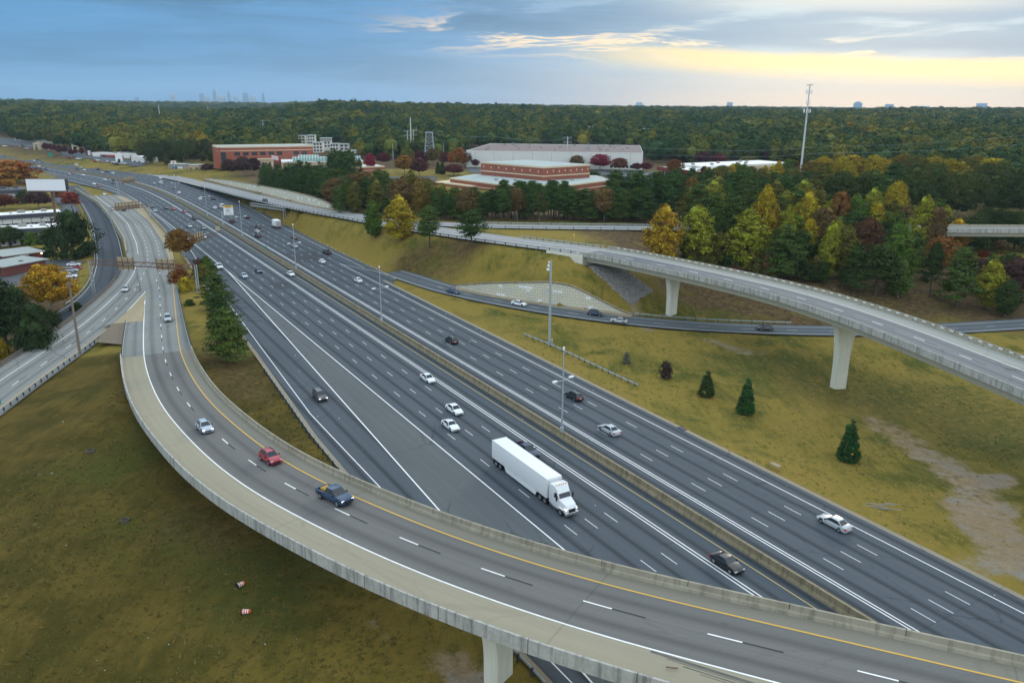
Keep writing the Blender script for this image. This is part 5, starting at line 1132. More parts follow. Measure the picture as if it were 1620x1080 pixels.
for a in [
    ('oval', 1047, 424, 322, (.30, .185, .012), 'golden poplar left of a lime green twin beyond the flyover', 56), ('oval', 1099, 424, 322, LIME, 'lime green poplar right of the golden poplar beyond the flyover', 62), ('oval', 1178, 430, 329, LIME, 'broad lime green poplar beside the first flyover pier span', 66),
    ('oval', 1205, 404, 290, YLW, 'tall yellow poplar rising behind the broad lime one', 46), ('oval', 1241, 412, 323, LIME, 'narrow lime poplar in front of a bluish pine', 38), ('oval', 1272, 392, 300, YLW, 'pointed golden poplar standing above the pines', 46),
    ('fullpine', 1236, 442, 352, PINE2, 'bluish green pine in front of the narrow lime poplar', 62), ('oval', 1308, 440, 349, LIME, 'slim lime poplar at the foot of the right wood', 34), ('oval', 1332, 440, 352, OLV, 'olive brown poplar touching the slim lime poplar', 44),
    ('round', 1367, 425, 345, (.12, .052, .024), 'dull red brown tree behind the olive poplar', 44), ('pine', 1384, 468, 388, DKG, 'dark pine lowest on the leaf covered slope', 66), ('oval', 1414, 450, 343, GRN, 'green poplar with a yellow top left of the tall lime one', 54), ('oval', 1453, 416, 308, LIME, 'tall pointed lime poplar left of the far overpass', 44),
    ('fullpine', 1440, 440, 365, PINE2, 'soft green pine under the tall pointed poplar', 44), ('oval', 1376, 372, 296, LIME, 'pale lime poplar high in the right wood', 40), ('oval', 1379, 395, 318, YLW, 'yellow green poplar just below the pale lime one', 36), ('round', 1410, 372, 288, YLW, 'yellow round tree right of the pale lime poplar', 40),
    ('oval', 1347, 385, 305, GRN, 'fresh green poplar right of a rust coloured tree', 42), ('round', 1322, 385, 304, (.20, .085, .020), 'rust coloured tree in the middle of the right wood', 36), ('oval', 1508, 405, 344, GOLD, 'orange gold tree in front of the far overpass', 40), ('round', 1483, 445, 374, (.20, .085, .022), 'rust brown thin crowned tree on pale stems beside the overpass', 52),
    ('round', 1556, 412, 396, REDT, 'small red tree under the far overpass', 24), ('oval', 1562, 488, 409, LIME, 'lime green tree on the slope below the far overpass', 46), ('fullpine', 1512, 486, 388, PINE2, 'grey green pine on the slope left of the lime tree', 58), ('round', 1604, 480, 408, DMAR, 'dull maroon tree at the right edge of the slope', 52), ('round', 1470, 420, 330, BRN, 'brown fading tree touching the left end of the overpass', 40),
    ('oval', 1300, 330, 256, OLV, 'olive tree below the gold tree row', 40), ('round', 1580, 400, 380, BRN, 'grey brown twiggy tree under the overpass', 30), ('oval', 1618, 470, 400, GOLD, 'yellow sliver of a tree cut by the right edge', 26),
    ('round', 1160, 455, 420, DMAR, 'small maroon thicket behind the flyover parapet', 30), ('oval', 1135, 425, 365, OLV, 'olive green tree right of the lime twin', 36), ('fullpine', 1020, 352, 300, PINE, 'dark pine left of the golden poplar', 40),
    ('oval', 1420, 470, 405, PINE2, 'dim green tree right of the dark slope pine', 40), ('pine', 1470, 470, 385, DKG, 'leaning dark pine over bare stems', 36), ('oval', 1590, 500, 440, DKG, 'dark leafy tree low at the right edge of the slope', 40), ('fullpine', 1350, 462, 385, DKG, 'dark pine right of the olive poplar at the slope foot', 50)]:
    tree_px(a[0], a[1], a[2], a[3], a[4], a[5], T1, wpx=a[6])
T2 = 'trees standing on the grass embankment'
for a in [('oval', 592, 376, 316, GRN, 'green tree on the embankment, first of four', 34), ('oval', 633, 380, 308, YLW, 'yellow green rounded tree on the embankment, second of four', 50), ('pine', 680, 392, 326, PINE2, 'open crowned pine on the embankment, third of four', 44), ('pine', 746, 392, 332, PINE, 'dense dark pine with a bare trunk on the embankment, last of four', 46)]:
    tree_px(a[0], a[1], a[2], a[3], a[4], a[5], T2, wpx=a[6])
T3 = 'small evergreens planted on the grass slope'
for a in [('cone', 1117, 627, 585, (.036, .062, .016), 'small juniper between the brown shrub and the bigger junipers', 27), ('cone', 1179, 655, 597, (.030, .090, .022), 'bright green juniper in the middle of the grass slope', 31), ('cone', 1341, 729, 664, (.024, .070, .017), 'largest dark juniper nearest the bare dirt patch', 38), ('bush', 1053, 598, 570, (.050, .033, .028), 'round purple brown shrub on the grass slope', 22), ('bush', 991, 575, 557, (.13, .11, .085), 'faint grey leafless bush left of the purple brown shrub', 13)]:
    tree_px(a[0], a[1], a[2], a[3], a[4], a[5], T3, wpx=a[6])
T4 = 'trees on the strip between ramp and freeway'
for a in [('round', 288, 414, 362, (.21, .10, .014), 'orange and green round tree beside the cantilever sign', 40), ('bush', 284, 447, 418, (.20, .06, .012), 'orange red shrub under the ramp gantry', 34), ('bush', 294, 460, 438, YLW, 'yellow shrub by the gantry leg', 26), ('bush', 316, 440, 408, DMAR, 'dull purple shrub behind the yellow one', 26), ('oval', 329, 440, 404, GRN, 'green leafy tree in front of the white pickup', 28),
          ('fullpine', 343, 490, 425, PINE2, 'upper pine of three beside the freeway', 48), ('fullpine', 349, 526, 460, PINE, 'middle pine of three beside the freeway', 46), ('fullpine', 364, 571, 484, PINE2, 'lowest and broadest pine of three beside the freeway', 70), ('bush', 300, 483, 473, DKG, 'low dark bush on the grass by the ramp rail', 18), ('bush', 346, 492, 480, MARO, 'dark red undergrowth between the roadside pines', 24), ('oval', 322, 448, 415, OLV, 'olive tree left of the roadside pines', 26)]:
    tree_px(a[0], a[1], a[2], a[3], a[4], a[5], T4, wpx=a[6])
T5 = 'trees around the motel and its parking lot'
for a in [  ('round', 8, 332, 308, (.13, .03, .015), 'dark red tree in front of the back motel block', 40), ('round', 62, 330, 302, DMAR, 'dark maroon tree left of the billboard post', 44), ('bush', 112, 322, 304, (.22, .035, .02), 'bright red shrub row beside the frontage road', 34), ('bush', 96, 312, 298, (.2, .06, .02), 'orange red shrub behind the billboard', 22), ('oval', 40, 322, 300, DKG, 'narrow dark tree between two maroon ones', 24),
 ('round', 84, 400, 362, DKG, 'dark tree against the motel wall', 40), ('round', 14, 392, 358, DKG, 'dark green tree at the left edge before the motel', 44), ('bush', 50, 387, 366, GRN, 'light green young tree against the motel wall', 28), ('bush', 56, 402, 392, DMAR, 'maroon clipped shrub by the brick office', 30), ('bush', 76, 406, 390, DKG, 'green clipped shrub by the brick office', 30), ('bush', 36, 428, 412, DKG, 'dark shrub left of the parked white suv', 20),
          ('round', 84, 500, 420, GOLD, 'golden yellow tree in front of the parking lot', 84), ('fullpine', 14, 560, 440, (.024, .042, .010), 'very dark pine at the left edge below the parking lot', 80), ('bush', 2, 575, 535, YLW, 'yellow green shrub at the left edge beside the branch road', 34), ('bush', 84, 525, 490, (.05, .06, .012), 'green bush behind the branch road barrier', 36), ('bush', 122, 492, 478, DKG, 'small green bush on the grass by the frontage road', 22)]:
    tree_px(a[0], a[1], a[2], a[3], a[4], a[5], T5, wpx=a[6])
for a in [(22, 292, 254, (.24, .095, .012), 'big orange tree above the motel', 84), (-12, 290, 252, (.22, .080, .012), 'orange tree cut by the left edge above the motel', 50), (118, 407, 334, (.024, .042, .010), 'big dense dark green tree beside the frontage road', 76), (58, 552, 480, (.024, .040, .010), 'dark bushy tree under the golden yellow tree', 72), (30, 520, 455, (.026, .042, .011), 'dark tree behind the golden yellow tree', 60)]:
    tree_px('bush', a[0], a[1], a[2], a[3], a[4], T5, wpx=a[5], name='broadleaf_tree')
T6 = 'coloured trees around the brick buildings'
for a in [('round', 364, 279, 252, DMAR, 'dark purple tree before the left end of the brick office', 24), ('round', 385, 279, 248, DMAR, 'second dark purple tree before the brick office', 34), ('round', 402, 277, 250, (.05, .014, .018), 'plum tree touching the pines near the brick office', 26), ('bush', 330, 268, 259, (.07, .022, .02), 'low maroon hedge shrub by the tan shed', 30), ('round', 586, 272, 243, CRIM, 'crimson tree nearest the brick wing', 18), ('round', 587, 258, 245, CRIM, 'small crimson tree behind the brick wing', 14), ('round', 606, 262, 242, (.10, .014, .026), 'dark crimson tree left of an amber one', 22), ('round', 558, 272, 252, CRIM, 'small crimson tree against the glass roofed building', 14), ('cone', 569, 274, 250, DKG, 'dark cypress between two crimson trees', 14), ('round', 640, 276, 246, (.22, .10, .012), 'amber tree right of the dark crimson one', 34), ('round', 664, 280, 250, (.10, .030, .026), 'russet tree right of the amber one', 34), ('round', 727, 262, 234, (.24, .075, .014), 'orange tree at the corner of the white warehouse', 20), ('round', 718, 278, 260, (.10, .022, .022), 'wine red tree below the orange one at the warehouse', 34), ('cone', 693, 275, 254, DKG, 'left cypress of a pair', 10), ('cone', 700, 276, 254, DKG, 'right cypress of a pair', 11), ('round', 752, 266, 252, (.07, .02, .02), 'small plum tree against the white warehouse', 14),
          ('round', 949, 270, 244, CRIM, 'broad crimson tree in front of the white warehouse', 38), ('round', 980, 272, 250, (.12, .04, .022), 'russet tree right of the broad crimson one', 30), ('round', 912, 268, 246, BRN, 'brown tree behind the tall brick building', 26), ('round', 1007, 272, 258, (.08, .016, .022), 'plum tree near the end of the warehouse', 18), ('round', 1022, 272, 257, (.11, .016, .026), 'crimson tree right of the plum one', 20), ('round', 1067, 284, 252, (.17, .06, .014), 'orange tree before the red roofed shops', 28), ('bush', 938, 280, 270, DKG, 'green shrub beside the tall brick building', 26), ('round', 1112, 262, 240, (.07, .018, .024), 'plum tree behind the red roofed shops', 34), ('round', 1136, 262, 243, (.12, .018, .028), 'crimson tree behind the red roofed shops', 24), ('round', 1215, 258, 241, (.08, .022, .022), 'maroon tree right of the shops', 28), ('round', 1184, 262, 247, OLV, 'sparse olive tree behind the shops', 30), ('round', 685, 262, 235, BRN, 'brown tree hiding the foot of the lattice tower', 22), ('round', 1092, 332, 281, (.17, .085, .014), 'amber tree among the pines left of the wood', 34), ('round', 1279, 276, 258, (.22, .07, .016), 'orange tree at the foot of the phone mast', 30), ('round', 1140, 300, 262, OLV, 'thin olive tree beside the shops', 34)]:
    tree_px(a[0], a[1], a[2], a[3], a[4], a[5], T6, wpx=a[6])
def belt(n, x0, x1, yb0, yb1, dep, h0, h1, kinds, group, seed):
    r = random.Random(seed)
    for i in range(n):
        f = (i + r.uniform(-.4, .4)) / max(n - 1, 1); f = min(max(f, 0), 1); px = x0 + (x1 - x0) * f; by = yb0 + (yb1 - yb0) * f - r.uniform(0, dep)
        k, c, l, w = r.choices([e[:4] for e in kinds], [e[4] for e in kinds])[0]; q = onground(px, by); tree(k, (q[0], q[1], q[2] - .1), r.uniform(h0, h1), w * r.uniform(.9, 1.15), c, l, group, .18)
belt(26, 418, 640, 303, 338, 4, 9, 15.5, [('fullpine', PINE, 'dark pine in the front row above the long pale retaining wall', 1.15, 1)], 'pines above the long pale retaining wall', 1)
belt(26, 415, 600, 296, 325, 8, 9.5, 16.5, [('fullpine', PINE, 'tall dark pine in the rear rows above the long pale retaining wall', 1.2, 4), ('fullpine', PINE2, 'lighter green pine in the rear rows above the long pale retaining wall', 1.2, 2)], 'pines above the long pale retaining wall', 2)
belt(5, 528, 556, 292, 300, 6, 18, 21, [('fullpine', PINE, 'tallest pine clump in front of the glass roofed building', 1.2, 1)], 'pines above the long pale retaining wall', 8)
belt(24, 532, 700, 338, 346, 16, 11, 17, [('oval', (.15, .095, .016), 'amber autumn tree in the mixed belt behind the embankment', 1.1, 4), ('round', BRN, 'brown autumn tree in the mixed belt behind the embankment', .9, 3), ('oval', OLV, 'olive tree in the mixed belt behind the embankment', 1.1, 4), ('fullpine', PINE2, 'green pine in the mixed belt behind the embankment', 1.1, 3)], 'mixed trees behind the embankment', 3)
belt(40, 690, 1010, 349, 351, 3, 10.5, 14, [('pine', PINE, 'dark pine in the front row behind the upper road rail', 1.3, 5), ('fullpine', PINE2, 'mid green pine in the front row behind the upper road rail', 1.2, 4), ('round', BRN, 'brown tree in the front row behind the upper road rail', .8, 1)], 'pine belt behind the upper road rail', 4)
belt(40, 690, 1060, 344, 346, 6, 8.5, 11.5, [('pine', PINE, 'dark pine in the rear rows before the tall brick building', 1.4, 5), ('fullpine', PINE2, 'mid green pine in the rear rows before the tall brick building', 1.3, 3), ('round', OLV, 'olive tree in the rear rows before the tall brick building', .8, 1)], 'pine belt behind the upper road rail', 5)
belt(9, 795, 892, 346, 346, 4, 13, 15.5, [('pine', PINE, 'taller pine rising before the corner of the tall brick building', 1.3, 1)], 'pine belt behind the upper road rail', 24)
belt(14, 1108, 1256, 300, 296, 8, 11, 15.5, [('round', OLV, 'olive tree screening the white roofed store block', .75, 3), ('round', GRN, 'green tree screening the white roofed store block', .75, 2), ('oval', YLW, 'yellow tree screening the white roofed store block', 1.1, 2), ('round', MARO, 'maroon tree screening the white roofed store block', .6, 1)], 'trees screening the store block', 23)
belt(9, 965, 1068, 344, 346, 6, 16, 20, [('fullpine', PINE, 'tall dark pine screening the parking lot left of the golden poplar', 1.3, 1)], 'tall pines before the shop parking lot', 22)
belt(40, 1085, 1310, 372, 372, 30, 12, 20, [('pine', PINE, 'dark pine massed behind the autumn poplars', 1.4, 5), ('fullpine', PINE2, 'lighter green pine massed behind the autumn poplars', 1.3, 3), ('oval', OLV, 'olive tree massed behind the autumn poplars', 1.3, 3), ('oval', (.17, .165, .016), 'yellow green tree massed behind the autumn poplars', 1.3, 2)], 'dark pines of the right wood', 6)
belt(34, 1060, 1320, 335, 330, 24, 13, 17, [('pine', PINE, 'dark pine at the back of the right wood near the shops', 1.4, 5), ('oval', OLV, 'olive tree at the back of the right wood near the shops', 1.2, 2)], 'dark pines of the right wood', 9)
belt(48, 1310, 1650, 354, 352, 36, 13, 23, [('round', (.046, .066, .012), 'dark leafy tree above the far overpass', .9, 6), ('pine', PINE, 'dark pine above the far overpass', 1.4, 4), ('round', (.070, .085, .014), 'moss green tree above the far overpass', .9, 3)], 'dark trees above the far overpass', 7)
belt(20, 1280, 1570, 308, 304, 10, 17, 22, [('round', YLW, 'yellow tree in the bright row at the top of the right wood', .95, 4), ('round', (.15, .105, .014), 'ochre tree in the bright row at the top of the right wood', .95, 3), ('round', OLV, 'olive tree in the bright row at the top of the right wood', .9, 2)], 'bright row at the top of the right wood', 10)
belt(18, 1250, 1480, 430, 405, 22, 9, 14, [('oval', LIME, 'lime understorey tree between the autumn poplars', .8, 1), ('oval', OLV, 'olive understorey tree between the autumn poplars', 1.1, 2), ('pine', DKG, 'small dark pine between the autumn poplars', 1.4, 3)], 'understorey of the right wood', 12)
belt(18, 1085, 1300, 430, 452, 10, 6, 10, [('round', BRN, 'low brown thicket tree just behind the flyover', .8, 1), ('oval', OLV, 'low olive thicket tree just behind the flyover', 1.2, 3), ('fullpine', DKG, 'low dark pine just behind the flyover', 1.3, 3)], 'thicket just behind the flyover', 13)
belt(22, 1115, 1490, 384, 380, 8, 12, 17, [('oval', OLV, 'olive poplar hiding the upper road in the right wood', 1.2, 3), ('oval', LIME, 'lime poplar hiding the upper road in the right wood', 1.1, 4), ('fullpine', PINE2, 'green pine hiding the upper road in the right wood', 1.3, 4)], 'trees hiding the upper road', 15)
belt(20, 1255, 1480, 408, 392, 12, 12, 17, [('fullpine', PINE, 'dark pine deep between the autumn poplars', 1.3, 2), ('oval', GRN, 'green poplar deep between the autumn poplars', 1.2, 3), ('oval', YLW, 'yellow poplar deep between the autumn poplars', 1.1, 3), ('round', BRN, 'brown tree deep between the autumn poplars', .8, 1)], 'trees deep between the poplars', 16)
belt(16, 1490, 1660, 398, 396, 6, 12, 17, [('fullpine', DKG, 'dark pine in the gloom under the far overpass', 1.5, 1)], 'dark trees under the far overpass', 17)
belt(12, 1520, 1650, 470, 470, 30, 7, 12, [('round', DKG, 'dark leafy tree on the slope under the far overpass', .9, 3), ('round', DMAR, 'dim maroon tree on the slope under the far overpass', .8, 1), ('fullpine', PINE2, 'grey green pine on the slope under the far overpass', 1.2, 1)], 'slope trees under the far overpass', 18)
belt(26, 20, 235, 226, 250, 4, 12, 18, [('round', DKG, 'dark leafy tree behind the storefronts', .9, 5), ('round', OLV, 'olive tree behind the storefronts', .8, 1), ('round', MARO, 'maroon tree behind the storefronts', .7, 1)], 'trees behind the storefronts', 19)
belt(8, 70, 130, 243, 250, 4, 7, 10, [('round', MARO, 'purple tree in the lot before the storefronts', .8, 1)], 'purple trees before the storefronts', 20)
belt(12, 640, 740, 262, 268, 8, 8, 12, [('round', MARO, 'maroon tree on the rise below the power poles', .9, 2), ('round', OLV, 'olive tree on the rise below the power poles', .9, 2), ('round', RUST, 'rust tree on the rise below the power poles', .8, 1)], 'trees on the rise below the power poles', 21)
belt(32, 226, 346, 263, 258, 15, 8, 21, [('round', (.045, .066, .013), 'dark leafy tree between the storefronts and the brick office', .95, 5), ('oval', (.085, .090, .015), 'olive green tree between the storefronts and the brick office', 1.3, 4), ('round', (.085, .062, .022), 'brown green tree between the storefronts and the brick office', .85, 2)], 'trees between the storefronts and the brick office', 14)

# ------------------------------------------------------------------ far wood: one mass of crowns over the hills
def forest():
    coll = bpy.data.collections.new('forest_crowns'); NV = 6
    m, t, b = _pr('far_foliage', .8); b.inputs['Specular IOR Level'].default_value = .1
    oi = t.n.new('ShaderNodeObjectInfo'); g = t.n.new('ShaderNodeNewGeometry')
    reg = t.noise(t.vmul(oi.outputs['Location'], (.0032, .0032, 0)), 1.0, 4, .6); k = oi.outputs['Random']
    v_ = t.sub(t.add(t.mul(k, .34), t.mul(reg, .86)), .030)
    cr = t.n.new('ShaderNodeValToRGB'); t.l.new(v_, cr.inputs[0]); e = cr.color_ramp; e.interpolation = 'LINEAR'
    stops = [(.0, (.020, .050, .018)), (.40, (.028, .064, .020)), (.55, (.052, .085, .020)), (.66, (.105, .120, .020)), (.77, (.185, .160, .019)), (.87, (.27, .175, .015)), (.94, (.21, .095, .020)), (1.0, (.14, .045, .026))]
    e.elements[0].position, e.elements[0].color = stops[0][0], (*stops[0][1], 1); e.elements[1].position, e.elements[1].color = 1.0, (*stops[-1][1], 1)
    for p_, c_ in stops[1:-1]: x = e.elements.new(p_); x.color = (*c_, 1)
    f = t.add(.86, t.mul(g.outputs['Random Per Island'], .28)); c = t.mix(1.0, cr.outputs[0], t.vec(f, f, f), 'MULTIPLY'); t.l.new(c, b.inputs['Base Color'])
    for v in range(NV):
        rs = np.random.default_rng(100 + v); kind = ['round', 'round', 'round', 'fullpine', 'oval', 'round'][v]
        c_, n_ = crown_points(kind, 16, rs, 70, 9, .045); me_ = leaves_mesh('far_crown', c_, n_, 1.35, rs, .75, .40); me_.materials.clear(); me_.materials.append(m)
        bm = bmesh.new(); bm.from_mesh(me_); mt_ = Matrix.Translation((0, 0, 9.0)) @ Matrix.Diagonal((4.3 if v != 3 else 2.5, 4.3 if v != 3 else 2.5, 5.0, 1)); bmesh.ops.create_icosphere(bm, subdivisions=1, radius=1, matrix=mt_); bm.to_mesh(me_); bm.free()
        o = bpy.data.objects.new('far_crown', me_); coll.objects.link(o)
    fx = [-300, 0, 20, 60, 100, 112, 150, 228, 336, 345, 462, 466, 562, 568, 640, 732, 738, 1018, 1024, 1040, 1250, 1290, 1560, 1640, 2000]
    fy = [209, 209, 220, 225, 229, 236, 245, 250, 250, 252, 252, 230, 230, 250, 252, 250, 236, 238, 256, 258, 260, 272, 286, 296, 300]
    rs = np.random.default_rng(42); pts_, sc, pk = [], [], []
    for (r0, r1, n, s0, s1) in ((420, 900, 3800, .95, 1.7), (900, 1600, 6800, 1.1, 2.1), (1600, 2800, 8000, 1.6, 2.8), (2800, 5200, 9000, 2.4, 3.6), (5200, 9500, 6500, 3.0, 4.0)):
        rr = np.sqrt(rs.uniform(r0 * r0, r1 * r1, n)); aa = rs.uniform(-.66, .66, n)
        x, y = rr * np.sin(aa), rr * np.cos(aa); s = rs.uniform(s0, s1, n)
        keep = vnoise(x / 90., y / 90., 8) > -.62
        for i in np.nonzero(keep)[0]:
            z = ground_z(x[i], y[i]); px, py = proj((x[i], y[i], z))
            if py > np.interp(px, fx, fy): continue
            if rr[i] < 1500 and ((HW.c[::4, :2] - (x[i], y[i])) ** 2).sum(1).min() < 52 ** 2: continue
            pts_.append((x[i], y[i], z - .4)); sc.append((s[i], s[i], min(s[i] * .9, 1.25 + .45 * rs.random()) * rs.uniform(.75, 1.15))); pk.append(int(rs.integers(0, NV)))
    me_ = bpy.data.meshes.new('forest'); me_.from_pydata(pts_, [], [])
    for nm, tp, dat in (('tree_scale', 'FLOAT_VECTOR', np.array(sc, np.float32).ravel()), ('tree_pick', 'INT', np.array(pk, np.int32)), ('tree_turn', 'FLOAT', rs.uniform(0, 6.28, len(pts_)).astype(np.float32))):
        me_.attributes.new(nm, tp, 'POINT').data.foreach_set('vector' if 'VECTOR' in tp else 'value', dat)
    o = link('forest', me_); ng = bpy.data.node_groups.new('forest_scatter', 'GeometryNodeTree'); ng.interface.new_socket('Geometry', in_out='INPUT', socket_type='NodeSocketGeometry'); ng.interface.new_socket('Geometry', in_out='OUTPUT', socket_type='NodeSocketGeometry')
    N = ng.nodes; Lk = ng.links; gi, go = N.new('NodeGroupInput'), N.new('NodeGroupOutput'); ci = N.new('GeometryNodeCollectionInfo'); ci.inputs['Collection'].default_value = coll; ci.inputs['Separate Children'].default_value = True; ci.inputs['Reset Children'].default_value = True
    ip_ = N.new('GeometryNodeInstanceOnPoints'); ip_.inputs['Pick Instance'].default_value = True
    def na(nm, tp): n = N.new('GeometryNodeInputNamedAttribute'); n.data_type = tp; n.inputs['Name'].default_value = nm; return n.outputs['Attribute']
    cx = N.new('ShaderNodeCombineXYZ'); Lk.new(na('tree_turn', 'FLOAT'), cx.inputs[2]); Lk.new(gi.outputs[0], ip_.inputs['Points']); Lk.new(ci.outputs[0], ip_.inputs['Instance']); Lk.new(na('tree_pick', 'INT'), ip_.inputs['Instance Index'])
    Lk.new(cx.outputs[0], ip_.inputs['Rotation']); Lk.new(na('tree_scale', 'FLOAT_VECTOR'), ip_.inputs['Scale']); Lk.new(ip_.outputs[0], go.inputs[0])
    md = o.modifiers.new('scatter', 'NODES'); md.node_group = ng
    tag(o, 'mass of dark green and autumn coloured trees covering the hills to the horizon', 'forest', kind='stuff'); print('forest trees', len(pts_))
forest()
# ------------------------------------------------------------------ buildings
M_BRICK = mat('red_brick', (.30, .095, .060), .9, .14, .25, fine=.1); M_BRICKD = mat('dark_brick', (.17, .055, .045), .9, .15, .3)
M_BAND = mat('cream_band', (.62, .50, .34), .85, .08); M_ROOFG = mat('grey_green_roof', (.37, .42, .40), .85, .16, .12); M_ROOFW = mat('white_roof', (.78, .78, .75), .8, .10, .12); M_ROOFB = mat('brown_gravel_roof', (.20, .155, .145), .95, .16, .1)
M_WALLW = mat('white_wall', (.72, .71, .66), .85, .07, .15, streak=.06); M_WIN = mat('window_glass', (.03, .04, .05), .2, .1, spec=.6); M_FASC = mat('dark_slate_fascia', (.075, .075, .095), .8, .12); M_TANW = mat('tan_wall', (.52, .40, .27), .85, .1)
M_SIGNW = mat('sign_white', (.80, .80, .79), .5, .03); M_SIGNB = mat('sign_back_tan', (.44, .37, .235), .8, .10, .5); M_RUST = mat('rusty_steel', (.16, .095, .075), .8, .2, .6); M_AC = mat('rooftop_unit', (.30, .29, .27), .7, .2); M_GREENG = mat('green_glass', (.14, .26, .23), .25, .1, spec=.6); M_REDR = mat('red_roof_band', (.20, .045, .032), .8, .1)
M_LOT = mat('parking_asphalt', (.085, .092, .098), .92, .2, .15, fine=.1)
def frame(a, b_):
    """local axes of a facade running from a to b (seen from the camera, left to right); y goes away from the viewer"""
    d = (b_ - a)[:2]; L = np.linalg.norm(d); d = d / L; return L, math.atan2(d[1], d[0])
class House:
    def __init__(s, name, label, a, b_, z, cat='building', group=None):
        s.L, s.ang = frame(a, b_); s.root = empty(name, (a[0], a[1], z), s.ang); tag(s.root, label, cat, group)
    def box(s, nm, x0, x1, y0, y1, z0, z1, m, parent=None):
        m_ = MB(); m_.box(x0, x1, y0, y1, z0, z1); return m_.build(nm, m, parent or s.root)
    def slab_roof(s, x0, x1, y0, y1, z, m, edge, mpar, par=.5):
        r = s.box('roof', x0 + .25, x1 - .25, y0 + .25, y1 - .25, z - .3, z + .08, m)
        m_ = MB()
        for q in ((x0 - .06, x1 + .06, y0 - .06, y0 + .25), (x0 - .06, x1 + .06, y1 - .25, y1 + .06), (x0 - .06, x0 + .25, y0 + .25, y1 - .25), (x1 - .25, x1 + .06, y0 + .25, y1 - .25)): m_.box(*q, z - edge, z + par)
        m_.build('parapet_trim', mpar, s.root); return r
    def window(s, x0, x1, z0, z1, face='front', y=0, nm='window', m=None, d=.06, fr=True):
        m_ = MB()
        if face == 'front': m_.box(x0, x1, y - d, y + .05, z0, z1)
        elif face == 'left': m_.box(y - d, y + .05, x0, x1, z0, z1)
        elif face == 'right': m_.box(y - .05, y + d, x0, x1, z0, z1)
        return m_.build(nm, m or M_WIN, s.root)
    def unit(s, x, y, z, w=2.2, d=1.6, h=1.1):
        m_ = MB(); m_.box(x, x + w, y, y + d, z, z + h); m_.box(x + w * .1, x + w * .45, y + d * .2, y + d * .8, z + h, z + h + .15); m_.box(x - .3, x + w + .3, y - .2, y, z, z + .15); return m_.build('rooftop_unit', M_AC, s.root)
rb = random.Random(21)
# motel: two long flat roofed wings and one behind
MG = 'wings of the motel'
def motel(a, b_, z, dep, h, label, visible_windows=True):
    H = House('motel_wing', label, a, b_, z, group=MG); L = H.L
    H.box('wall', .2, L - .2, .2, dep - .2, 0, h - .9, M_WALLW); H.box('fascia', -.9, L + .9, -.9, dep + .9, h - 1.9, h, M_FASC); H.box('roof', -.6, L + .6, -.6, dep + .6, h, h + .12, M_ROOFW)
    n = int(L / 4.2)
    for k in range(n):
        x = 1.2 + k * (L - 2) / n
        for fl in (0, 1):
            z0 = .9 + fl * 2.75
            if z0 + 1.3 < h - 1.9: H.window(x + 1.2, x + 2.6, z0, z0 + 1.3, y=.2); H.window(x, x + .9, z0 - .8, z0 + 1.25, y=.2, nm='door', m=M_FASC)
        H.box('post', x - .1, x + .15, -1.5, -1.25, 0, h - 1.9, M_FASC)
    H.box('balcony_floor', 0, L, -1.5, .2, 2.55, 2.75, M_WALLW); m_ = MB(); m_.box(0, L, -1.52, -1.46, 3.6, 3.68); m_.box(0, L, -1.52, -1.46, 3.1, 3.15)
    m_.build('balcony_rail', M_WALLW, H.root)
    for k in range(2): H.unit(L * (.45 + .3 * k) + 1, dep * .45, h + .12, 3.2 - k, 1.8, 1.2)
    for k in range(3): H.unit(L * (.1 + .28 * k), dep * .3, h + .12, .8, .8, .5)
    return H
a, b_ = P(-26, 392, -3.9), P(90, 385, -3.9); motel(a, b_, -3.9, 11, 7.2, 'near motel wing with a white flat roof and dark fascia')
a, b_ = P(-30, 365, -3.7), P(98, 356, -3.7); motel(a, b_, -3.7, 10, 6.6, 'middle motel wing with a white flat roof behind the near wing')
H = motel(P(-30, 325, -3), P(42, 321, -3), -3, 18, 8.0, 'back motel wing with a dark grey roof below the orange trees')
for c in H.root.children:
    if c.name.startswith('roof'): c.data.materials[0] = mat('old_grey_roof', (.10, .10, .105), .9, .2)
# brick motel office
H = House('brick_office', 'low brick motel office with a grey flat roof and a white sign over the door', P(10, 420, -4.1), P(69, 412, -4.1), -4.1)
H.box('wall', 0, H.L, 0, 14, 0, 3.4, M_BRICKD); H.box('roof', -1.0, H.L + .8, -1.0, 15, 3.4, 3.75, mat('office_roof', (.36, .38, .36), .9, .12)); H.window(H.L * .34, H.L * .72, 0, 2.5, nm='entrance', m=M_WIN); H.window(H.L * .40, H.L * .62, 2.62, 3.3, nm='sign_board', m=M_SIGNW, d=.15)
m_ = MB(); m_.tube([(H.L - .8, -1.2, 3.1), (H.L - .8, -1.35, 3.1)], .16, 10); m_.build('wall_lamp', mat('lit_lamp', (1, .72, .42), .3, 0, emit=22), H.root)
W2 = House('brick_office_wing', 'side wing of the brick office running to the left edge', P(-30, 432, -4.1), P(9, 437, -4.1), -4.1); W2.box('wall', 0, W2.L, 0, 16, 0, 3.2, M_BRICKD); W2.box('roof', -.8, W2.L + .6, -.8, 17, 3.2, 3.5, MATS['office_roof']); W2.window(2, 4, .9, 2.2); W2.window(W2.L - 4, W2.L - 2, .9, 2.2)
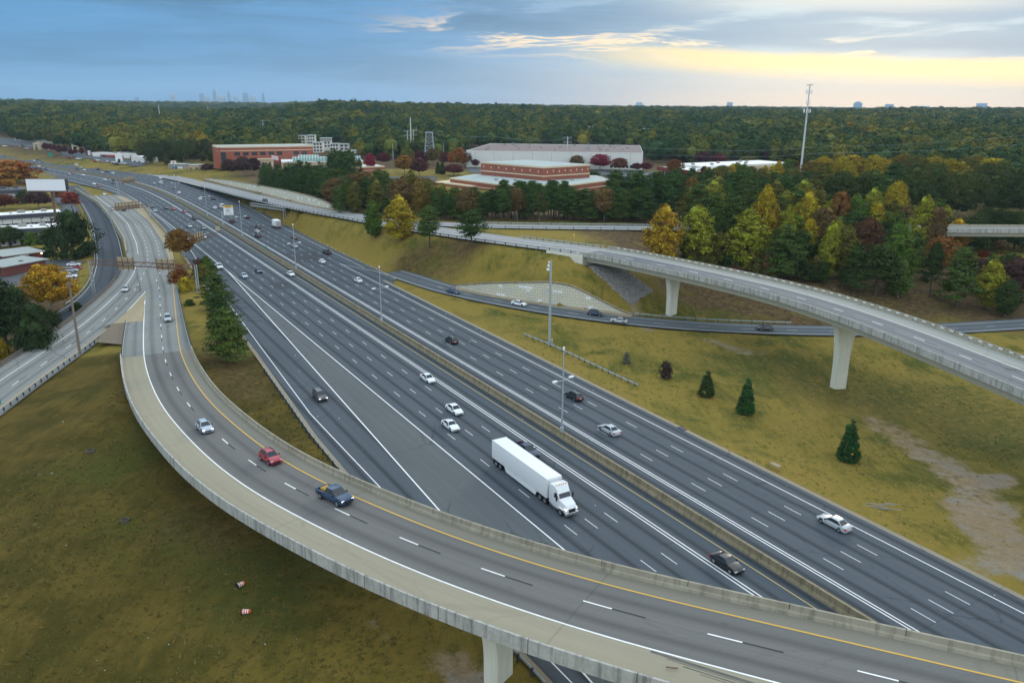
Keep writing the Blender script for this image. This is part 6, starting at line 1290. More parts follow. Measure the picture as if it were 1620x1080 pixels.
# billboard
q = P(91, 362, -3); zb0, zt0 = zat(q, 301.5), zat(q, 283.5)
B = empty('billboard', q, 0); tag(B, 'tall billboard with a blank white face on a rusty steel post', 'billboard'); w2 = 30 * mpp(P(91, 362, -3))
m_ = MB(); m_.tube([(0, 0, 0), (0, 0, zb0 - q[2] - .2)], .55, 14); m_.build('post', M_RUST, B)
hb, ht = zb0 - q[2], zt0 - q[2]
dx = -.4
m_ = MB(); m_.box(-w2 + dx - 1.5, w2 + dx - 1.5, -.9, -.6, hb, ht); m_.build('face_panel', mat('billboard_face', (.80, .82, .88), .5, .02), B)
m_ = MB(); m_.box(-w2 + dx - 1.5, w2 + dx + .6 - 1.5, .9, 1.2, hb + .2, ht); m_.build('back_panel', M_FASC, B)
m_ = MB(); m_.box(-w2 - 1.9, w2 - 1.4, -1.9, 1.7, hb - .5, hb - .32); m_.box(-w2 - 1.5, w2 - 1.2, -.3, .3, hb - .3, hb - .0); m_.build('catwalk', M_RUST, B)
for k in range(8):
    x = -w2 - 1.2 + k * (2 * w2 - 1) / 7; m_ = MB(); m_.tube([(x, -.7, ht), (x, -1.9, ht + .5)], .04, 4); m_.box(x - .22, x + .22, -2.1, -1.75, ht + .4, ht + .55); m_.build('lamp_arm', M_RUST, B)
# parking lots as sheets
def inside(x, y, pl):
    c = False
    for (x0, y0), (x1, y1) in zip(pl, pl[1:] + pl[:1]):
        if (y0 > y) != (y1 > y) and x < (x1 - x0) * (y - y0) / (y1 - y0) + x0: c = not c
    return c
def sheet(name, px, z, m, label, dz=.12, cell=2.5):
    """paved area laid over the ground, cell by cell"""
    pl = [tuple(P(a_, c_, z)[:2]) for a_, c_ in px]; xs = [p[0] for p in pl]; ys = [p[1] for p in pl]; m_ = MB()
    for i in range(int((max(xs) - min(xs)) / cell) + 1):
        for j in range(int((max(ys) - min(ys)) / cell) + 1):
            x, y = min(xs) + i * cell, min(ys) + j * cell
            if inside(x + cell / 2, y + cell / 2, pl): m_.quad(*[(u_, v_, ground_z(u_, v_) + dz) for u_, v_ in ((x, y), (x + cell, y), (x + cell, y + cell), (x, y + cell))])
    o = m_.build(name, m, None, fix=True); struct(o, label); return o
sheet('parking_lot', [(-20, 452), (60, 450), (100, 462), (114, 448), (131, 416), (120, 413), (70, 413), (40, 428), (-20, 432)], -3.6, M_LOT, 'parking lot before the brick motel office', .25)
sheet('motel_drive', [(90, 352), (128, 337), (112, 318), (88, 308), (80, 312), (96, 330)], -2.3, M_LOT, 'driveway between the motel and the frontage road', .3)
# red brick office with strip windows
a, b_ = P(346, 267, 5.5), P(497, 263, 5.5); H = House('brick_office_block', 'long three storey red brick office with cream bands and dark windows', a, b_, 5.5); q = a; hh = zat(a, 233.5) - 5.5
H.box('wall', 0, H.L, 0, 34, 0, hh, M_BRICK); H.slab_roof(0, H.L, 0, 34, hh, M_ROOFG, .5, M_BAND, .5); H.box('cream_band', -.05, H.L + .05, -.07, -.001, hh - 3.0, hh - 2.5, M_BAND)
for k in range(9):
    if k == 6: continue
    x = H.L * (.17 + .088 * k); H.window(x, x + H.L * .058, hh - 6.6, hh - 4.0)
H.window(H.L * .035, H.L * .085, 2, hh - 3.6, nm='glass_strip', m=M_WIN)
m_ = MB(); m_.tube([(1.5, 4, 0), (1.5, 4, hh)], 4.2, 18); m_.build('rounded_corner', M_BRICK, H.root)
H.box('entrance_wing', H.L * .18, H.L * .55, -9, -.05, 0, hh * .42, M_TANW); H.box('entrance_roof', H.L * .17, H.L * .56, -9.6, -.05, hh * .42, hh * .42 + .5, M_BAND)
for k in range(5): m_ = MB(); x = H.L * (.22 + .07 * k); m_.box(x, x + 1.2, -9.08, -8.9, 1.2, hh * .3); m_.build('window', M_WIN, H.root)
# glass roofed building and its brick wing
H = House('glass_roofed_building', 'white flat roofed building with two green glass barrel vaults', P(446, 268, 6), P(575, 266, 6), 6)
H.box('wall', 0, H.L, 0, 30, 0, 5.5, M_TANW); H.slab_roof(0, H.L, 0, 30, 5.5, M_ROOFW, .4, M_WALLW, .3)
def vault(x0, x1, y0, r, z):
    secs = []
    for x in (x0, x1): secs.append([(x, y0 + r * math.cos(t_), z + r * .8 * math.sin(t_)) for t_ in np.linspace(0, math.pi, 13)])
    m_ = MB(); m_.loft(secs, closed=True); o = m_.build('glass_vault', M_GREENG, H.root)
    r_ = MB()
    for x in np.linspace(x0, x1, int((x1 - x0) / 2.2) + 2): r_.tube([(x, y0 + (r + .06) * math.cos(t_), z + (r + .06) * .8 * math.sin(t_)) for t_ in np.linspace(0, math.pi, 11)], .12, 4)
    r_.build('vault_ribs', M_WALLW, o)
vault(H.L * .14, H.L * .62, 8, 4.2, 5.6); vault(H.L * .22, H.L * .46, 19, 5.2, 5.6); vault(H.L * .66, H.L * .98, 12, 4.2, 5.6)
H2 = House('brick_wing', 'low brick wing with a white roof beside the crimson trees', P(556, 277, 7), P(609, 275, 7), 7); H2.box('wall', 0, H2.L, 0, 20, 0, 5.2, M_BRICK); H2.slab_roof(0, H2.L, 0, 20, 5.2, M_ROOFW, .6, M_BAND, .3); H2.box('cream_band', -.05, H2.L + .05, -.07, -.001, 2.6, 3.0, M_BAND)
m_ = MB(); m_.tube([(8, -6, 0), (8, -6, 13)], .1, 6)
fl = empty('flagpole', P(432, 272, 6)); tag(fl, 'flagpole with a white and red flag before the brick office', 'flagpole'); m_ = MB(); m_.tube([(0, 0, 0), (0, 0, 12.5)], .12, 6); m_.build('pole', M_SIGNW, fl)
m_ = MB(); m_.hexa([(.1, -.02, 9.2), (4.6, .5, 8.2), (4.6, .56, 8.2), (.1, .04, 9.2)], [(.1, -.02, 12.2), (4.6, .5, 11.2), (4.6, .56, 11.2), (.1, .04, 12.2)]); m_.build('flag', mat('flag_cloth', (.72, .55, .55), .8, .3, .8), fl)
# tall brick box on its wide lower tier
zr = 13.0; c0, cL, cR = P(859.7, 285.5, zr), P(761, 276, zr), P(932.7, 280.6, zr)
def prism(nm, pts_, z0, z1, m, parent, inv):
    m_ = MB(); n = len(pts_); m_.loft([[(p[0], p[1], z0) for p in pts_], [(p[0], p[1], z1) for p in pts_]]); o = m_.build(nm, m, parent); o.matrix_parent_inverse = inv; return o
BB = empty('brick_theatre', c0 - np.array([0, 0, 6])); tag(BB, 'tall plain red brick building with cream bands rising from a wider lower tier', 'building'); inv = Matrix.Translation(-BB.location)
v1, v2 = (cL - c0)[:2], (cR - c0)[:2]; zt_ = zat(c0, 264.5); quadp = [c0[:2], c0[:2] + v2, c0[:2] + v2 + v1, c0[:2] + v1]
def grow(pts_, k):
    c = sum(pts_) / len(pts_); return [c + (p - c) * (1 + k / np.linalg.norm(p - c)) for p in pts_]
prism('wall', quadp, 7, zt_, M_BRICK, BB, inv); prism('cornice', grow(quadp, .35), zt_ - .75, zt_ + .15, M_BAND, BB, inv); prism('roof', grow(quadp, -.5), zt_ + .1, zt_ + .22, M_ROOFG, BB, inv); prism('cream_band', grow(quadp, .12), zr + 2.0, zr + 2.7, M_BAND, BB, inv)
u1, u2 = v1 / np.linalg.norm(v1), v2 / np.linalg.norm(v2)
for (o0, uu, vv_, L_) in ((c0[:2], u2, u1, np.linalg.norm(v2)), (c0[:2], u1, u2, np.linalg.norm(v1))):
    for k in range(8):
        x = L_ * (.07 + .125 * k); m_ = MB(); p, p2 = o0 + uu * x, o0 + uu * (x + .7); e = -vv_ * .1
        z0 = zr + 4.2 + (k % 2) * .4; m_.hexa([(*(p), z0), (*(p2), z0), (*(p2 + e), z0), (*(p + e), z0)], [(*(p), z0 + 1.1), (*(p2), z0 + 1.1), (*(p2 + e), z0 + 1.1), (*(p + e), z0 + 1.1)]); o = m_.build('light_niche', M_BAND, BB); o.matrix_parent_inverse = inv
    for k in range(1, 4):
        x = L_ * k / 4; m_ = MB(); p, p2 = o0 + uu * x, o0 + uu * (x + .22); e = -vv_ * .05; m_.hexa([(*p, zr), (*p2, zr), (*(p2 + e), zr), (*(p + e), zr)], [(*p, zt_ - .8), (*p2, zt_ - .8), (*(p2 + e), zt_ - .8), (*(p + e), zt_ - .8)]); o = m_.build('downpipe', M_FASC, BB); o.matrix_parent_inverse = inv
low = [P(705, 290.5, zr)[:2], P(800, 299, zr)[:2], P(897, 293, zr)[:2], P(967, 284, zr)[:2], (c0[:2] + v2 + v1 * 1.0 + u2 * 14), (c0[:2] + v1 + u1 * 4)]
low = [P(712, 281, zr)[:2], P(795, 291.5, zr)[:2], P(897, 292.5, zr)[:2], P(968, 283.5, zr)[:2], c0[:2] + v2 + u2 * 16 + u1 * 10, c0[:2] + v1 + u1 * 6]
prism('lower_tier', low, 6, zr - .3, M_BRICK, BB, inv); prism('lower_cornice', grow(low, .3), zr - .95, zr - .25, M_BAND, BB, inv); prism('lower_roof', grow(low, -.6), zr - .3, zr - .18, M_ROOFG, BB, inv); prism('lower_band', grow(low, .1), 9.4, 9.9, M_BAND, BB, inv)
low2 = [P(688, 287, 10.5)[:2], P(745, 294, 10.5)[:2], P(790, 290, 10.5)[:2], c0[:2] + v1 + u1 * 10, ]
prism('entrance_block', low2, 6, 10.2, M_BRICK, BB, inv); prism('entrance_cornice', grow(low2, .3), 9.7, 10.35, M_BAND, BB, inv)
for k in range(5):
    p = P(785 + 30 * k, 287 - 1.0 * abs(k - 2), zr); m_ = MB(); m_.box(p[0] - 1, p[0] + 1, p[1] - .8, p[1] + .8, zr - .2, zr + .9); o = m_.build('rooftop_unit', M_AC, BB); o.matrix_parent_inverse = inv
# white warehouse
a, b_ = P(738, 264.5, 8), P(1016, 269, 8); H = House('white_warehouse', 'huge white warehouse with a brown gravel roof behind the brick building', a, b_, 8); h1 = zat(a, 236) - 8
h1 = (zat(a, 236.5) + zat(b_, 245.5)) / 2 - 8
H.box('wall', 0, H.L, 0, 120, 0, h1, M_WALLW); H.slab_roof(0, H.L, 0, 120, h1, M_ROOFB, .3, M_WALLW, .4)
for k in range(7): H.window(H.L * (.82 + .022 * k), H.L * (.835 + .022 * k), 1.2, 3.4)
for k in range(26): H.unit(rb.uniform(8, H.L - 8), rb.uniform(12, 110), h1 + .1, rb.uniform(1.2, 3), rb.uniform(1.2, 3), rb.uniform(.8, 1.8))
for k in range(9): m_ = MB(); x = H.L * (.05 + .11 * k); m_.box(x, x + .2, -.05, .02, 0, h1 - .4); m_.build('downpipe', M_AC, H.root)
# red roofed shops
a, b_ = P(1040, 277, 8.5), P(1112, 288, 8.5); H = House('shop_row', 'row of shops with a red roof band, pale columns and white roofs', a, b_, 8.5); hs = 5.4
H.box('wall', 0, H.L, 3.5, 40, 0, hs, M_TANW); H.box('roof', 0, H.L, 2, 40, hs - .1, hs + .2, M_ROOFW); H.box('roof_band', -.5, H.L + .5, -.5, 2, hs - 2.0, hs + .5, M_REDR); H.window(1, H.L - 1, .2, 2.9, y=3.5, nm='shop_window')
for k in range(7): x = H.L * k / 6; H.box('column', x - .4, x + .4, 0, .8, 0, hs - 2.0, M_BAND)
for k in range(8): H.unit(rb.uniform(3, H.L - 4), rb.uniform(5, 36), hs + .2, rb.uniform(1.2, 2.6), 1.6, 1.1)
H = House('store_block', 'long white roofed store block behind the right end of the shops', P(1112, 279, 9), P(1248, 272, 9), 9); H.box('wall', 0, H.L, 0, 30, 0, 6.4, M_TANW); H.slab_roof(0, H.L, 0, 30, 6.4, M_ROOFW, 1.2, M_WALLW, .3)
for k in range(7): H.unit(rb.uniform(3, H.L - 4), rb.uniform(5, 26), 6.6, 2, 1.6, 1.1)
sheet('shop_parking_lot', [(960, 300), (1100, 300), (1060, 282), (1000, 276), (940, 280)], 8, M_LOT, 'parking lot before the shops', .3)
sheet('warehouse_yard', [(740, 274), (1040, 280), (1035, 272), (1000, 270), (740, 267)], 8, M_LOT, 'paved yard along the white warehouse', .3)
sheet('motel_yard', [(-30, 372), (98, 362), (104, 350), (100, 337), (-30, 346)], -3.6, M_LOT, 'paved yard between the motel wings', .2, 3)
sheet('store_parking_lot', [(96, 252), (150, 259), (205, 266), (232, 268), (232, 262), (190, 258), (146, 250), (100, 244)], .6, M_LOT, 'parking lot before the far storefronts', .3, 6)
sheet('far_parking_lot', [(-10, 232), (40, 236), (100, 244), (112, 238), (60, 230), (-10, 225)], 1, M_LOT, 'parking lot by the gateway towers', .35, 8)
sheet('office_parking_lot', [(600, 292), (690, 292), (690, 280), (600, 280)], 8, M_LOT, 'parking lot among the coloured trees', .3)
# white town houses
TG = 'white town houses on the wooded hillside'
for i, (x0, x1, yb, yt, l_) in enumerate([(468, 484, 231, 215, 'leftmost flat topped white house of the hillside group'), (487, 499, 232, 214.5, 'tall narrow white house next to the leftmost one'), (495, 511, 238, 226, 'white house low in front of the tall narrow one'), (507, 524, 236, 219, 'white house with a grey upper storey in the group centre'), (522, 536, 240, 228, 'white house stepping down right of the centre'), (530, 552, 238, 228.5, 'wide white house near the right end of the group'), (546, 562, 249, 239, 'low grey roofed house set apart at the right end')]):
    a, b_ = P(x0, yb, 9), P(x1, yb, 9); z0 = 9 + (i % 3); H = House('town_house', l_, a, b_, 6, group=TG); hh = zat(a, yt) - 6; H.box('wall', 0, H.L, 0, 12, 0, hh, M_WALLW); H.box('roof', -.5, H.L + .5, -.5, 12.5, hh, hh + .4, M_ROOFG)
    for fl_ in range(3):
        for k in range(3):
            z1 = hh - 3.2 * (fl_ + 1) + .9
            if z1 > .5: H.window(H.L * (.1 + .3 * k), H.L * (.3 + .3 * k), z1, z1 + 1.9)
    if i == 3: H.box('grey_storey', -.06, H.L + .06, -.08, 6, hh - 3.3, hh - .05, M_AC)
# storefronts along the far road
SG = 'storefronts along the far road'
a, b_ = P(147, 254.5, .5), P(229, 258, .5); H = House('restaurant_row', 'long white roofed storefront with brick bays and a red awning', a, b_, .5, group=SG); H.box('wall', 0, H.L, 0, 26, 0, 6.5, M_BRICK); H.slab_roof(0, H.L, 0, 26, 7.4, M_ROOFW, 1.2, M_WALLW, .6)
for x0, x1, m in ((.02, .16, M_WALLW), (.21, .27, M_WIN), (.62, .74, M_WALLW), (.8, .99, M_WALLW)): H.window(H.L * x0, H.L * x1, 0, 6.2, nm='bay', m=m, d=.6)
H.window(H.L * .3, H.L * .6, 4.6, 6.3, nm='awning', m=mat('awning_red', (.35, .06, .07), .7, .1), d=2.2)
for k in range(6): H.window(H.L * (.3 + .05 * k), H.L * (.335 + .05 * k), .4, 3.6)
for k in range(5): H.unit(rb.uniform(4, H.L - 6), rb.uniform(5, 20), 7.5, 2.4, 2, 1.2)
H = House('white_store', 'plain white store at the right end of the storefronts', P(209, 262, .3), P(229, 263.5, .3), .3, group=SG); H.box('wall', 0, H.L, 0, 14, 0, 8, M_WALLW); H.slab_roof(0, H.L, 0, 14, 8, M_ROOFW, .4, M_WALLW, .4)
for k in range(2): H.window(H.L * (.2 + .35 * k), H.L * (.32 + .35 * k), 2.5, 4.5)
q = P(190, 264, .2); s_ = mpp(q); SGN = empty('pylon_sign', q); tag(SGN, 'tall white sign slab with a dark green leaf shape before the storefronts', 'sign'); m_ = MB(); m_.box(-5.4 * s_, 5.4 * s_, -.4, .4, 0, 20 * s_); m_.build('slab', M_SIGNW, SGN)
m_ = MB(); m_.poly([(2.3 * s_ * math.cos(t_) * (1 + .12 * math.sin(5 * t_)), -.46, 9.5 * s_ + 3.1 * s_ * math.sin(t_)) for t_ in np.linspace(0, 6.28, 14)[:-1]]); m_.box(-.3 * s_, .3 * s_, -.47, -.43, 5.6 * s_, 6.8 * s_); m_.build('emblem', mat('emblem_green', (.02, .045, .03), .6, .05), SGN)
q = P(141, 253, .4); s_ = mpp(q); T_ = empty('striped_pylon', q); tag(T_, 'pair of upright slabs, one dark red and one white, left of the storefronts', 'sign'); m_ = MB(); m_.box(-3.4 * s_, -.6 * s_, 0, 2, 0, 15 * s_); m_.build('dark_slab', M_BRICKD, T_); m_ = MB(); m_.box(-.4 * s_, 3.2 * s_, -.3, 1.7, 0, 14 * s_); m_.build('white_slab', M_SIGNW, T_)
H = House('cream_shop', 'small cream two storey shop with an orange sign', P(115, 243, .5), P(135, 243.5, .5), .5, group=SG); hh = zat(P(115, 243, .5), 229) - .5; H.box('wall', 0, H.L, 0, 14, 0, hh, M_TANW if False else mat('cream_wall', (.66, .57, .40), .8, .06)); H.slab_roof(0, H.L, 0, 14, hh, M_ROOFW, .4, M_WALLW, .4)
for k in range(5): H.window(H.L * (.04 + .19 * k), H.L * (.16 + .19 * k), 1, hh * .42)
H.window(H.L * .58, H.L * .8, hh * .6, hh * .82, nm='sign_board', m=mat('orange_sign', (.6, .2, .05), .6, .05), d=.2); H.window(H.L * .1, H.L * .4, hh * .6, hh * .8)
H = House('church_like_hall', 'cream hall with a square raised block behind the purple trees', P(58, 233, .5), P(100, 233, .5), .5, group=SG); s_ = mpp(P(80, 233, .5)); H.box('wall', 0, H.L, 0, 24, 0, 9 * s_, MATS['cream_wall']); H.box('roof', -.5, H.L + .5, -.5, 24.5, 9 * s_, 10 * s_, M_ROOFG); H.box('raised_block', H.L * .45, H.L * .75, 4, 18, 9.9 * s_, 20 * s_, M_WALLW)
for k in range(5): H.box('column', H.L * (.25 + .12 * k), H.L * (.29 + .12 * k), -2.5, -1.2, 0, 8 * s_, M_WALLW)
for k in range(4): H.window(H.L * (.3 + .12 * k), H.L * (.36 + .12 * k), 1, 6 * s_)
for px, yb, yt, w_, l_ in ((29, 229.5, 215.5, 4.5, 'white gateway tower with an arched foot'), (59, 242, 226, 4.8, 'tan gateway tower with a glass front')):
    q = P(px, yb, .4); s_ = mpp(q); T_ = empty('gateway_tower', q); tag(T_, l_, 'tower'); hh = zat(q, yt) - .4; m = M_WALLW if px < 40 else M_TANW
    for sx in (-1, 1): m_ = MB(); m_.box(*sorted((sx * w_ * s_ * .45, sx * w_ * s_)), 0, 5, 0, hh * .55); m_.build('leg', m, T_)
    m_ = MB(); m_.box(-w_ * s_, w_ * s_, 0, 5, hh * .55, hh); m_.build('head_block', m, T_); m_ = MB(); m_.box(-w_ * s_ * .5, w_ * s_ * .5, -.1, .05, hh * .6, hh * .86); m_.build('window', M_AC if px < 40 else M_GREENG, T_)
H = House('tan_shed', 'small tan shed beside the far roadside trees', P(299, 270.5, 1.2), P(320, 270.5, 1.2), 1.2); H.box('wall', 0, H.L, 0, 9, 0, 4.5, M_TANW); H.box('roof', -.4, H.L + .4, -.4, 9.4, 4.5, 4.9, M_ROOFG); H.window(1, 2.2, .1, 2.6, nm='door'); H.window(H.L * .5, H.L * .7, 1.2, 2.6)
H = House('blue_grey_store', 'low grey store with a blue panel under a small red and white sign', P(267, 269, 1), P(292, 269.5, 1), 1); H.box('wall', 0, H.L, 0, 10, 0, 4.6, M_AC); H.box('roof', -.3, H.L + .3, -.3, 10.3, 4.6, 5, M_ROOFG); H.window(H.L * .25, H.L * .55, .2, 2.6, nm='blue_panel', m=mat('panel_blue', (.03, .10, .26), .6, .1), d=.4); H.window(H.L * .6, H.L * .9, .2, 2.8, nm='white_panel', m=M_SIGNW, d=.4)
q = P(276, 270, 1); s_ = mpp(q); T_ = empty('roadside_sign', q); tag(T_, 'small white roadside sign with a red oval on a pole above the grey store', 'sign'); m_ = MB(); m_.tube([(0, 0, 0), (0, 0, 12 * s_)], .25, 6); m_.build('pole', M_POLE, T_); m_ = MB(); m_.box(-4 * s_, 4 * s_, -.3, .3, 10.5 * s_, 15 * s_); m_.build('sign_board', M_SIGNW, T_)
m_ = MB(); m_.poly([(2.3 * s_ * math.cos(t_), -.36, 12.7 * s_ + 1.0 * s_ * math.sin(t_)) for t_ in np.linspace(0, 6.28, 14)[:-1]]); m_.build('red_emblem', mat('emblem_red', (.5, .05, .04), .6, .05), T_)
H = House('long_white_store', 'very long low white roof among dark trees at the far left', P(-8, 203, 6), P(60, 202, 6), 6); H.box('wall', 0, H.L, 0, 40, 0, 6, M_TANW); H.box('roof', -1, H.L + 1, -1, 41, 6, 7.5, M_WALLW)
for px, py, w_, l_ in ((553, 191, 4, 'white water tank poking out of the hillside woods'), (630, 168, 26, 'pale roof far out on the wooded horizon'), (935, 212, 8, 'white roof peeking from the woods right of the warehouse'), (1023, 216, 6, 'small white roof in the woods above the warehouse end')):
    q = P(px, py + 3, 16); r_ = math.hypot(q[0], q[1])
    if r_ > 3000: q = np.array([q[0] / r_ * 2600, q[1] / r_ * 2600, 40])
    q[2] = ground_z(q[0], q[1]); s_ = mpp(q); zt2 = zat(q, py); T_ = House('distant_building', l_, q - np.array([w_ * s_ / 2, 0, 0]), q + np.array([w_ * s_ / 2, 0, 0]), q[2]); T_.box('wall', 0, T_.L, 0, 20, 0, max(zt2 - q[2], 18), M_WALLW); T_.box('roof', -.5, T_.L + .5, -.5, 20.5, max(zt2 - q[2], 18), max(zt2 - q[2], 18) + .6, M_ROOFW)
for i in range(26):
    f = rb.random(); px, py = (102 + 100 * f + rb.uniform(-3, 3), 249.5 + 12 * f + rb.uniform(-1.5, 1.5)) if i < 16 else (rb.uniform(0, 95), 0)
    if i >= 16: py = 229 + px * .10 + rb.uniform(-1, 3)
    q = onground(px, py); vehicle(rb.choice(['sedan', 'suv', 'sedan', 'crossover']), (q[0], q[1], q[2] + .36), rb.choice([.3, .3 + 1.57]), rb.choice([WHT, WHT, SIL, GRY, BLK, RED]), 'tiny parked car in the lots ' + ('before the storefronts' if i < 16 else 'around the gateway towers'), 'cars parked at the far stores')
for i in range(14):
    px, py = rb.uniform(965, 1060), rb.uniform(279, 297); q = onground(px, py); vehicle(rb.choice(['sedan', 'suv', 'sedan']), (q[0], q[1], q[2] + .32), rb.choice([.1, 1.67]), rb.choice([WHT, SIL, GRY, BLK, RED]), 'small parked car in the lot before the red roofed shops', 'cars parked at the shops')
# skyline far out in the haze; tower colours paled toward sky, painting in more haze
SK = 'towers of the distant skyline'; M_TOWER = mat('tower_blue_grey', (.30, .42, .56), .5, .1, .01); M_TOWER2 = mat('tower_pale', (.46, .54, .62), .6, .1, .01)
D = 8600.0
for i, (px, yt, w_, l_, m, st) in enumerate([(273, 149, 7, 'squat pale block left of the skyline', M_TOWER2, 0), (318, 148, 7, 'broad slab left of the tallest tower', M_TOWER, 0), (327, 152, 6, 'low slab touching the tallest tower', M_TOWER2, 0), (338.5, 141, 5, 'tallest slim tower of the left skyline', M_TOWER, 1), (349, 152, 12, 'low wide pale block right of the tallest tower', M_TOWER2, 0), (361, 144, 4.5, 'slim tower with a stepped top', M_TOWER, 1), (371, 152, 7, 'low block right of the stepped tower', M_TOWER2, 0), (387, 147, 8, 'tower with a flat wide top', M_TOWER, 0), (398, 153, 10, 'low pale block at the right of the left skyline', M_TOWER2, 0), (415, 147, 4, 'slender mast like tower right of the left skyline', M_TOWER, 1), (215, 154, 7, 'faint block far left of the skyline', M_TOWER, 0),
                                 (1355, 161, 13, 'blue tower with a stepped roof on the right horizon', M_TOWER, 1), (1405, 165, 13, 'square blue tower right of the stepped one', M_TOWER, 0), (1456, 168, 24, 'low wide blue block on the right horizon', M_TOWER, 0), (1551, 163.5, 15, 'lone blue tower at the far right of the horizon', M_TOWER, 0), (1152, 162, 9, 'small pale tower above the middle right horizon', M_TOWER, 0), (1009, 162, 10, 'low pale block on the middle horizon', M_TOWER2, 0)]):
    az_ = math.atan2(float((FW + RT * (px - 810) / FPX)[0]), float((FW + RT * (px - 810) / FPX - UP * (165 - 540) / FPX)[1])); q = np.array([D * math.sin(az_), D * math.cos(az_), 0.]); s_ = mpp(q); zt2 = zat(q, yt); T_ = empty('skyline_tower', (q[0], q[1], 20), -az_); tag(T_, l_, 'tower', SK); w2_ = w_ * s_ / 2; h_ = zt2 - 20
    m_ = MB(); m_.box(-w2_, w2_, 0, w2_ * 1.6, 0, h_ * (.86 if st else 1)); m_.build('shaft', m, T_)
    if st: m_ = MB(); m_.box(-w2_ * .6, w2_ * .6, w2_ * .3, w2_ * 1.2, h_ * .86, h_); m_.build('crown_block', m, T_)
    m_ = MB()
    for k in range(6): m_.box(-w2_ - .5, w2_ + .5, -.8, 0, h_ * (.12 + .12 * k), h_ * (.16 + .12 * k))
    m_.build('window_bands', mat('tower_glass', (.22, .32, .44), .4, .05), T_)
# ------------------------------------------------------------------ masts, poles and pylons
def mast(px, by, ty, r, label, name, z=None, cat='pole', group=None, r2=None, m=None):
    q = onground(px, by) if z is None else P(px, by, z); h = zat(q, ty) - q[2]; T_ = empty(name, q); tag(T_, label, cat, group); m_ = MB(); m_.tube([(0, 0, -.3), (0, 0, h)], r, 9, 0, r2 or r * .6); m_.build('pole', m or M_POLE, T_); return T_, h, mpp(q)
q = P(1266, 278, 8); T_ = empty('phone_mast', q); tag(T_, 'tall steel phone mast with antenna rings above the right wood', 'mast'); h = zat(q, 133.5) - 8
m_ = MB(); m_.tube([(0, 0, 0), (0, 0, h)], .85, 12, 0, .35); m_.build('pole', mat('mast_steel', (.50, .53, .54), .5, .06, metal=.15), T_)
for z_, r_, n_, hh in ((h - .6, 1.9, 6, .8), (h - 6.0, 1.8, 6, 2.4), (h - 13, 1.2, 3, 2.4), (h - 18.5, 2.2, 9, 2.2)):
    m_ = MB(); m_.tube([(r_ * math.cos(a_), r_ * math.sin(a_), z_) for a_ in np.linspace(0, 6.283, 13)], .09, 4); m_.tube([(r_ * math.cos(a_), r_ * math.sin(a_), z_ + hh * .6) for a_ in np.linspace(0, 6.283, 13)], .07, 4)
    for k in range(n_): a_ = 6.283 * k / n_; m_.tube([(0, 0, z_), (r_ * math.cos(a_), r_ * math.sin(a_), z_)], .06, 4)
    rg = m_.build('antenna_ring', M_POLE, T_)
    for k in range(n_): a_ = 6.283 * k / n_; x, y = (r_ + .1) * math.cos(a_), (r_ + .1) * math.sin(a_); m_ = MB(); m_.box(x - .2, x + .2, y - .2, y + .2, z_ - .3, z_ + hh); m_.build('antenna_panel', M_SIGNW, rg)
def twin_lamps(T_, h, r, z, ln, ang, n=2):
    for k in range(n):
        a_ = ang + math.pi * k; d = np.array([math.cos(a_), math.sin(a_)]); m_ = MB(); m_.tube([(0, 0, z), (d[0] * ln, d[1] * ln, z + .35)], .06, 5); arm = m_.build('lamp_arm', M_POLE, T_)
        m_ = MB(); e = np.array([-d[1], d[0]]); c = d * ln; pts_ = [c + e * .22, c + d * .95 + e * .22, c + d * .95 - e * .22, c - e * .22]; m_.hexa([(*p, z + .24) for p in pts_], [(*p, z + .48) for p in pts_]); m_.build('lamp_head', M_SIGNW, arm)
hang = math.atan2(_N[1], _N[0])
MLG = 'median light poles'
for px, by, ty, lt, l_, ringed in [(878, 690, 552, 603, 'tall median light pole with twin lamps beside the white semi truck', 1), (607.5, 511, 423, 457, 'median light pole above the white sedan by the exit lane', 1), (468, 428, 356, 386, 'median light pole left of the white coupe', 1), (385.5, 376, 319, 344, 'median light pole by the white and yellow sign', 1), (329, 343, 296, 312, 'median light pole just before the toll sign', 1), (280, 316, 277, 290, 'far median light pole near the small sign backs', 0)]:
    u_ = .0; q = P(px, by, .5); s0_, off_, _i = HW.near(q); q = HW.at(s0_, -.1); T_ = empty('median_light_pole', q); tag(T_, l_, 'light pole', MLG); h = zat(q, ty); m_ = MB(); m_.tube([(0, 0, 1.2), (0, 0, h)], .16, 8, 0, .09); m_.build('pole', M_POLE, T_)
    m_ = MB(); m_.box(-.3, .3, -.3, .3, 1.0, 1.9); m_.build('base_box', M_POLE, T_); twin_lamps(T_, h, .1, zat(q, lt), 1.5, hang + .2)
    m_ = MB(); m_.box(-.16, .16, -.16, .16, h - .1, h + .35); m_.build('camera_head', M_SIGNW, T_)
T_, h, s_ = mast(869, 547, 413, .36, 'tall high mast light pole standing behind the loose guard rail', 'high_mast_pole', cat='light pole', r2=.26)
for k, z_ in enumerate((h - .3, h - 1.1, h - 2.0)): m_ = MB(); m_.box(-.6 - .2 * k, -.3, -.2, .2, z_ - .25, z_ + .25); m_.build('lamp_head', M_SIGNW, T_)
m_ = MB(); m_.box(.3, .9, -.3, .3, .2, 1.6); m_.build('control_box', M_AC, T_)
T_, h, s_ = mast(127, 562, 447, .34, 'tall brown pole leaning over the branch road rail', 'utility_pole', r2=.22, m=mat('weathered_pole', (.20, .165, .13), .9, .2, .6)); m_ = MB(); m_.box(-.7, .7, -.2, .2, h - .8, h - .5); m_.build('crossarm', M_RUST, T_)
PG2 = 'power line poles beyond the freeway'
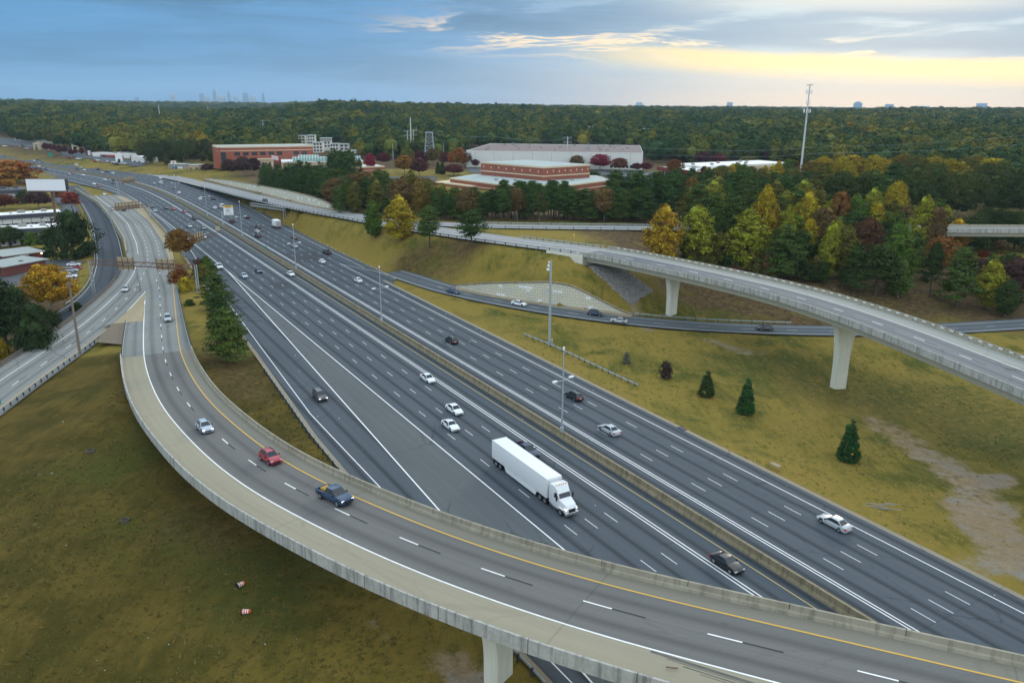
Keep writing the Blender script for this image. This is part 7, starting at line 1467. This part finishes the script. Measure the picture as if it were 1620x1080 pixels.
def power(px, by, ty, label, r=.45, arms=2, pale=True, z=None):
    T_, h, s_ = mast(px, by, ty, r, label, 'power_pole', z, 'power pole', PG2, r * .6, M_POLE if not pale else mat('pale_steel_pole', (.50, .52, .52), .6, .05))
    for k in range(arms):
        z_ = h - 1.5 - k * h * .16
        for sx in (-1, 1): m_ = MB(); m_.tube([(0, 0, z_), (sx * 3.0, 0, z_ + 1.2)], .16, 5); m_.tube([(sx * 3.0, 0, z_ + 1.2), (sx * 3.0, 0, z_ - .6)], .12, 5); m_.build('arm', M_POLE, T_)
    return T_
power(651, 250, 186, 'tallest pale power pole of a set of three', .8, 0); power(645.5, 250, 206, 'left shorter power pole of a set of three', .5, 2); power(655, 250, 205, 'right shorter power pole of a set of three', .5, 2); power(897, 262, 216, 'pale power pole with paired arms in front of the warehouse', .6, 2)
power(254.5, 200, 166, 'far pale pole rising from the woods left of its twin', .9, 0, z=14); power(331, 192, 168, 'far pale pole rising from the woods right of its twin', .9, 0, z=14); power(112, 190, 168, 'faint pole in the woods above the storefronts', .6, 0, z=14); power(702, 252, 226, 'thin pole between the lattice tower and the warehouse', .25, 0); power(622, 252, 227, 'thin pole left of the set of three power poles', .3, 0); power(418, 222, 190, 'grey power pole with arms above the brick office', .6, 3, False, z=12); power(86, 188, 170, 'faintest pole at the far left in the woods', .5, 0, z=14); power(740, 266, 240, 'wooden pole at the corner of the warehouse', .3, 1, False)
def lattice(px, by, ty, w_, label, z=None):
    q = onground(px, by) if z is None else P(px, by, z); h = zat(q, ty) - q[2]; s_ = mpp(q); T_ = empty('lattice_tower', q); tag(T_, label, 'tower'); b0, t0 = w_ * s_ / 2, w_ * s_ * .30; cs = [(-1, -1), (1, -1), (1, 1), (-1, 1)]
    at_ = lambda c, f: (c[0] * (b0 + (t0 - b0) * f), c[1] * (b0 + (t0 - b0) * f), h * f)
    for c in cs: m_ = MB(); m_.tube([at_(c, 0), at_(c, 1)], .22, 4); m_.build('leg', M_POLE, T_)
    m_ = MB(); n = 6
    for k in range(n):
        for i in range(4): a_, b2_ = cs[i], cs[(i + 1) % 4]; m_.tube([at_(a_, k / n), at_(b2_, (k + 1) / n)], .12, 3); m_.tube([at_(b2_, k / n), at_(a_, (k + 1) / n)], .12, 3); m_.tube([at_(a_, (k + 1) / n), at_(b2_, (k + 1) / n)], .12, 3)
    m_.build('lattice_bracing', M_POLE, T_); m_ = MB(); m_.box(-t0 * 1.2, t0 * 1.2, -t0, t0, h, h + .6); m_.build('platform', M_POLE, T_)
lattice(680, 252, 210, 16, 'grey lattice tower among brown trees right of the three poles'); lattice(929, 262, 232, 8, 'small lattice tower behind the brown roofed warehouse'); lattice(442, 208, 190, 6, 'small lattice tower in the woods above the brick office', 12)
# ------------------------------------------------------------------ sign gantries
def gantry(name, label, A, Bq, posts, zt0_, panels, gap=1.3, back=True, mpan=None, facing=1):
    """truss from A to B (ground points) with its bottom chord at zt0_; panels: (from, to, z0, z1) along the truss"""
    A, Bq = np.array(A, float), np.array(Bq, float); L = np.linalg.norm((Bq - A)[:2]); ang = math.atan2(Bq[1] - A[1], Bq[0] - A[0]); T_ = empty(name, A, ang); tag(T_, label, 'gantry'); zA = A[2]; z0 = zt0_ - zA
    for x in posts: m_ = MB(); m_.tube([(x, .5, -.5), (x, .5, z0 + gap)], .20, 8, 0, .16); m_.tube([(x, -.5, -.5), (x, -.5, z0 + gap)], .20, 8, 0, .16); m_.build('post', M_POLE, T_)
    m_ = MB(); n = max(4, int(L / 1.5))
    for y in (-.5, .5):
        for z in (z0, z0 + gap): m_.tube([(0, y, z), (L, y, z)], .09, 5)
        for k in range(n): m_.tube([(L * k / n, y, z0 if k % 2 else z0 + gap), (L * (k + 1) / n, y, z0 + gap if k % 2 else z0)], .055, 4)
    for k in range(n + 1): m_.tube([(L * k / n, -.5, z0), (L * k / n, .5, z0)], .05, 4)
    m_.build('truss_lattice', M_RUST if back else M_POLE, T_)
    for (x0, x1, p0, p1) in panels:
        m_ = MB(); y = .78; m_.box(x0, x1, y - .04, y + .04, p0 - zA, p1 - zA); pn = m_.build('sign_panel', mpan or M_SIGNB, T_)
        m_ = MB(); nb = max(3, int((x1 - x0) / 1.6))
        for k in range(nb + 1): x = x0 + (x1 - x0) * (.03 + .94 * k / nb); m_.box(x - .06, x + .06, y - .22, y - .05, p0 - zA - .2, p1 - zA + .15)
        for k in range(3): z = p0 - zA + (p1 - p0) * (.15 + .35 * k); m_.box(x0, x1, y - .13, y - .06, z - .04, z + .04)
        m_.build('bracket_pattern', M_RUST, pn)
    return T_
def gz(px, py, z): return P(px, py, z)
A = np.array([*onground(150, 472)]); A = P(150, 470, -3.2); zc = zat(A, 434)
Bq = np.array([*P(314, 464, -.3)]); zc = min(zc, zat(Bq, 424)); L = np.linalg.norm((Bq - A)[:2])
Tg = gantry('sign_gantry', 'nearest sign gantry spanning the ramp with two tan sign backs', A, Bq, (0, L), zat(Bq, 424) - .3, [(L * .245, L * .41, zat(Bq, 424) - 1.6, zat(Bq, 424) + 2.2), (L * .62, L * .79, zat(Bq, 424) - 1.2, zat(Bq, 424) + 2.2)])
A, Bq = P(176, 352, -.2), P(238, 345, -.2); L = np.linalg.norm((Bq - A)[:2]); zc = zat(Bq, 325); gantry('sign_gantry', 'middle sign gantry over the ramp with a wide tan sign back', A, Bq, (0, L), zc - .6, [(L * .16, L * .5, zc - 1.0, zc + 2.6), (L * .51, L * .78, zc - 1.0, zc + 2.6)])
A, Bq = P(188, 310, -.1), P(216, 304.5, -.1); L = np.linalg.norm((Bq - A)[:2]); zc = zat(A, 290); gantry('cantilever_sign', 'small far cantilever sign with a tan back over the inner lanes', A, Bq, (0,), zc - .5, [(L * .4, L * 1.0, zc - 1.0, zc + 2.6)])
A, Bq = P(290, 405, 0), P(345, 388, 0); L = np.linalg.norm((Bq - A)[:2]); zc = zat(Bq, 371); gantry('cantilever_sign', 'cantilever sign with a tan back emerging from the orange tree', A, Bq, (0,), zc - .4, [(L * .30, L * .66, zc - 1.2, zc + 2.6)])
A, Bq = P(451, 352, 3.5), P(398, 344, 0); A = onground(451, 352); L = np.linalg.norm((Bq - A)[:2]); zc = zat(A, 331); gantry('overhead_arm', 'bare grey gantry arm reaching over the outer lanes beside the box truck', A, Bq, (0,), zc - .6, [], back=False)
# white and yellow toll sign on a single post over the median
q = HW.at(HW.near(P(349, 358, .5))[0], -.1); T_ = empty('toll_sign', q, 0.12); s_ = mpp(q); tag(T_, 'white overhead sign with a yellow top band on a post at the median', 'sign'); zt2 = zat(q, 335); m_ = MB(); m_.tube([(0, 0, .8), (0, 0, zt2)], .25, 8); m_.build('post', M_POLE, T_); m_ = MB(); m_.tube([(0, 0, zt2 - .6), (18 * s_, 0, zt2 - .6)], .13, 6); m_.tube([(0, 0, zt2 - 1.8), (18 * s_, 0, zt2 - 1.8)], .13, 6); m_.build('arm', M_POLE, T_)
x0, x1, z0, z1 = 3.2 * s_, 18 * s_, zat(q, 340), zat(q, 325); m_ = MB(); m_.box(x0, x1, -.45, -.3, z0, z1 - (z1 - z0) * .24); m_.build('white_panel', M_SIGNW, T_); m_ = MB(); m_.box(x0, x1, -.45, -.3, z1 - (z1 - z0) * .235, z1); m_.build('yellow_panel', mat('sign_yellow', (.72, .42, .05), .5, .05), T_)
m_ = MB(); hz_ = z1 - z0
for f, a_, b2_ in ((.68, .38, .62), (.55, .22, .72), (.44, .28, .60), (.33, .26, .70), (.15, .22, .42), (.15, .55, .85)):
    n_ = int((b2_ - a_) / .05)
    for k in range(n_): xx = x0 + (x1 - x0) * (a_ + (b2_ - a_) * k / n_); m_.box(xx, xx + (x1 - x0) * .032, -.48, -.452, z0 + hz_ * f, z0 + hz_ * (f + .055))
m_.build('lettering', mat('sign_text_dark', (.05, .045, .05), .6, .05), T_)
m_ = MB()
for k in range(7): xx = x0 + (x1 - x0) * (.25 + .075 * k); m_.box(xx, xx + (x1 - x0) * .05, -.48, -.452, z0 + hz_ * .84, z0 + hz_ * .91)
m_.build('lettering', MATS['sign_text_dark'], T_)
# small signs
for px, by, ty, w_, m, l_, nm in [(421, 397, 389, 2.6, mat('sign_green', (.01, .26, .17), .5, .05), 'small green plaque on the median barrier', 'median_plaque'), (908, 378, 370, 3, MATS['sign_yellow'], 'small yellow diamond sign between the two upper roads', 'warning_sign'), (317, 289, 285, 5, MATS['sign_yellow'], 'yellow arrow board where the approach road begins', 'arrow_board'), (80, 247.5, 241.5, 6.5, MATS['sign_green'], 'green road sign on the far verge', 'road_sign'), (1, 642, 631, 4, MATS['sign_green'], 'green sign edge beside the branch road at the left border', 'road_sign'), (345, 368, 358, 7, M_SIGNB, 'grey tan sign box by the median gap', 'sign_box')]:
    q = onground(px, by); s_ = mpp(q); h = zat(q, ty) - q[2]; T_ = empty(nm, q); tag(T_, l_, 'sign'); m_ = MB(); m_.tube([(0, 0, 0), (0, 0, h * .9)], .06, 5); m_.build('post', M_POLE, T_); m_ = MB()
    if nm == 'warning_sign': m_.hexa([(0, -.1, h * .45), (w_ * s_ * .7, -.1, h * .8), (w_ * s_ * .7, -.04, h * .8), (0, -.04, h * .45)], [(-w_ * s_ * .7, -.1, h * .8), (0, -.1, h * 1.15), (0, -.04, h * 1.15), (-w_ * s_ * .7, -.04, h * .8)])
    else: m_.box(-w_ * s_ / 2, w_ * s_ / 2, -.12, -.05, h * .35, h)
    m_.build('sign_board', m, T_)
# ------------------------------------------------------------------ guard rails: beam on many single posts
def rail(name, label, path, a, b_, off, gap=4.0, side=1, dark=True, h=.74, dz=0.0, barrier_=None):
    T_ = empty(name, path.at((a + b_) / 2, off)); tag(T_, label, 'guard rail', 'guard rails'); inv = Matrix.Translation(-T_.location)
    m_ = MB(); prof = [(.0, h - .31), (.07, h - .25), (.01, h - .16), (.07, h - .07), (.0, h), (-.05, h), (-.05, h - .31)]; extrude(m_, path, a, b_, off, [(x * side, z) for x, z in prof], 0, 3.0, dz); o = m_.build('beam', M_GALV, T_); o.matrix_parent_inverse = inv
    n = min(98, int((b_ - a) / gap)); pm_ = MB(); pm_.box(-.09, .09, -.10, .10, -.5, h - .02); pm_.box(-.12, .12, -.06, .20, h - .36, h + .03); pme = pm_.mesh('post', [M_DARKST])
    for k in range(n):
        q = a + (b_ - a) * (k + .5) / n; o = link('post', pme, T_); o.matrix_parent_inverse = inv; t2 = path.tan(q); o.location = path.at(q, val(off, q) - side * .16, dz); o.rotation_euler = (0, 0, math.atan2(t2[1], t2[0]) + (0 if side > 0 else math.pi))
rail('guard_rail', 'long guard rail on black posts along the near side of the approach road', FP, 150, qA - 2, -9.6, 4.2, 1)
rail('guard_rail', 'guard rail on black posts along the grass side of the branch road', BR, 3, BR.near(P(190, 512, -.3))[0], -9.0, 2.6, 1)
rail('guard_rail', 'guard rail with black posts down the right side of the ramp beside the pines', RP, RP.near(pr(282, 455))[0], qB + 2, lambda q: max(rr_off(q), 9.2) - .35, 2.2, -1)
rail('guard_rail', 'short guard rail at the gore running down to the bridge parapet', RP, RP.near(pr(198.5, 511))[0], qB + 1, lambda q: -4.0 - .3 * sm(q, qN + 23, qB), 1.8, 1)
rail('guard_rail', 'guard rail behind the upper road in front of the pine belt', R2, 30, q2, 4.9, 5.0, -1); rail('guard_rail', 'guard rail on the grass side of the upper road', R2, 34, q2, -4.9, 5.0, 1)
LRP = Path(curve([onground(*p) + np.array([0, 0, .0]) for p in [(828, 531), (868, 547), (910, 566), (960, 590), (1010, 613)]], 2, 2)); rail('guard_rail', 'loose guard rail lying across the grass below the high mast pole', LRP, .2, LRP.L - .2, 0, 2.2, -1)
rail('guard_rail', 'guard rail beside the exit road under the flyover', LX, LX.near(P(1002, 503, -1.8))[0], LX.near(P(1262, 515, -2.9))[0], 6.4, 3.2, -1)
rail('guard_rail', 'guard rail below the curved bridge beside its pier', HW, 10, hq(44), lambda q: uL(q) + 1.0, 2.6, -1); rail('guard_rail', 'short guard rail on the far verge beside the box truck', HW, hq(268), hq(325), lambda q: uR(q) - 1.0, 4.0, 1)
rail('guard_rail', 'guard rail curving along the outer side of the frontage road', FR, 30, FR.L - 40, -4.9, 3.0, 1); rail('guard_rail', 'guard rail on the far side where the flyover begins', FP, qA - 34, qA - 1, 4.4, 2.6, -1)
m_ = MB(); extrude(m_, BR, 2, BR.L - 2, 4.5, JERSEY, 0, 2.5, -.05); tag(m_.build('concrete_barrier', mat('dark_old_concrete', (.13, .115, .10), .9, .3, .4, streak=.3)), 'dark weathered concrete barrier on the outer side of the branch road', 'barrier')
OB = Path(curve(Rl[:5], 2, 4)); m_ = MB(); extrude(m_, OB, 0, OB.L, 0, [(-.35, -3.5), (-.3, 1.0), (.3, 1.0), (.35, -3.5)], 0, 2.5); tag(m_.build('concrete_barrier', M_CONC), 'pale retaining barrier between the ramp and the frontage road', 'barrier')
RB = Path(curve(Rr[2:6], 2, 4)); m_ = MB(); extrude(m_, RB, 0, RB.L, 0.2, [(-.35, -.3), (-.3, .95), (.3, .95), (.35, -.3)], 0, 2.5); tag(m_.build('concrete_barrier', M_MED), 'tan barrier between the ramp and the freeway near the gantries', 'barrier')
# power lines across the woods
for i, (pts_, l_) in enumerate([([(655, 206), (780, 216), (897, 220)], 'sagging wire between the three poles and the warehouse pole'), ([(897, 220), (1080, 236), (1300, 232), (1640, 212)], 'long wire running right from the warehouse pole'), ([(897, 232), (1080, 246), (1300, 242), (1640, 226)], 'lower long wire running right from the warehouse pole')]):
    W3 = []
    for px, py in pts_: d = FW + RT * (px - 810) / FPX - UP * (py - 540) / FPX; d = d / d[1]; W3.append(np.array([0, 0, HCAM]) + d * (520 if px < 900 else 470))
    cs = []
    for a, b_ in zip(W3, W3[1:]):
        for f in np.linspace(0, 1, 12)[:-1]: p = a + (b_ - a) * f; cs.append((p[0], p[1], p[2] - 6 * f * (1 - f)))
    cs.append(tuple(W3[-1])); m_ = MB(); m_.tube(cs, .035, 4); tag(m_.build('power_line', M_POLE), l_, 'wire')
# ------------------------------------------------------------------ small things on the grass and roads
M_DRUM = mat('drum_orange', (.62, .09, .012), .6, .08)
for px, py, rz, l_ in ((381, 927, .9, 'orange and white traffic drum lying tilted in the dark grass'), (390, 970, 0.05, 'orange and white traffic drum lying flat nearer the camera')):
    q = onground(px, py); T_ = empty('traffic_drum', q + np.array([0, 0, .28]), rz); tag(T_, l_, 'traffic drum', 'drums lying on the grass'); rr_ = [(-.48, .31), (-.44, .28), (-.2, .275), (-.18, .265), (.05, .262), (.07, .25), (.30, .245), (.32, .23), (.50, .225)]
    m_ = MB(); m_.loft([[(x, r_ * math.cos(t_), r_ * math.sin(t_)) for t_ in np.linspace(0, 6.283, 15)[:-1]] for x, r_ in rr_]); m_.build('body', M_DRUM, T_)
    for x0, x1, r_ in ((-.36, -.24, .285), (-.1, .02, .272), (.14, .26, .257)): m_ = MB(); m_.loft([[(x, r_ * math.cos(t_), r_ * math.sin(t_)) for t_ in np.linspace(0, 6.283, 15)[:-1]] for x in (x0, x1)]); m_.build('white_band', M_SIGNW, T_)
    m_ = MB(); m_.loft([[(x, .40 * math.cos(t_), .40 * math.sin(t_)) for t_ in np.linspace(0, 6.283, 13)[:-1]] for x in (-.55, -.47)]); m_.build('base_ring', M_TYRE, T_)
for px, py, s_, l_ in ((143, 715, .75, 'old stump ring standing in the left field'), (198, 825, .6, 'half sunk stump ring lower in the left field')):
    q = onground(px, py); T_ = empty('stump_ring', q); tag(T_, l_, 'stump'); m_ = MB(); n = 14; secs = []
    for k in range(n): a_ = 6.283 * k / n; c, s2 = math.cos(a_), math.sin(a_); secs.append([(c * s_, s2 * s_, -.1), (c * s_ * .95, s2 * s_ * .95, .42), (c * s_ * .72, s2 * s_ * .72, .44), (c * s_ * .6, s2 * s_ * .6, -.1)])
    secs.append(secs[0]); m_.loft(secs, caps=False); m_.build('rim', mat('old_wood', (.10, .085, .06), .95, .4, 2), T_); m_ = MB(); m_.tube([(0, 0, -.1), (0, 0, .12)], s_ * .62, 12); m_.build('hollow', M_BARK, T_)
q = onground(1395, 803); T_ = empty('pipe_heap', q, -.35); tag(T_, 'scattered grey steel rails and pipes lying on the verge', 'scrap'); rp_ = random.Random(4)
for k in range(9): m_ = MB(); x, y, a_ = rp_.uniform(-1.6, 1.6), rp_.uniform(-1.0, 1.0), rp_.uniform(-.3, .3); l2 = rp_.uniform(.6, 1.8); z_ = .12 + .05 * k; m_.tube([(x - l2 * math.cos(a_), y - l2 * math.sin(a_), z_), (x + l2 * math.cos(a_), y + l2 * math.sin(a_), z_ + .1)], .05, 6); m_.build('pipe', M_AC, T_)
rl = random.Random(8); lm = MB()
for k in range(62):
    px, py = rl.uniform(10, 640), rl.uniform(640, 1060)
    if k > 22: px, py = rl.uniform(700, 1600), rl.uniform(560, 880)
    q = onground(px, py)
    if abs(HW.near(q)[1]) < 26 or (RP.near(q)[1] > -5.5): continue
    s_ = rl.uniform(.04, .11); lm.hexa([(q[0] - s_, q[1] - s_, q[2]), (q[0] + s_, q[1] - s_ * .6, q[2]), (q[0] + s_, q[1] + s_, q[2]), (q[0] - s_, q[1] + s_ * .7, q[2])], [(q[0] - s_ * .7, q[1] - s_ * .7, q[2] + s_), (q[0] + s_ * .7, q[1] - s_ * .5, q[2] + s_ * .8), (q[0] + s_ * .6, q[1] + s_ * .7, q[2] + s_), (q[0] - s_ * .6, q[1] + s_ * .5, q[2] + s_ * .7)])
for k in range(60):
    qq = rl.uniform(20, 320); u_ = rl.choice([rl.uniform(20.5, uL(qq) - .5), rl.uniform(-20.2, -18.4), rl.uniform(-17, 19)]); q = HW.at(qq, u_); s_ = rl.uniform(.03, .10)
    if RP.near(q)[1] < 11 and RP.near(q)[0] > qB: continue
    lm.box(q[0] - s_, q[0] + s_, q[1] - s_, q[1] + s_ * .6, .01, .05 + s_ * .5)
tag(lm.build('litter', mat('pale_litter', (.55, .55, .52), .8, .3, 2)), 'small pale scraps of litter on the grass and road edges', 'litter', kind='stuff')
# skid marks and stains on the bridge surface are part of its wear
sk = MB(); K0 = RP.near(pr(1030, 1028))[0]
for k in range(4): line(sk, RP, (lambda q, k=k: -0.25 - .30 * k - .07 * (q - K0)), K0 + k * 1.5, K0 + 10 + k * 2.6, (.32, .07, .12, .06)[k], .012 + k * .002, 0, 2.0)
K1 = RP.near(pr(247, 570))[0]
o = sk.build('skid_mark', mat('tyre_smear', (.115, .11, .10), .85, .5, 1.2), ramp); o.matrix_parent_inverse = Matrix.Translation(-ramp.location); o['kind'] = 'stuff'
q = pr(1063, 1056); dp = MB(); dp.box(-.5, .5, -.06, .06, 0, .06); o = dp.build('scrap_strip', M_RUST); o.location = (q[0], q[1], q[2] + .01); o.rotation_euler = (0, 0, -.15); tag(o, 'rusty strip of metal lying on the bridge shoulder', 'scrap')
# grates in the gutter
for px, py, l_ in ((1079, 681, 'dark drain grate in the far gutter'), (1226, 742, 'pale concrete drain slab on the far verge')):
    q = onground(px, py); o = MB(); o.box(-.9, .9, -.45, .45, -.1, .09); o = o.build('drain_grate', M_FASC if px < 1100 else M_GUT2); o.location = (q[0], q[1], max(q[2], .0) + .03); o.rotation_euler = (0, 0, -1.04); tag(o, l_, 'drain')

# ------------------------------------------------------------------ grass tufts on the nearer slopes
def tufts():
    coll = bpy.data.collections.new('grass_tufts'); m, t, b = _pr('tuft_grass', .9); oi = t.n.new('ShaderNodeObjectInfo'); k = oi.outputs['Random']
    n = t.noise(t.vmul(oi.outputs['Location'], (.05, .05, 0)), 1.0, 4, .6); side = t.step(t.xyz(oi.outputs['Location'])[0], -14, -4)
    left_ = t.mix(t.step(t.add(t.mul(n, .7), t.mul(k, .3)), .4, .62), (.100, .096, .020, 1), (.165, .125, .032, 1)); right_ = t.mix(t.step(t.add(t.mul(n, .7), t.mul(k, .3)), .4, .62), (.165, .170, .034, 1), (.36, .27, .085, 1))  # left tufts keep to the darkened tone painted on the left field
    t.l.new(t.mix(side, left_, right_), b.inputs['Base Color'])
    for v in range(4):
        rs = np.random.default_rng(300 + v); m_ = MB()
        for i in range(16):
            a_ = rs.uniform(0, 6.28); r_ = rs.uniform(.02, .34); x, y = r_ * math.cos(a_), r_ * math.sin(a_); h = rs.uniform(.04, .13); w = .06; l = rs.normal(0, .14, 2); d = rs.uniform(0, 3.14); dx, dy = math.cos(d) * w, math.sin(d) * w
            m_.poly([(x - dx, y - dy, -.03), (x + dx, y + dy, -.03), (x + l[0], y + l[1], h)])
        coll.objects.link(bpy.data.objects.new('grass_tuft', m_.mesh('grass_tuft', [m], fix=False)))
    rs = np.random.default_rng(77); pts_, sc = [], []
    for (x0, x1, y0, y1, n_) in ((-78, 2, 42, 170, 30000), (0, 130, 95, 250, 26000)):
        xs, ys = rs.uniform(x0, x1, n_), rs.uniform(y0, y1, n_); dens = vnoise(xs / 17., ys / 17., 5) + rs.normal(0, .45, n_); keep = dens > .1
        for x, y, kk in zip(xs, ys, keep):
            if not kk: continue
            qh, oh, _i = HW.near((x, y))
            if uR(qh) - 1.5 < oh < uL(qh) + 1.5: continue
            qr, orr, _i = RP.near((x, y))
            if qr < qB + 25 and -6 < orr < 11: continue
            qb, ob, _i = BR.near((x, y))
            if abs(ob) < 11 and 1 < qb < BR.L - 1: continue
            ql, ol, _i = LX.near((x, y))
            if -6.5 < ol < 8 and ql > q5 - 10: continue
            if np.min(np.hypot(WLX - x, WLY - y)) < 3: continue
            i = int(np.clip(np.searchsorted(gx, x) - 1, 0, nx - 2)); j = int(np.clip(np.searchsorted(gy, y) - 1, 0, ny - 2))
            if dirt[j, i] > .3 and rs.random() > .12: continue
            pts_.append((x, y, ground_z(x, y))); sc.append(rs.uniform(.6, 1.5))
    me_ = bpy.data.meshes.new('grass'); me_.from_pydata(pts_, [], []); N_ = len(pts_); rs = np.random.default_rng(9)
    for nm, tp, dat in (('tree_scale', 'FLOAT_VECTOR', np.repeat(np.array(sc, np.float32), 3)), ('tree_pick', 'INT', rs.integers(0, 4, N_).astype(np.int32)), ('tree_turn', 'FLOAT', rs.uniform(0, 6.28, N_).astype(np.float32))): me_.attributes.new(nm, tp, 'POINT').data.foreach_set('vector' if 'VEC' in tp else 'value', dat)
    o = link('grass', me_); ng = bpy.data.node_groups['forest_scatter'].copy()
    for nd in ng.nodes:
        if nd.type == 'COLLECTION_INFO': nd.inputs['Collection'].default_value = coll
    o.modifiers.new('scatter', 'NODES').node_group = ng; tag(o, 'rough uneven grass tufts on the slopes beside the ramp and freeway', 'grass', kind='stuff'); print('tufts', N_)
WLX = np.array([p[0] for p, _ in WL]); WLY = np.array([p[1] for p, _ in WL])
tufts()
# ------------------------------------------------------------------ air
if HAZE > 0:
    m = bpy.data.materials.new('haze_air'); m.use_nodes = True; t = NT(m.node_tree); t.n.clear(); out = t.n.new('ShaderNodeOutputMaterial'); pv = t.n.new('ShaderNodeVolumePrincipled')
    pv.inputs['Color'].default_value = (.56, .78, .98, 1); pv.inputs['Density'].default_value = HAZE; pv.inputs['Anisotropy'].default_value = .2; t.l.new(pv.outputs[0], out.inputs['Volume'])
    m_ = MB(); m_.box(-9500, 9500, -320, 9900, -9, 260); tag(m_.build('haze', m), 'thin blue haze filling the air over the valley', 'haze', kind='stuff')
